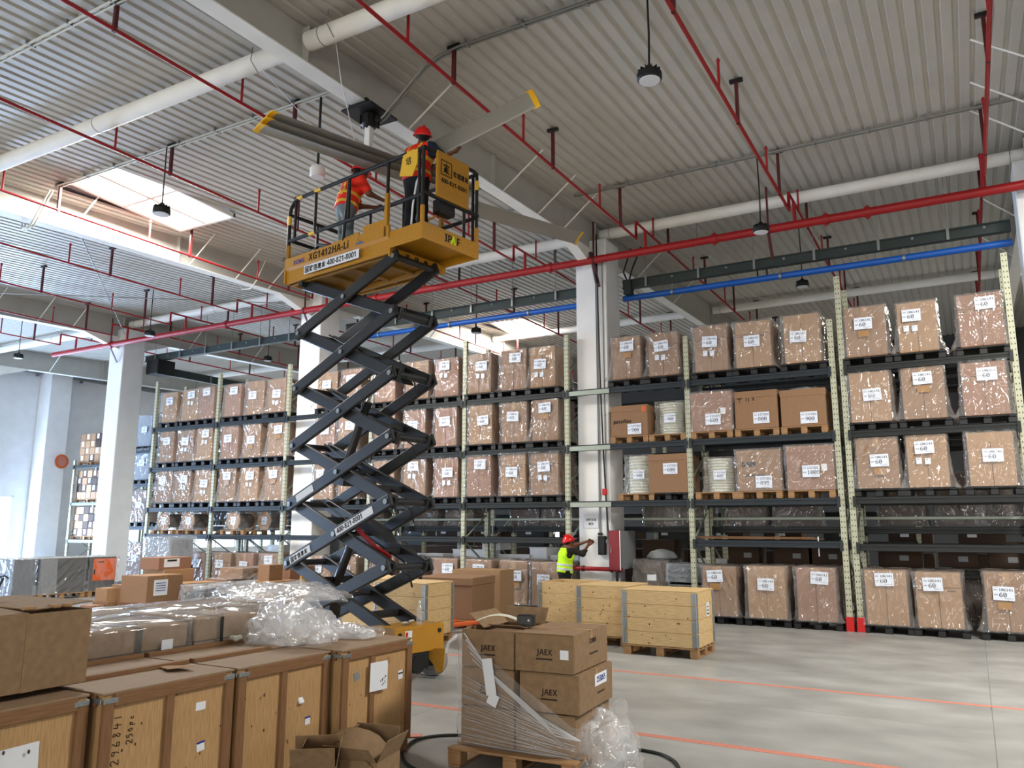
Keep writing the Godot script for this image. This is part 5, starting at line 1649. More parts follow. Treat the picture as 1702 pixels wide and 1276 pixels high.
func foreground() -> void:
	# row of four plywood cases, long faces towards the aisle
	var c0 := ply_crate("nearest plywood crate at left edge under the big carton", -4.45, -1.95, -2.97, 0.9, -5.45, [0.5])
	var c1 := ply_crate("plywood crate with handwritten number 296841, second from the left", -4.38, -3.01, -3.95, 0.9, -5.38, [0.45])
	var c2 := ply_crate("plywood crate third from the left, small stickers, film heap above", -4.37, -3.98, -4.87, 0.9, -5.37, [0.42])
	var c3 := ply_crate("plywood crate nearest the lift with taped white paper sheet", -4.27, -4.9, -5.78, 0.905, -5.27, [0.36])
	var s := S()
	# handwriting runs upwards on the second crate
	var T := Transform3D(Basis(Vector3.UP, PI / 2) * Basis(Vector3.BACK, PI / 2), Vector3(0.4865, 0.5, 0.335))
	strokes(s, ["2", "9", "6", "8", "4", "1"], 0.048, 1.05, 0.004, T)
	strokes(s, ["2", "5", "0", "p", "c"], 0.04, 0.85, 0.004, Transform3D(T.basis, Vector3(0.4865, 0.6, 0.255)))
	part("handwriting", s.commit(), M.ink_brown, c1)
	on_face(c1, "sticker", -0.22, 0.72, 0.075, 0.05, M.paper, 0.487, 0.0)
	on_face(c1, "sticker", -0.24, 0.47, 0.06, 0.05, M.paper, 0.487, 0.1)
	on_face(c1, "sticker_edge", -0.24, 0.497, 0.06, 0.012, M.ink_blue, 0.4875, 0.1)
	on_face(c0, "paper_sheet", -0.12, 0.56, 0.27, 0.3, M.paper, 0.4885, 0.03)
	on_face(c0, "sticker", -0.33, 0.44, 0.07, 0.03, M.grey_plastic, 0.4885, -0.3)
	on_face(c2, "sticker", -0.24, 0.44, 0.05, 0.045, M.paper, 0.487, 0.05)
	on_face(c2, "sticker_edge", -0.24, 0.468, 0.056, 0.012, M.ink_blue, 0.4875, 0.05)
	bpart("torn_paper", Vector3(0.487, 0.6, -0.16), Vector3(0.02, 0.05, 0.05), M.paper, c2, 0.008, Basis(Vector3.BACK, 0.6))
	on_face(c3, "paper_sheet", 0.02, 0.67, 0.22, 0.22, M.paper, 0.516, -0.02)
	on_face(c3, "tape_corner", -0.1, 0.775, 0.03, 0.06, M.kraft_tape, 0.5175, 0.3)
	s = S()
	var T3 := Transform3D(Basis(Vector3.UP, PI / 2) * Basis(Vector3.BACK, 0.4), Vector3(0.5185, 0.62, 0.0))
	strokes(s, ["c", "p", "c", "0"], 0.022, 1.0, 0.003, T3)
	strokes(s, ["c", "c", "1"], 0.02, 1.0, 0.003, T3.translated(Vector3(0, -0.03, -0.02)))
	part("handwriting", s.commit(), M.ink, c3)
	on_face(c3, "sticker", 0.26, 0.7, 0.06, 0.06, M.grey_plastic, 0.487, 0.25)
	on_face(c3, "sticker", -0.3, 0.63, 0.06, 0.07, M.paper, 0.487, 0.05)
	on_face(c3, "sticker_edge", -0.3, 0.642, 0.06, 0.012, M.ink, 0.4875, 0.05)
	# big old carton on the nearest crate
	var o := thing("carton", "big open brown carton standing on nearest crate, left edge", "carton", Vector3(-5.05, 0.945, -2.48), 0.02)
	var w := 0.84
	var d := 1.14
	var h := 0.42
	bpart("side", Vector3(w / 2, h / 2, 0), Vector3(0.012, h, d), M.kraft_front, o, 0.003)
	bpart("side", Vector3(-w / 2, h / 2, 0), Vector3(0.012, h, d), M.kraft_front, o, 0.003)
	bpart("side", Vector3(0, h / 2, d / 2), Vector3(w, h, 0.012), M.kraft_front, o, 0.003)
	bpart("side", Vector3(0, h / 2, -d / 2), Vector3(w, h, 0.012), M.kraft_front, o, 0.003)
	bpart("bottom", Vector3(0, 0.006, 0), Vector3(w - 0.02, 0.012, d - 0.02), M.kraft_front, o, 0.0)
	bpart("flap", Vector3(w / 2 - 0.2, h + 0.012, 0.18), Vector3(0.4, 0.008, d * 0.66), M.kraft_front, o, 0.002, Basis(Vector3.BACK, -0.05))
	bpart("flap", Vector3(0.02, h + 0.03, -d / 2 + 0.17), Vector3(w * 0.94, 0.008, 0.36), M.kraft_front, o, 0.002, Basis(Vector3.RIGHT, 0.06))
	bpart("flap", Vector3(-w / 2 + 0.18, h + 0.02, 0), Vector3(0.36, 0.008, d * 0.9), M.kraft_front, o, 0.002, Basis(Vector3.BACK, 0.05))
	s = S()
	for q in [-0.35, -0.2, -0.43]:
		box(s, Vector3(w / 2 - 0.02, h + 0.03, q), Vector3(0.07, 0.02, 0.05), 0.006, Basis(Vector3.UP, q * 9))
	part("torn_edge", s.commit(), M.kraft_light, o)
	bpart("tape", Vector3(w / 2 + 0.007, h / 2, -0.22), Vector3(0.0015, h, 0.07), M.kraft_front, o, 0.0)
	# long wrapped cartons behind the crates
	for q in [["wrapped long carton with green strap right behind the nearest crates", Vector3(-5.88, 0, -3.72), Vector3(0.78, 1.1, 1.42)], ["wrapped long carton with two straps behind the middle crates", Vector3(-5.85, 0, -5.0), Vector3(0.76, 1.12, 1.0)], ["wrapped long carton farthest back of the three behind the crates", Vector3(-7.0, 0, -5.2), Vector3(0.75, 1.06, 2.4)]]:
		var sz: Vector3 = q[2]
		var wc := thing("wrapped_carton", q[0], "carton", q[1])
		bpart("body", Vector3(0, sz.y * 0.42 + 0.1, 0), Vector3(sz.x, sz.y * 0.84 - 0.2, sz.z), M.kraft_front, wc, 0.01)
		bpart("lid", Vector3(0, sz.y - 0.09, 0), Vector3(sz.x + 0.02, 0.18, sz.z + 0.02), M.kraft_front, wc, 0.01)
		part("film", film_mesh(int(sz.z * 3) % 6, sz.x + 0.05, sz.y - 0.08, sz.z + 0.05, 0.02, 0.02), M.film, wc, Transform3D(Basis(), Vector3(0, 0.1, 0)))
		for f in ([0.0] if sz.z > 2 else [-0.2, 0.26]):
			s = S()
			box(s, Vector3(0, sz.y + 0.012, f * sz.z), Vector3(sz.x + 0.07, 0.003, 0.03))
			box(s, Vector3(sz.x / 2 + 0.034, sz.y / 2, f * sz.z), Vector3(0.003, sz.y, 0.03))
			part("strap", s.commit(), M.hose_green, wc)
		if sz.z > 1.2 and sz.z < 2.0:
			bpart("paper_label", Vector3(sz.x / 2 + 0.036, 0.95, -0.52), Vector3(0.002, 0.09, 0.1), M.paper, wc, 0.0)
		elif sz.z < 1.2:
			s = S()
			strokes(s, ["1"], 0.06, 1.0, 0.008, Transform3D(Basis(), Vector3(0.3, 0.96, sz.z / 2 + 0.04)))
			part("printed_mark", s.commit(), M.ink, wc)
		bpart("pallet_base", Vector3(0, 0.05, 0), Vector3(sz.x, 0.1, sz.z), M.pallet_x, wc, 0.006)
	# clear film heap on the crates
	film_heap("big crumpled heap of clear film on the crates before the lift", Vector3(-4.95, 0.92, -5.05), Vector3(0.42, 0.33, 0.34), 3)
	film_heap("long loose clear film lying behind the heap", Vector3(-6.1, 1.14, -6.05), Vector3(0.75, 0.14, 0.5), 5)
	film_heap("low crumpled film tail beside the heap, on the last crate", Vector3(-4.75, 0.92, -5.52), Vector3(0.3, 0.1, 0.2), 8)
	var scrap := thing("paper_scrap", "torn paper scrap lying on the crate lids", "paper", Vector3(-4.75, 0.925, -3.75), 0.4)
	s = S()
	for k in 4:
		box(s, Vector3(k * 0.03, 0.003 * k, k * 0.025), Vector3(0.16, 0.003, 0.06), 0.001, Basis(Vector3.UP, k * 0.2) * Basis(Vector3.BACK, 0.05))
	part("sheet", s.commit(), M.kraft_light, scrap)
	var scrap2 := thing("foam_scrap", "white foam and paper scraps beside the strapped wrapped carton", "scrap", Vector3(-5.3, 0.94, -4.75), 0.0)
	s = S()
	for k in 5:
		box(s, Vector3(k * 0.05, 0.02, sin(k * 2.0) * 0.06 - k * 0.05), Vector3(0.07, 0.035, 0.05), 0.012, Basis(Vector3.UP, k) * Basis(Vector3.BACK, 0.4 * k))
	part("foam", s.commit(), M.spool_white, scrap2)
	bpart("sheet", Vector3(0.1, 0.004, -0.32), Vector3(0.12, 0.003, 0.26), M.paper, scrap2, 0.0, Basis(Vector3.BACK, 0.1))
	# torn open cartons on the floor before the last crate
	var oc := thing("torn_carton", "torn open cartons on the floor, bottom centre, before the crates", "carton", Vector3(-3.86, 0, -4.5), 0.35)
	open_box(oc, Vector3(-0.16, 0, 0.16), Vector3(0.3, 0.3, 0.24), 0.3, 0.5)
	open_box(oc, Vector3(0.1, 0, -0.1), Vector3(0.36, 0.3, 0.34), -0.15, 0.8)
	s = S()
	var rows := []
	for j in 5:
		var row := PackedVector3Array()
		for i in 14:
			var a := PI * i / 13.0
			row.append(Vector3(cos(a) * (0.3 - 0.012 * j), 0.16 + sin(a) * (0.3 - 0.02 * j), -0.16 + j * 0.07 + 0.015 * sin(i * 1.3)))
		rows.append(row)
	grid(s, rows)
	part("bent_flap", s.commit(), M.kraft_front, oc)
	# pallet with six cartons, partly wrapped
	var turn := 0.07
	var pc := Vector3(-3.27, 0, -6.13)
	wood_pallet("wooden pallet under the half-wrapped cartons, front centre", pc + Vector3(0.02, 0, 0.02), turn, 1.08, 1.0)
	var R := Basis(Vector3.UP, turn)
	var nm := ["bottom", "middle", "top"]
	for lv in 3:
		for c in 2:
			var off := Vector3(-0.24 + c * 0.5, 0.147 + lv * 0.296, 0.0)
			if lv == 1 and c == 1: off += Vector3(0.03, 0, -0.01)
			if lv == 2 and c == 1: off += Vector3(-0.005, 0, 0.0)
			var sz := Vector3(0.47 if c == 0 else 0.5, 0.29, 0.78)
			var lab: String = ["left", "right"][c] + " " + nm[lv]
			var b: Node3D
			if lv == 2 and c == 0:
				b = thing("carton", "open top left carton of the half-wrapped pallet, flaps up", "carton", pc + R * off, turn, "cartons on the front pallet")
				for q in [[Vector3(0, 0.145, 0.384), Vector3(0.47, 0.29, 0.008)], [Vector3(0, 0.145, -0.384), Vector3(0.47, 0.29, 0.008)], [Vector3(0.231, 0.145, 0), Vector3(0.008, 0.29, 0.76)], [Vector3(-0.231, 0.145, 0), Vector3(0.008, 0.29, 0.76)]]:
					bpart("side", q[0], q[1], M.kraft_front, b, 0.002)
				bpart("bottom", Vector3(0, 0.006, 0), Vector3(0.45, 0.01, 0.75), M.kraft_front, b, 0.0)
				bpart("contents", Vector3(0, 0.13, 0), Vector3(0.44, 0.22, 0.74), M.kraft_edge, b, 0.01)
				bpart("flap", Vector3(-0.23, 0.33, -0.1), Vector3(0.006, 0.18, 0.5), M.kraft_front, b, 0.002, Basis(Vector3.BACK, 0.9))
				bpart("flap", Vector3(0.1, 0.3, 0.2), Vector3(0.3, 0.006, 0.2), M.kraft_front, b, 0.002, Basis(Vector3.RIGHT, -0.25))
				bpart("flap", Vector3(0.0, 0.34, -0.36), Vector3(0.4, 0.16, 0.006), M.kraft_front, b, 0.002, Basis(Vector3.RIGHT, -0.6))
			else:
				b = carton("%s carton of the half-wrapped pallet, front centre" % lab, pc + R * off, sz, turn, M.kraft_front, "cartons on the front pallet")
			if lv > 0:
				var y0 := 0.13
				text(b, "JAEX", 0.043, Vector3(-0.06, y0, sz.z / 2 + 0.001), Basis(), M.ink_brown)
				bpart("printed_line", Vector3(0.0, y0 - 0.03, sz.z / 2 + 0.001), Vector3(0.14, 0.012, 0.001), M.ink_brown, b, 0.0)
			if c == 1:
				var BR := Basis(Vector3.UP, PI / 2)
				if lv == 2:
					bpart("sticker", Vector3(0.17, 0.14, sz.z / 2 + 0.001), Vector3(0.07, 0.07, 0.002), M.paper, b, 0.0)
					text(b, "ZZ3055", 0.036, Vector3(sz.x / 2 + 0.001, 0.19, 0.05), BR, M.ink_brown)
					bpart("printed_line", Vector3(sz.x / 2 + 0.001, 0.11, -0.05), Vector3(0.001, 0.012, 0.2), M.ink_brown, b, 0.0)
				elif lv == 1:
					bpart("sticker", Vector3(sz.x / 2 + 0.001, 0.2, -0.1), Vector3(0.002, 0.09, 0.28), M.paper, b, 0.0)
					text(b, "253055", 0.045, Vector3(sz.x / 2 + 0.002, 0.18, 0.0), BR, M.ink_blue)
					bpart("printed_line", Vector3(sz.x / 2 + 0.001, 0.1, -0.1), Vector3(0.001, 0.012, 0.17), M.ink_brown, b, 0.0)
	var sw := thing("black_box", "small black open box on the half-wrapped cartons", "box", pc + R * Vector3(-0.02, 1.045, 0.12), 0.3)
	bpart("shell", Vector3(0, 0.045, 0), Vector3(0.14, 0.09, 0.1), M.black, sw, 0.006)
	bpart("window", Vector3(0.01, 0.05, 0.051), Vector3(0.1, 0.06, 0.004), M.cabinet_grey, sw, 0.002)
	bpart("knob", Vector3(0.03, 0.05, 0.055), Vector3(0.015, 0.015, 0.01), M.paper, sw, 0.004)
	var hose := thing("grey_hose", "pale bent strip lying in the open top carton", "strip", pc + R * Vector3(-0.3, 1.05, 0.05), 0.2)
	s = S()
	rows = []
	for j in 9:
		var t := j / 8.0
		rows.append(PackedVector3Array([Vector3(-0.16 + t * 0.36, 0.02 + 0.05 * sin(t * PI), 0.16 - t * 0.1), Vector3(-0.16 + t * 0.36, 0.03 + 0.05 * sin(t * PI), 0.1 - t * 0.1)]))
	grid(s, rows)
	part("strip", s.commit(), M.spool_white, hose)
	# stretch film pulled low round the cartons, torn down to a bunch at the right corner
	var wrap := thing("stretch_film", "torn clear stretch film round the lower cartons, front centre", "film", pc, turn)
	s = S()
	rows = []
	var nu := 60
	for j in 16:
		var row := PackedVector3Array()
		var v := j / 15.0
		for i in nu + 1:
			var t := i / float(nu)           # from the left back corner, along the front, to the right corner
			var p: Vector3
			var L0 := 0.62
			var L1 := 1.02
			var L2 := 0.5
			var q := t * (L0 + L1 + L2)
			if q < L0: p = Vector3(-0.5, 0, -L0 + 0.41 + q)
			elif q < L0 + L1: p = Vector3(-0.5 + (q - L0), 0, 0.41)
			else: p = Vector3(0.53, 0, 0.41 - (q - L0 - L1))
			var topy := 0.95 if q < L0 + 0.08 else lerpf(0.95, 0.36, clampf((q - L0 - 0.08) / (L1 - 0.1), 0, 1))
			p.y = lerpf(0.1, topy, v)
			var n := Vector3(-1, 0, 0) if q < L0 else Vector3(0, 0, 1) if q < L0 + L1 else Vector3(1, 0, 0)
			p += n * (0.004 * sin(v * 31.0 + t * 5.0) + 0.005 * sin(v * 77.0 - t * 23.0) + 0.006)
			row.append(p)
		rows.append(row)
	grid(s, rows)
	part("sheet", s.commit(), M.film, wrap)
	s = S()
	for k in 5:   # gathered strands running down to the bunch
		tube(s, [Vector3(-0.44 + k * 0.02, 1.0 - k * 0.05, 0.42), Vector3(-0.2 + k * 0.06, 0.72 - k * 0.05, 0.43), Vector3(0.25 + 0.03 * k, 0.42 - 0.03 * k, 0.44), Vector3(0.56, 0.28, 0.42)], 0.006, 5)
	for k in 26:   # thin gathered folds pulled tight across the front
		var f := k / 25.0
		var y0 := lerpf(0.14, 0.66, f) + 0.015 * sin(k * 2.3)
		var y1 := lerpf(0.13, 0.34, f) + 0.012 * sin(k * 1.7)
		tube(s, [Vector3(lerpf(-0.5, -0.3, fmod(k * 0.37, 1.0)), y0, 0.419), Vector3(0.0, lerpf(y0, y1, 0.45) - 0.006, 0.421), Vector3(lerpf(0.3, 0.54, fmod(k * 0.61, 1.0)), y1, 0.42)], 0.0022, 4)
	tube(s, [Vector3(-0.5, 0.98, 0.42), Vector3(-0.56, 0.92, 0.46), Vector3(-0.58, 0.84, 0.46)], 0.015, 6)
	part("strand", s.commit(), M.film_cloudy, wrap)
	bpart("paper_roll", Vector3(-0.2, 0.68, 0.435), Vector3(0.09, 0.28, 0.012), M.paper, wrap, 0.004, Basis(Vector3.BACK, 0.16))
	bpart("paper_roll", Vector3(-0.165, 0.51, 0.437), Vector3(0.09, 0.09, 0.012), M.paper, wrap, 0.004, Basis(Vector3.BACK, -0.4))
	film_heap("crumpled clear film bunch hanging off the pallet's right corner", pc + Vector3(0.62, 0.0, 0.0), Vector3(0.26, 0.5, 0.36), 12, true)
	# green hose on the floor
	var hs := thing("green_hose", "thin dark green hose curving on the floor round the pallet", "hose")
	s = S()
	var P := [Vector3(-3.7, 0.014, -6.5), Vector3(-4.2, 0.014, -6.35), Vector3(-4.4, 0.014, -6.08), Vector3(-4.3, 0.014, -5.75), Vector3(-4.12, 0.014, -5.5), Vector3(-3.9, 0.014, -5.35), Vector3(-3.5, 0.014, -5.2)]
	tube(s, smooth(P), 0.013, 8)
	P = [Vector3(-2.9, 0.014, -6.75), Vector3(-2.7, 0.014, -6.72), Vector3(-2.5, 0.014, -6.72), Vector3(-2.32, 0.014, -6.64), Vector3(-2.15, 0.014, -6.4), Vector3(-2.1, 0.014, -6.0), Vector3(-2.2, 0.014, -5.5)]
	tube(s, smooth(P), 0.013, 8)
	part("hose", s.commit(), M.hose_green, hs)
	var chip := thing("wood_offcut", "small reddish scrap on the floor beside the last crate", "scrap", Vector3(-4.55, 0.0, -6.15), 0.5)
	bpart("piece", Vector3(0, 0.006, 0), Vector3(0.22, 0.01, 0.1), M.line_orange, chip, 0.003, Basis(Vector3.BACK, 0.04))
	bpart("piece", Vector3(-0.08, 0.012, 0.03), Vector3(0.12, 0.012, 0.05), M.kraft_edge, chip, 0.003)

func smooth(P: Array) -> Array:
	var c := Curve3D.new()
	for i in P.size():
		var t: Vector3 = (P[mini(i + 1, P.size() - 1)] - P[maxi(i - 1, 0)]) / 6.0
		c.add_point(P[i], -t, t)
	c.bake_interval = 0.05
	return Array(c.get_baked_points())

func open_box(o: Node3D, at: Vector3, sz: Vector3, turn: float, lift: float) -> void:
	var B := Basis(Vector3.UP, turn)
	for q in [[Vector3(0, 0.5, 0.5), Vector3(1, 1, 0)], [Vector3(0, 0.5, -0.5), Vector3(1, 1, 0)], [Vector3(0.5, 0.5, 0), Vector3(0, 1, 1)], [Vector3(-0.5, 0.5, 0), Vector3(0, 1, 1)], [Vector3(0, 0.01, 0), Vector3(1, 0, 1)]]:
		bpart("side", at + B * (q[0] * sz), (q[1] * sz).max(Vector3.ONE * 0.007), M.kraft_front, o, 0.002, B)
	for k in 4:
		var a := k * PI / 2
		var r := sz.z / 2 if k % 2 == 0 else sz.x / 2
		var BB := B * Basis(Vector3.UP, a) * Basis(Vector3.RIGHT, lift - k * 0.35)
		bpart("flap", at + B * (Basis(Vector3.UP, a) * Vector3(0, sz.y, r)) + BB * Vector3(0, 0.075, 0), Vector3((sz.x if k % 2 == 0 else sz.z) * 0.95, 0.16, 0.006), M.kraft_front, o, 0.002, BB)

func film_heap(label: String, at: Vector3, r: Vector3, seed_: int, hanging := false) -> void:
	var o := thing("film_heap", label, "plastic film", at)
	var fz := FastNoiseLite.new()
	fz.seed = seed_
	fz.fractal_type = FastNoiseLite.FRACTAL_RIDGED
	fz.fractal_octaves = 3
	fz.frequency = 1.0
	var gz := FastNoiseLite.new()
	gz.seed = seed_ + 50
	gz.frequency = 1.0
	gz.fractal_octaves = 2
	for layer in 3:
		var rows := []
		for j in 40:
			var row := PackedVector3Array()
			var v := j / 39.0
			for i in 90:
				var a := TAU * i / 90
				var th := v * PI * 0.5
				var dir := Vector3(cos(a) * cos(th), sin(th), sin(a) * cos(th))
				var k := 1.0 - 0.13 * layer
				var base := dir * r * k
				var low := gz.get_noise_3d(base.x * 3.2 + layer * 3.0, base.y * 3.2, base.z * 3.2)
				var n := fz.get_noise_3d(base.x * 4.5 + layer * 5.0 + low, base.y * 4.5, base.z * 4.5 + low)
				var p := base * (0.95 + 0.4 * low) + dir * 0.035 * n
				if hanging:
					p.y = p.y * 0.9 + 0.03
					p += Vector3(0.25, 0, 0.1) * r * (1.0 - v) * gz.get_noise_2d(a * 2.0, layer * 9.0)
				p.y = maxf(p.y, 0.004 + 0.003 * layer)
				row.append(p)
			rows.append(row)
		var s := S()
		grid(s, rows, true, true)
		part("film", s.commit(), [M.film, M.film if hanging else M.film_cloudy, M.film_cloudy][layer], o)

# ---------------------------------------------------------------- middle distance
func pine_crate(label: String, x0: float, x1: float, z0: float, z1: float, h: float, lid := true) -> void:
	# pallet collar box of wide pine boards with steel hinges at the corners, on its pallet; z0 is the near face
	var c := Vector3((x0 + x1) / 2, 0, (z0 + z1) / 2)
	wood_pallet("pine pallet carrying the " + label.replace("pine crate", "pine crate"), c, 0.0, x1 - x0, z0 - z1)
	var o := thing("pine_crate", label, "crate", c + Vector3(0, 0.147, 0))
	var w := x1 - x0
	var d := z0 - z1
	var n := 4
	var bh := (h - 0.147) / n
	for k in n:
		var y := bh * (k + 0.5)
		for sg in [-1.0, 1.0]:
			bpart("board", Vector3(0, y, sg * (d / 2 - 0.012)), Vector3(w - 0.01, bh - 0.004, 0.022), M.pine_x, o, 0.003)
			bpart("board", Vector3(sg * (w / 2 - 0.012), y, 0), Vector3(0.022, bh - 0.004, d - 0.05), M.pine_z, o, 0.003)
	for sx in [-1.0, 1.0]:
		for sz in [-1.0, 1.0]:
			var s := S()
			for k in n:
				box(s, Vector3(sx * (w / 2 - 0.035), bh * (k + 0.5), sz * (d / 2 + 0.002)), Vector3(0.075, bh - 0.02, 0.004), 0.001)
				box(s, Vector3(sx * (w / 2 + 0.002), bh * (k + 0.5), sz * (d / 2 - 0.035)), Vector3(0.004, bh - 0.02, 0.075), 0.001)
				for q in 3:
					box(s, Vector3(sx * (w / 2 - 0.035), bh * (k + 0.2 + 0.3 * q), sz * (d / 2 + 0.006)), Vector3(0.014, 0.014, 0.006), 0.002)
			tube(s, [Vector3(sx * w / 2, 0.01, sz * d / 2), Vector3(sx * w / 2, h - 0.15, sz * d / 2)], 0.012, 8)
			part("hinge", s.commit(), M.galvanized, o)
	if lid:
		for k in 5:
			bpart("lid_board", Vector3(0, h - 0.147 + 0.009, -d / 2 + d * (k + 0.5) / 5), Vector3(w, 0.016, d / 5 - 0.003), M.pine_x, o, 0.003)
	var ks := S()
	for k in 16:
		lathe(ks, [Vector2(0.0, 0.0), Vector2(rng.randf_range(0.006, 0.013), 0.0), Vector2(0.0, 0.0015)], 7, Transform3D(Basis(Vector3.RIGHT, PI / 2), Vector3(rng.randf_range(-w / 2 + 0.1, w / 2 - 0.1), rng.randf_range(0.03, h - 0.2), d / 2 + 0.0002)))
	part("knot", ks.commit(), M.knot, o)
	if x1 > -4.0:
		bpart("label", Vector3(w / 2 + 0.003, 0.5, -0.12), Vector3(0.003, 0.2, 0.14), M.paper, o, 0.0)
		var s2 := S()
		for k in 3:
			box(s2, Vector3(w / 2 + 0.006, 0.44 + k * 0.05, -0.12), Vector3(0.002, 0.018, 0.09 - 0.02 * k))
		part("lettering", s2.commit(), M.ink, o)

func clutter() -> void:
	pine_crate("pine crate nearest, right of three, paper label on its end", -4.68, -3.55, -11.58, -12.45, 0.92)
	pine_crate("pine crate in the middle, behind the nearest crate", -5.72, -4.86, -12.2, -13.2, 0.91)
	pine_crate("pine crate at the left of three, hinged steel corner", -6.72, -5.76, -12.75, -13.65, 0.91, false)
	pine_crate("pine crate half hidden behind the scissor arms", -8.6, -7.6, -10.6, -11.4, 0.95)
	pine_crate("pine crate farther back behind the scissor lift, left", -9.9, -8.75, -11.2, -12.1, 0.95)
	# big lidded carton on its pallet
	wood_pallet("low wooden pallet under the big brown lidded carton", Vector3(-8.85, 0, -13.35), 0.12, 1.25, 1.1)
	var g := thing("lidded_carton", "big brown lidded carton with paper label behind the lift", "carton", Vector3(-8.85, 0.147, -13.35), 0.12)
	bpart("body", Vector3(0, 0.33, 0), Vector3(1.2, 0.66, 1.0), M.kraft, g, 0.012)
	bpart("lid", Vector3(0, 0.69, 0), Vector3(1.23, 0.15, 1.03), M.kraft, g, 0.012)
	part("label", label_quad(), label_mat("116266", "22"), g, Transform3D(Basis.from_scale(Vector3(0.26, 0.24, 1)), Vector3(-0.12, 0.36, 0.504)))
	bpart("label_tab", Vector3(-0.17, 0.54, 0.504), Vector3(0.05, 0.13, 0.003), M.paper, g, 0.0)
	bpart("label_tab", Vector3(-0.09, 0.54, 0.504), Vector3(0.05, 0.13, 0.003), M.paper, g, 0.0)
	bpart("sticker", Vector3(-0.42, 0.58, 0.502), Vector3(0.08, 0.07, 0.002), M.kraft_light, g, 0.0)
	carton("tan carton behind the big lidded carton", Vector3(-9.0, 0, -14.6), Vector3(1.1, 0.98, 0.7), 0.1, M.kraft_light)
	# pallet truck
	var pt := thing("pallet_truck", "orange pallet truck with black handle behind the lift", "pallet truck", Vector3(-8.55, 0, -11.75), -0.2)
	extrudep("hydraulic_body", [Vector2(-0.16, 0.1), Vector2(0.16, 0.1), Vector2(0.12, 0.42), Vector2(0.0, 0.5), Vector2(-0.1, 0.42)], 0.3, M.orange, pt)
	for x in [-0.2, 0.2]:
		bpart("fork", Vector3(x, 0.12, -0.75), Vector3(0.16, 0.06, 1.2), M.orange, pt, 0.015)
	var s := S()
	tube(s, [Vector3(0.1, 0.3, 0.1), Vector3(0.14, 0.8, 0.12), Vector3(0.16, 1.1, 0.14)], 0.035, 10)
	part("handle_bar", s.commit(), M.black, pt)
	s = S()
	tube(s, smooth([Vector3(0.1, 1.08, 0.14), Vector3(0.06, 1.18, 0.14), Vector3(0.08, 1.32, 0.14), Vector3(0.2, 1.36, 0.14), Vector3(0.3, 1.3, 0.14), Vector3(0.28, 1.18, 0.14), Vector3(0.18, 1.08, 0.14)]), 0.018, 8)
	part("handle_loop", s.commit(), M.black, pt)
	for x in [-0.09, 0.09]:
		s = S()
		lathe(s, [Vector2(0, -0.03), Vector2(0.09, -0.03), Vector2(0.09, 0.03), Vector2(0, 0.03)], 16, Transform3D(Basis(Vector3.BACK, PI / 2), Vector3(x, 0.09, 0.1)))
		part("wheel", s.commit(), M.black_rubber, pt)
	# water bottle on the lift chassis
	var wb := thing("water_bottle", "clear plastic water bottle standing on the lift chassis", "bottle", LIFT_AT + Basis(Vector3.UP, LIFT_TURN) * Vector3(-0.1, 0.655, -0.5))
	s = S()
	lathe(s, [Vector2(0, 0), Vector2(0.032, 0), Vector2(0.036, 0.01), Vector2(0.036, 0.07), Vector2(0.033, 0.08), Vector2(0.036, 0.09), Vector2(0.036, 0.17), Vector2(0.03, 0.2), Vector2(0.014, 0.235), Vector2(0.014, 0.26)], 18)
	part("body", s.commit(), M.bottle, wb)
	s = S()
	lathe(s, [Vector2(0.0, 0.255), Vector2(0.018, 0.255), Vector2(0.018, 0.285), Vector2(0, 0.287)], 14)
	part("cap", s.commit(), M.paper, wb)
	s = S()
	lathe(s, [Vector2(0.0345, 0.004), Vector2(0.0345, 0.1), Vector2(0, 0.1)], 18)
	part("water", s.commit(), M.bottle, wb)
	var gl := thing("work_glove", "crumpled pale work glove lying on the lift chassis", "glove", LIFT_AT + Basis(Vector3.UP, LIFT_TURN) * Vector3(-0.16, 0.655, -0.38))
	s = S()
	for k in 4:
		tube(s, [Vector3(0, 0.015, k * 0.02), Vector3(0.04, 0.03, k * 0.022), Vector3(0.075, 0.06, k * 0.025)], 0.012, 8)
	box(s, Vector3(-0.03, 0.02, 0.03), Vector3(0.08, 0.035, 0.08), 0.014)
	part("glove", s.commit(), M.spool_white, gl)
	# dark cabinets on pallets at the left
	for i in 3:
		var z0: float = [-11.42, -12.08, -13.4][i]
		var z1: float = [-11.98, -13.32, -14.2][i]
		var at := Vector3(-21.0, 0, (z0 + z1) / 2)
		wood_pallet("wooden pallet under the %s grey cabinet" % ["leftmost", "middle", "orange-doored"][i], at, PI / 2, z0 - z1, 0.9)
		var c := thing("machine_cabinet", "dark grey wrapped machine cabinet, %s" % ["leftmost of three, pale film", "middle and widest of three", "right of three, orange door"][i], "cabinet", at + Vector3(0, 0.147, 0))
		bpart("body", Vector3(0, 0.44, 0), Vector3(0.8, 0.88, z0 - z1 - 0.04), M.cabinet_grey, c, 0.015)
		bpart("top_sheet", Vector3(0, 0.89, 0), Vector3(0.84, 0.015, z0 - z1), M.spool_white, c, 0.004)
		part("film", film_mesh(i + 1, 0.85, 0.9, z0 - z1 + 0.02), M.film_grey if i == 0 else M.film, c)
		if i == 1:
			var fs := S()
			var rows := []
			for j in 8:
				var row := PackedVector3Array()
				for k in 14:
					row.append(Vector3(0.455 + 0.02 * sin(k * 2.1 + j * 0.4), j * 0.125, 0.64 - k * 0.035))
				rows.append(row)
			grid(fs, rows)
			part("hanging_film", fs.commit(), M.film_grey, c)
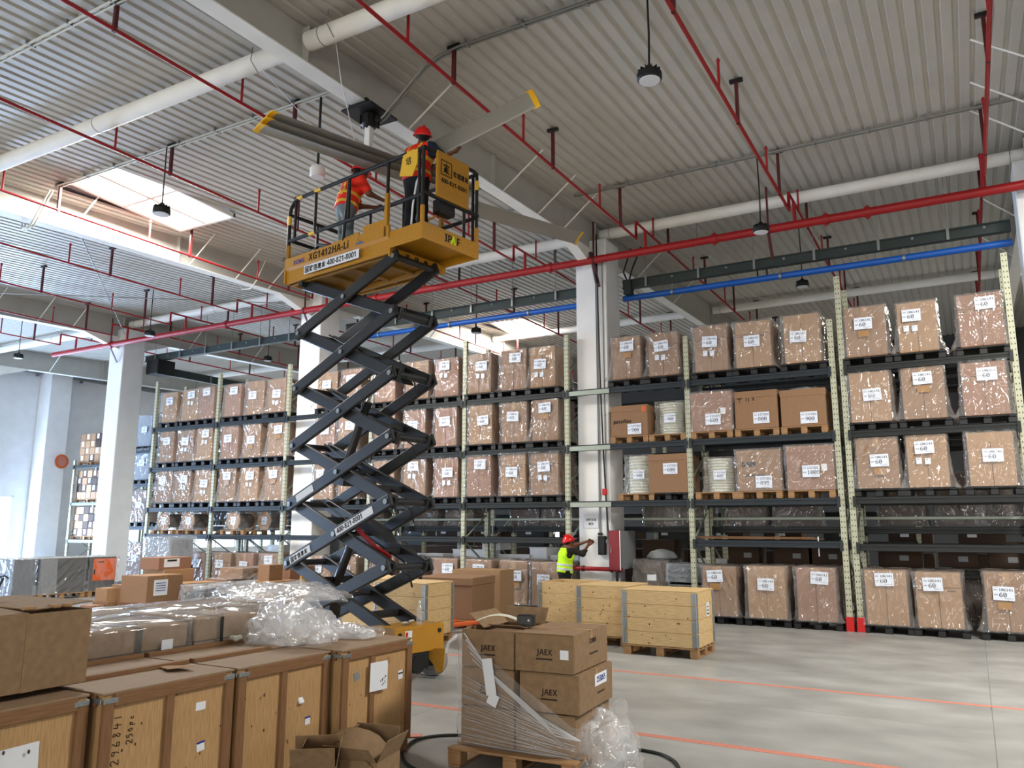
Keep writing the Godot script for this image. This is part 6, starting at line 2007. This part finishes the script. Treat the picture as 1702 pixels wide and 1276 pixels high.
		if i == 2:
			var dr := bpart("door", Vector3(0.41, 0.55, -0.04), Vector3(0.03, 0.58, 0.66), M.orange, c, 0.006)
			bpart("door_slot", Vector3(0.017, 0.2, 0.13), Vector3(0.006, 0.03, 0.18), M.black, dr, 0.002)
			bpart("handle", Vector3(0.02, -0.05, 0.3), Vector3(0.02, 0.13, 0.03), M.black, dr, 0.004)
	var drawbar := thing("drawbar", "thin dark steel bar leaning at the far left floor", "bar", Vector3(-19.9, 0, -10.6))
	s = S()
	tube(s, [Vector3(0.5, 0.03, 0.3), Vector3(-0.5, 0.6, -0.5)], 0.03, 8)
	part("bar", s.commit(), M.black, drawbar)
	s = S()
	tube(s, [Vector3(-0.5, 0.6, -0.5), Vector3(-0.6, 0.64, -0.45), Vector3(-0.62, 0.66, -0.6), Vector3(-0.5, 0.6, -0.62)], 0.02, 8)
	part("grip", s.commit(), M.black, drawbar)
	for i in 3:
		carton("brown carton on a pallet at the far left, %s" % ["lower", "upper", "right"][i], Vector3(-30.5 + (1.6 if i == 2 else 0.0), 0.147 + (0.62 if i == 1 else 0.0), -15.2), Vector3(1.4, 0.6, 1.2), 0.0, M.kraft)
	for i in 2:
		wood_pallet("wooden pallet at the far left under brown cartons, %s" % ["left", "right"][i], Vector3(-30.5 + 1.6 * i, 0, -15.2), 0.0, 1.4, 1.2)
	# carton cluster left of the lift; [x, y, z, sx, sy, sz, turn, tone, label]
	var K := [
		[-15.35, 0.0, -11.45, 0.8, 0.28, 0.9, 0.1, 1, "bottom carton under the labelled carton, left cluster"],
		[-15.35, 0.28, -11.45, 0.75, 0.55, 0.95, 0.1, 0, "labelled brown carton in the left cluster, white sheet on front"],
		[-16.0, 0.0, -12.35, 0.7, 0.9, 0.8, 0.0, 2, "tall carton behind the labelled carton, left cluster"],
		[-16.0, 0.9, -12.25, 0.6, 0.26, 0.9, 0.05, 1, "low carton on top of the left cluster, printed label"],
		[-15.9, 0.0, -11.3, 0.5, 0.62, 0.5, 0.0, 0, "carton with pale printed side at left of the cluster"],
		[-16.1, 0.0, -10.95, 0.4, 0.3, 0.4, 0.2, 0, "small open carton, leftmost of the low row"],
		[-16.0, 0.0, -10.55, 0.36, 0.24, 0.3, 0.0, 1, "small brown carton in the low row, before the cabinets"],
		[-16.1, 0.3, -10.95, 0.35, 0.26, 0.35, 0.1, 2, "small carton on the low row, flap raised"],
		[-15.3, 0.2, -12.5, 0.6, 0.42, 0.9, -0.1, 2, "tan carton with open flap right of the labelled carton"],
		[-15.2, 0.0, -13.2, 0.6, 0.3, 0.5, 0.0, 0, "film-taped carton stack, lower left, left cluster"],
		[-15.2, 0.3, -13.25, 0.62, 0.36, 0.55, 0.0, 1, "film-taped carton, second layer, left cluster"],
		[-15.1, 0.0, -13.85, 0.62, 0.3, 0.55, 0.0, 0, "film-taped carton, lower right, left cluster"],
		[-15.1, 0.3, -13.85, 0.62, 0.36, 0.55, 0.0, 0, "film-taped carton, second layer right, left cluster"],
		[-15.0, 0.66, -13.7, 0.7, 0.24, 0.95, 0.05, 0, "low tan carton lying on the film-taped cartons"],
		[-13.5, 0.0, -13.2, 0.6, 0.34, 0.7, 0.0, 0, "lower tan carton left of the yellow bracket"],
		[-13.5, 0.34, -13.2, 0.6, 0.34, 0.7, 0.0, 2, "upper tan carton left of the yellow bracket"],
		[-13.6, 0.68, -13.1, 0.35, 0.34, 0.4, 0.0, 0, "small carton atop the tan cartons by the bracket"],
		[-13.9, 0.0, -14.0, 0.8, 0.95, 0.8, 0.0, 1, "large carton behind the yellow bracket"],
		[-12.6, 0.1, -13.9, 0.5, 0.3, 0.5, 0.0, 2, "tan carton right of the yellow bracket, lower"],
		[-12.5, 0.4, -13.9, 0.4, 0.34, 0.4, 0.1, 2, "pale carton right of the yellow bracket, upper"],
		[-11.4, 0.0, -13.6, 0.8, 0.55, 0.6, 0.0, 2, "tan carton partly behind the scissor arms, low"],
	]
	for q in K:
		var c := carton(q[8], Vector3(q[0], q[1], q[2]), Vector3(q[3], q[4], q[5]), q[6], [M.kraft, M.kraft_pink, M.kraft_light][q[7]])
		if "labelled brown" in q[8]:
			bpart("label", Vector3(q[3] / 2 + 0.002, q[4] * 0.55, 0.12), Vector3(0.003, 0.32, 0.36), M.paper, c, 0.0)
			for k in 4:
				bpart("printed_line", Vector3(q[3] / 2 + 0.005, q[4] * 0.55 + 0.09 - k * 0.05, 0.12), Vector3(0.001, 0.014, 0.26), M.ink_blue, c, 0.0)
		elif "printed" in q[8]:
			bpart("label", Vector3(q[3] / 2 + 0.002, q[4] * 0.55, 0.1), Vector3(0.003, q[4] * 0.7, 0.42), M.paper, c, 0.0)
			bpart("printed_line", Vector3(q[3] / 2 + 0.005, q[4] * 0.75, 0.1), Vector3(0.001, 0.04, 0.26), M.ink, c, 0.0)
		elif "film-taped" in q[8]:
			part("film", film_mesh(2, q[3] + 0.02, q[4] + 0.005, q[5] + 0.02), M.film, c)
	var yb := thing("yellow_bracket", "upright yellow steel bracket standing among the tan cartons", "bracket", Vector3(-12.75, 0, -13.25))
	bpart("upright", Vector3(0, 0.5, 0), Vector3(0.08, 1.0, 0.16), M.yellow, yb, 0.01)
	bpart("foot", Vector3(0, 0.04, -0.25), Vector3(0.1, 0.08, 0.66), M.yellow, yb, 0.01)
	# wrapped grey machine parts in the cluster
	for i in 3:
		var o := thing("wrapped_part", "film-wrapped grey machine part, %s in the left cluster" % ["left", "middle", "right"][i], "machine part", Vector3(-14.2, 0, -11.9 - i * 0.75))
		bpart("body", Vector3(0, 0.26, 0), Vector3(0.6, 0.5, 0.65), M.cabinet_grey, o, 0.03)
		bpart("cover", Vector3(0, 0.55, 0.05), Vector3(0.4, 0.1, 0.3), M.grey_plastic, o, 0.03)
		part("film", film_mesh(i, 0.68, 0.64, 0.72), M.film_grey, o)
	var gb := thing("grey_bag_stack", "tall grey plastic-bagged load before the left racks", "wrapped load", Vector3(-19.6, 0.8, -15.1))
	bpart("body", Vector3(0, 0.38, 0), Vector3(1.0, 0.72, 0.8), M.grey_plastic, gb, 0.05)
	part("film", film_mesh(4, 1.06, 0.78, 0.86, 0.05, 0.04), M.film_grey, gb)
	carton("brown carton under the tall grey bagged load", Vector3(-19.6, 0.0, -15.1), Vector3(1.0, 0.79, 0.8), 0.0, M.kraft_dark)
	# on the hydrant column
	var hy := thing("hydrant_cabinet", "red fire hydrant cabinet with grey side on the column", "cabinet", Vector3(-6.63, 0.97, -16.5))
	bpart("case", Vector3(0, 0.4, 0), Vector3(0.26, 0.8, 0.86), M.grey_plastic, hy, 0.01)
	mat("hydrant_red", Color(0.5, 0.06, 0.12), 0.4)
	var hd := bpart("door", Vector3(0.0, 0.4, 0.445), Vector3(0.27, 0.82, 0.03), M.hydrant_red, hy, 0.006)
	bpart("white_edge", Vector3(0.125, 0, 0.02), Vector3(0.02, 0.82, 0.006), M.paper, hd, 0.0)
	bpart("handle", Vector3(-0.08, 0, 0.02), Vector3(0.02, 0.12, 0.02), M.galvanized, hd, 0.004)
	var hp := thing("hydrant_pipe", "dark red hydrant pipe low across the column face", "pipe")
	s = S()
	tube(s, [Vector3(-7.75, 0.97, -16.12), Vector3(-6.5, 0.97, -16.12)], 0.045, 12)
	part("pipe", s.commit(), M.red_pipe, hp)
	s = S()
	for x in [-6.55, -6.75, -7.4]:
		tube(s, [Vector3(x - 0.03, 0.97, -16.12), Vector3(x + 0.03, 0.97, -16.12)], 0.06, 12)
	part("coupling", s.commit(), M.dark_red, hp)
	s = S()
	tube(s, [Vector3(-6.62, 0.97, -16.12), Vector3(-6.62, 0.0, -16.12)], 0.03, 10)
	part("riser", s.commit(), M.black, hp)
	var sg := thing("column_sign", "small white sign with dark characters above the worker's hands", "sign", Vector3(-7.25, 1.98, -16.238))
	bpart("plate", Vector3.ZERO, Vector3(0.34, 0.3, 0.012), M.paper, sg, 0.002)
	s = S()
	strokes(s, ["xiao", "fang", "kong", "xin"], 0.055, 1.15, 0.007, Transform3D(Basis(), Vector3(-0.12, 0.0, 0.0075)))
	strokes(s, ["jian", "fang"], 0.055, 1.2, 0.007, Transform3D(Basis(), Vector3(-0.06, -0.09, 0.0075)))
	part("lettering", s.commit(), M.ink, sg)
	var pb := thing("wall_box", "open dark junction box on the column under the worker's hands", "box", Vector3(-6.98, 1.46, -16.2))
	bpart("case", Vector3.ZERO, Vector3(0.17, 0.4, 0.1), M.black, pb, 0.01)
	bpart("cover_plate", Vector3(0.0, -0.02, 0.052), Vector3(0.13, 0.3, 0.006), M.cabinet_grey, pb, 0.003)
	var wires := thing("riser_conduit", "thin dark conduits running down the column face", "conduit")
	s = S()
	for q in [[-7.05, 1.72], [-7.02, 1.72], [-6.88, 1.55]]:
		tube(s, [Vector3(q[0], 8.0, -16.235), Vector3(q[0], q[1], -16.235)], 0.011, 6)
	part("conduit", s.commit(), M.conduit, wires)
	s = S()
	tube(s, smooth([Vector3(-7.0, 8.5, -16.2), Vector3(-6.98, 6.5, -16.2), Vector3(-6.93, 4.0, -16.2), Vector3(-6.85, 2.0, -16.2), Vector3(-6.75, 1.2, -16.15), Vector3(-6.72, 0.9, -16.1)]), 0.016, 6)
	tube(s, [Vector3(-7.03, 8.0, -15.95), Vector3(-6.96, 7.3, -16.1)], 0.04, 6)
	part("cable", s.commit(), M.black, wires)
	bpart("switch_box", Vector3(-7.03, 1.7, -16.22), Vector3(0.1, 0.06, 0.04), M.black, wires, 0.006)
	bpart("socket", Vector3(-6.91, 1.55, -16.22), Vector3(0.09, 0.08, 0.04), M.paper, wires, 0.006)
	bpart("red_button", Vector3(-6.9, 2.6, -16.2), Vector3(0.1, 0.14, 0.06), M.foot_red, wires, 0.01)

# ---------------------------------------------------------------- people: capsule fields meshed as surface nets
func nets(s: SurfaceTool, bones: Array, cell: float, k: float, cuts: Array = [], grow := 0.0) -> void:
	# bones: [a, b, ra, rb]; joined by a smooth minimum, kept where n.p + c < 0 for every cut [n, c]
	var lo := Vector3.INF
	var hi := -Vector3.INF
	for b in bones:
		var r: float = maxf(b[2], b[3]) + grow
		lo = lo.min(b[0] - Vector3.ONE * r).min(b[1] - Vector3.ONE * r)
		hi = hi.max(b[0] + Vector3.ONE * r).max(b[1] + Vector3.ONE * r)
	lo -= Vector3.ONE * cell * 2
	var n := ((hi - lo) / cell).ceil() + Vector3.ONE * 3
	var nx := int(n.x)
	var ny := int(n.y)
	var nz := int(n.z)
	var F := PackedFloat32Array()
	F.resize(nx * ny * nz)
	F.fill(1.0)
	for b in bones:
		var a: Vector3 = b[0]
		var d: Vector3 = b[1] - a
		var ra: float = b[2] + grow
		var rb: float = b[3] + grow
		var r := maxf(ra, rb) + k + cell * 2.5
		var p0 := ((a.min(b[1]) - Vector3.ONE * r - lo) / cell).floor().max(Vector3.ZERO)
		var p1 := ((a.max(b[1]) + Vector3.ONE * r - lo) / cell).ceil()
		var inv := 1.0 / maxf(d.length_squared(), 1e-9)
		for z in range(int(p0.z), mini(nz, int(p1.z) + 1)):
			for y in range(int(p0.y), mini(ny, int(p1.y) + 1)):
				var o := (z * ny + y) * nx
				for x in range(int(p0.x), mini(nx, int(p1.x) + 1)):
					var p := lo + Vector3(x, y, z) * cell - a
					var t := clampf(p.dot(d) * inv, 0.0, 1.0)
					var v := (p - d * t).length() - lerpf(ra, rb, t)
					var f := F[o + x]
					var hh := maxf(k - absf(f - v), 0.0) / k
					F[o + x] = minf(f, v) - hh * hh * k * 0.25
	if cuts.size():
		for z in nz:
			for y in ny:
				for x in nx:
					var i := (z * ny + y) * nx + x
					if F[i] < 0.1:
						var p := lo + Vector3(x, y, z) * cell
						for c in cuts:
							F[i] = maxf(F[i], c[0].dot(p) + c[1])
	var V := {}
	var N := {}
	var off := [0, 1, nx, nx + 1, nx * ny, nx * ny + 1, nx * ny + nx, nx * ny + nx + 1]
	for z in nz - 1:
		for y in ny - 1:
			var o := (z * ny + y) * nx
			for x in nx - 1:
				var i := o + x
				if absf(F[i]) > cell * 2.2: continue
				var neg := 0
				for q in 8:
					if F[i + off[q]] < 0.0: neg += 1
				if neg == 0 or neg == 8: continue
				var sum := Vector3.ZERO
				var cnt := 0
				for e in [[0, 1], [2, 3], [4, 5], [6, 7], [0, 2], [1, 3], [4, 6], [5, 7], [0, 4], [1, 5], [2, 6], [3, 7]]:
					var f0 := F[i + off[e[0]]]
					var f1 := F[i + off[e[1]]]
					if (f0 < 0.0) != (f1 < 0.0):
						var t := f0 / (f0 - f1)
						var c0 := Vector3(e[0] & 1, (e[0] >> 1) & 1, e[0] >> 2)
						var c1 := Vector3(e[1] & 1, (e[1] >> 1) & 1, e[1] >> 2)
						sum += c0.lerp(c1, t)
						cnt += 1
				V[i] = lo + (Vector3(x, y, z) + sum / cnt) * cell
				N[i] = Vector3(F[i + 1] + F[i + off[3]] + F[i + off[5]] + F[i + off[7]] - F[i] - F[i + off[2]] - F[i + off[4]] - F[i + off[6]],
					F[i + off[2]] + F[i + off[3]] + F[i + off[6]] + F[i + off[7]] - F[i] - F[i + 1] - F[i + off[4]] - F[i + off[5]],
					F[i + off[4]] + F[i + off[5]] + F[i + off[6]] + F[i + off[7]] - F[i] - F[i + 1] - F[i + off[2]] - F[i + off[3]]).normalized()
	var ax := [1, nx, nx * ny]
	for i in V:
		for a in 3:
			var b: int = ax[(a + 1) % 3]
			var c: int = ax[(a + 2) % 3]
			var f0 := F[i]
			var f1 := F[i + ax[a]]
			if (f0 < 0.0) == (f1 < 0.0): continue
			if not (V.has(i - b) and V.has(i - c) and V.has(i - b - c)): continue
			var q := [i, i - b, i - b - c, i - c] if f0 < 0.0 else [i, i - c, i - b - c, i - b]
			for t in [[0, 2, 1], [0, 3, 2]]:
				for j in t:
					s.set_normal(N[q[j]])
					s.add_vertex(V[q[j]])

func hand(wrist: Vector3, dir: Vector3, palm: Vector3, thumb: Vector3, curl: float) -> Array:
	# palm and five bent fingers; dir from the wrist to the knuckles, palm faces «palm», thumb leaves towards «thumb»
	var B := []
	var side := thumb.normalized()
	for i in 3:
		var o := side * (0.024 - i * 0.024)
		B.append([wrist + o * 0.5, wrist + dir * 0.085 + o, 0.019, 0.016])
	var len := [0.072, 0.08, 0.074, 0.058]
	for i in 4:
		var o := side * (0.032 - i * 0.021)
		var a: Vector3 = wrist + dir * 0.088 + o
		var d := (dir * cos(curl * 0.5) + palm * sin(curl * 0.5)).normalized()
		var b: Vector3 = a + d * len[i] * 0.45
		var d2 := (dir * cos(curl) + palm * sin(curl)).normalized()
		var c: Vector3 = b + d2 * len[i] * 0.32
		var d3 := (dir * cos(curl * 1.5) + palm * sin(curl * 1.5)).normalized()
		B.append([a, b, 0.0095, 0.009])
		B.append([b, c, 0.009, 0.0085])
		B.append([c, c + d3 * len[i] * 0.27, 0.0085, 0.0075])
	var t0: Vector3 = wrist + dir * 0.025 + side * 0.024
	var t1 := t0 + (side * 0.8 + dir * 0.6).normalized() * 0.042
	B.append([t0, t1, 0.013, 0.011])
	B.append([t1, t1 + (dir * 0.9 + palm * 0.35).normalized() * 0.032, 0.011, 0.009])
	return B

func person(called_label: String, at: Vector3, turn: float, J: Dictionary, wear: Dictionary) -> void:
	# J: joints in the person's own axes, facing -z, right hand at +x
	var o := thing("person", called_label, "person", at, turn)
	var spine := [[J.pelvis, J.waist, 0.125, 0.115], [J.waist, J.chest, 0.115, 0.13], [J.chest, J.neck, 0.125, 0.06]]
	var rx: Vector3 = (J.shr - J.shl).normalized()
	var wide := [[J.pelvis - rx * 0.075, J.pelvis + rx * 0.075, 0.115, 0.115], [J.waist - rx * 0.06, J.waist + rx * 0.06, 0.1, 0.1], [J.chest - rx * 0.09, J.chest + rx * 0.09, 0.115, 0.115], [J.shl, J.shr, 0.065, 0.065]]
	var armu := [[J.shl, J.ell, 0.058, 0.042], [J.shr, J.elr, 0.058, 0.042]]
	var arml := [[J.ell, J.wrl, 0.041, 0.027], [J.elr, J.wrr, 0.041, 0.027]]
	var legs := []
	for sd in ["l", "r"]:
		legs.append([J["hip" + sd], J["kn" + sd], 0.088, 0.058])
		legs.append([J["kn" + sd], J["an" + sd].lerp(J["kn" + sd], 0.55), 0.058, 0.06])
		legs.append([J["an" + sd].lerp(J["kn" + sd], 0.55), J["an" + sd], 0.06, 0.04])
	var feet := []
	for sd in ["l", "r"]:
		var an: Vector3 = J["an" + sd]
		var f: Vector3 = J["toe" + sd]
		feet.append([Vector3(an.x, 0.045, an.z) - f * 0.06, Vector3(an.x, 0.04, an.z) + f * 0.17, 0.042, 0.034])
		feet.append([an, Vector3(an.x, 0.05, an.z), 0.042, 0.045])
	var s := S()
	nets(s, spine + wide + armu + arml + legs + feet + [[J.neck, J.head, 0.055, 0.055]], 0.016, 0.05)
	# head with face
	var h: Vector3 = J.head
	var fw: Vector3 = J.look
	var hr := fw.cross(Vector3.UP).normalized()
	var hu := hr.cross(fw)
	var head := [[h - fw * 0.03 + hu * 0.03, h + fw * 0.02 + hu * 0.035, 0.085, 0.08], [h + fw * 0.03 - hu * 0.06, h + fw * 0.055 - hu * 0.075, 0.05, 0.035],
		[h + fw * 0.09 + hu * 0.01, h + fw * 0.112 - hu * 0.025, 0.011, 0.014], [h + fw * 0.085 - hu * 0.052 - hr * 0.018, h + fw * 0.085 - hu * 0.052 + hr * 0.018, 0.011, 0.011],
		[h + fw * 0.08 + hu * 0.035 - hr * 0.035, h + fw * 0.08 + hu * 0.035 + hr * 0.035, 0.016, 0.016],
		[h + hr * 0.083 - hu * 0.02, h + hr * 0.086 + hu * 0.02, 0.014, 0.016], [h - hr * 0.083 - hu * 0.02, h - hr * 0.086 + hu * 0.02, 0.014, 0.016], [h - hu * 0.06, J.neck, 0.052, 0.055]]
	nets(s, head, 0.007, 0.018)
	for sd in ["l", "r"]:
		nets(s, hand(J["wr" + sd], J["hd" + sd], J["pm" + sd], J["th" + sd], J.curl) + [[J["el" + sd].lerp(J["wr" + sd], 0.8), J["wr" + sd], 0.029, 0.027]], 0.0055, 0.008)
	part("body", s.commit(), M.skin, o)
	s = S()
	for e in [-1.0, 1.0]:
		lathe(s, [Vector2(0, -0.009), Vector2(0.008, -0.004), Vector2(0.009, 0.0), Vector2(0.0, 0.009)], 8, Transform3D(Basis(), h + fw * 0.09 + hu * 0.016 + hr * e * 0.032))
	part("eyes", s.commit(), M.hair, o)
	s = S()
	nets(s, [[h - fw * 0.033 + hu * 0.0, h - fw * 0.03 + hu * 0.03, 0.083, 0.087], [h - fw * 0.045 - hu * 0.035, h - fw * 0.035, 0.06, 0.08]], 0.009, 0.02, [[fw, -fw.dot(h) - 0.0]])
	part("hair", s.commit(), M.hair, o)
	# trousers, shirt, shoes
	var up: Vector3 = (J.chest - J.pelvis).normalized()
	s = S()
	nets(s, spine.slice(0, 1) + wide.slice(0, 2) + legs, 0.016, 0.05, [[up, -up.dot(J.waist) + 0.0], [Vector3.DOWN, 0.075]], 0.014)
	part("trousers", s.commit(), wear.trousers, o)
	s = S()
	var sleeves := armu.map(func(q): return [q[0], q[0].lerp(q[1], 0.75), q[2], lerpf(q[2], q[3], 0.75) + 0.012])
	if wear.get("long", false): sleeves = armu + arml.map(func(q): return [q[0], q[0].lerp(q[1], 0.55), q[2], lerpf(q[2], q[3], 0.55) + 0.008])
	nets(s, spine + wide + sleeves, 0.016, 0.05, [[-up, up.dot(J.pelvis) + 0.0], [up, -up.dot(J.neck) + 0.015]], 0.013)
	part("shirt", s.commit(), wear.shirt, o)
	s = S()
	nets(s, feet, 0.012, 0.03, [[Vector3.UP, -0.11]], 0.009)
	part("shoes", s.commit(), M.black_rubber, o)
	# vest: trunk only, armholes cut by the shoulders, two bands
	s = S()
	var vc := [[-up, up.dot(J.pelvis) - 0.03], [up, -up.dot(J.neck) + 0.03], [rx, -rx.dot(J.chest) - 0.2], [-rx, rx.dot(J.chest) - 0.2]]
	nets(s, spine + wide, 0.014, 0.05, vc, 0.03)
	part("vest", s.commit(), wear.vest, o)
	for q in wear.bands:
		s = S()
		var c: Vector3 = J.pelvis.lerp(J.chest, q)
		nets(s, spine + wide, 0.012, 0.05, [[-up, up.dot(c) - 0.026], [up, -up.dot(c) - 0.026], [rx, -rx.dot(J.chest) - 0.205], [-rx, rx.dot(J.chest) - 0.205]], 0.036)
		part("vest_band", s.commit(), wear.band, o)
	for e in ([-0.1, 0.1] if wear.get("braces", true) else []):
		s = S()
		var c2: Vector3 = J.chest + rx * e
		nets(s, spine + wide, 0.012, 0.05, [[rx, -rx.dot(c2) - 0.022], [-rx, rx.dot(c2) - 0.022], [-up, up.dot(J.waist) - 0.02], [up, -up.dot(J.neck) + 0.025]], 0.035)
		part("vest_strap", s.commit(), wear.band, o)
	if wear.has("shin"):
		s = S()
		for sd in ["l", "r"]:
			var c3: Vector3 = J["an" + sd].lerp(J["kn" + sd], 0.55)
			tube(s, [c3 - Vector3(0, 0.03, 0), c3 + Vector3(0, 0.03, 0)], 0.08, 14, false)
		part("shin_band", s.commit(), M.vest_orange, o)
	# helmet
	s = S()
	var HB := Transform3D(Basis(hr, hu, -fw) * Basis(Vector3.RIGHT, 0.22), h + hu * 0.01 - fw * 0.012)
	var dome := []
	for i in 9:
		var a := i / 8.0 * PI / 2
		dome.append(Vector2(cos(a) * 0.126, sin(a) * 0.132))
	lathe(s, dome, 24, HB)
	lathe(s, [Vector2(0.122, 0.0), Vector2(0.114, 0.06), Vector2(0.085, 0.1)], 24, HB)
	extrude(s, Array(range(17)).map(func(i): var a: float = PI * i / 16.0; return Vector2(cos(a) * 0.126, sin(a) * 0.18)), 0.008, HB * Transform3D(Basis(Vector3.RIGHT, Vector3.BACK * -1.0, Vector3.UP), Vector3(0, 0.004, 0)))
	lathe(s, [Vector2(0.126, -0.004), Vector2(0.138, -0.006), Vector2(0.138, 0.003), Vector2(0.126, 0.01)], 24, HB)
	box(s, HB * Vector3(0, 0.133, 0), Vector3(0.03, 0.012, 0.17), 0.005, HB.basis)
	part("helmet", s.commit(), wear.helmet, o)

func pose(over: Dictionary) -> Dictionary:
	var J := {
		"pelvis": Vector3(0, 0.94, 0), "waist": Vector3(0, 1.08, 0), "chest": Vector3(0, 1.27, 0), "neck": Vector3(0, 1.45, -0.01), "head": Vector3(0, 1.58, -0.03), "look": Vector3(0, 0, -1),
		"shl": Vector3(-0.19, 1.39, 0), "shr": Vector3(0.19, 1.39, 0), "ell": Vector3(-0.22, 1.1, 0), "elr": Vector3(0.22, 1.1, 0), "wrl": Vector3(-0.22, 0.86, -0.06), "wrr": Vector3(0.22, 0.86, -0.06),
		"hdl": Vector3(0, -1, 0), "hdr": Vector3(0, -1, 0), "pml": Vector3(1, 0, 0), "pmr": Vector3(-1, 0, 0), "thl": Vector3(0, 0, -1), "thr": Vector3(0, 0, -1), "curl": 0.6,
		"hipl": Vector3(-0.09, 0.9, 0), "hipr": Vector3(0.09, 0.9, 0), "knl": Vector3(-0.1, 0.49, -0.01), "knr": Vector3(0.1, 0.49, -0.01), "anl": Vector3(-0.11, 0.09, 0.02), "anr": Vector3(0.11, 0.09, 0.02),
		"toel": Vector3(-0.15, 0, -1).normalized(), "toer": Vector3(0.15, 0, -1).normalized(),
	}
	J.merge(over, true)
	return J

func people() -> void:
	var n := Vector3(1, 0, 0)
	# red helmet, on the roll-out deck, reaching right with a blade
	person("worker in red helmet and orange vest lifting a fan blade on the platform", LW(0.25, 5.62, 0.42), LIFT_TURN + 0.15, pose({
		"chest": Vector3(0.02, 1.28, -0.03), "neck": Vector3(0.03, 1.46, -0.06), "head": Vector3(0.02, 1.6, -0.08), "look": Vector3(-0.75, 0.05, -0.66).normalized(),
		"shl": Vector3(-0.16, 1.4, -0.06), "shr": Vector3(0.2, 1.39, -0.03), "elr": Vector3(0.38, 1.2, -0.1), "wrr": Vector3(0.55, 1.2, -0.02), "ell": Vector3(0.05, 1.22, -0.3), "wrl": Vector3(0.28, 1.22, -0.2),
		"hdr": Vector3(0.95, 0.2, 0.0).normalized(), "pmr": Vector3(0, 0.85, -0.3).normalized(), "thr": Vector3(0, 0.2, -1).normalized(),
		"hdl": Vector3(0.95, 0.2, 0.1).normalized(), "pml": Vector3(0, 0.9, 0.3).normalized(), "thl": Vector3(0, 0.1, 1).normalized(), "curl": 0.9}),
		{"trousers": M.trousers_navy, "shirt": M.shirt_blue, "vest": M.vest_orange, "band": M.band_yellow, "bands": [0.2, 0.75], "helmet": M.helmet})
	# second man behind the rails, head hidden by the blades
	person("worker in orange vest and grey jeans with red shin bands behind the rails", LW(1.64, 5.53, 0.34), LIFT_TURN - 0.35, pose({
		"waist": Vector3(0, 1.08, -0.02), "chest": Vector3(0, 1.26, -0.09), "neck": Vector3(0.0, 1.43, -0.15), "head": Vector3(0, 1.55, -0.2), "look": Vector3(0.2, -0.35, -0.9).normalized(),
		"shl": Vector3(-0.19, 1.37, -0.13), "shr": Vector3(0.19, 1.37, -0.13), "elr": Vector3(0.29, 1.12, -0.24), "wrr": Vector3(0.26, 1.08, -0.47), "ell": Vector3(-0.24, 1.12, -0.28), "wrl": Vector3(-0.1, 1.1, -0.5),
		"hdr": Vector3(0, 0, -1), "hdl": Vector3(0.3, 0, -0.95).normalized(), "pmr": Vector3(-0.6, -0.8, 0).normalized(), "pml": Vector3(0.6, -0.8, 0).normalized(), "thr": Vector3(-0.8, 0.6, 0).normalized(), "thl": Vector3(0.8, 0.6, 0).normalized(), "curl": 1.0}),
		{"trousers": M.jeans, "shirt": M.vest_orange, "vest": M.vest_orange, "band": M.band_yellow, "bands": [0.1, 0.55], "helmet": M.helmet, "shin": true})
	# man at the column, lime vest, both hands up at the box
	person("worker in red helmet and lime vest working at the column box", Vector3(-7.5, 0, -15.42), -0.75, pose({
		"chest": Vector3(0, 1.27, -0.04), "neck": Vector3(0, 1.44, -0.07), "head": Vector3(0, 1.55, -0.1), "look": Vector3(0.1, 0.05, -1).normalized(),
		"shl": Vector3(-0.18, 1.4, -0.07), "shr": Vector3(0.18, 1.4, -0.05), "elr": Vector3(0.26, 1.3, -0.3), "wrr": Vector3(0.12, 1.47, -0.48), "ell": Vector3(-0.2, 1.47, -0.34), "wrl": Vector3(-0.02, 1.55, -0.52),
		"hdr": Vector3(-0.1, 0.55, -0.8).normalized(), "hdl": Vector3(0.4, 0.1, -0.9).normalized(), "pmr": Vector3(-0.9, 0.2, 0.1).normalized(), "pml": Vector3(0.5, -0.6, 0.2).normalized(), "thr": Vector3(-0.3, 0.6, 0.5).normalized(), "thl": Vector3(0.5, 0.7, 0.3).normalized(), "curl": 0.8}),
		{"trousers": M.trousers_navy, "shirt": M.shirt_dark, "vest": M.vest_yellow, "band": M.band_silver, "bands": [0.12, 0.38], "helmet": M.helmet, "long": true, "braces": false})
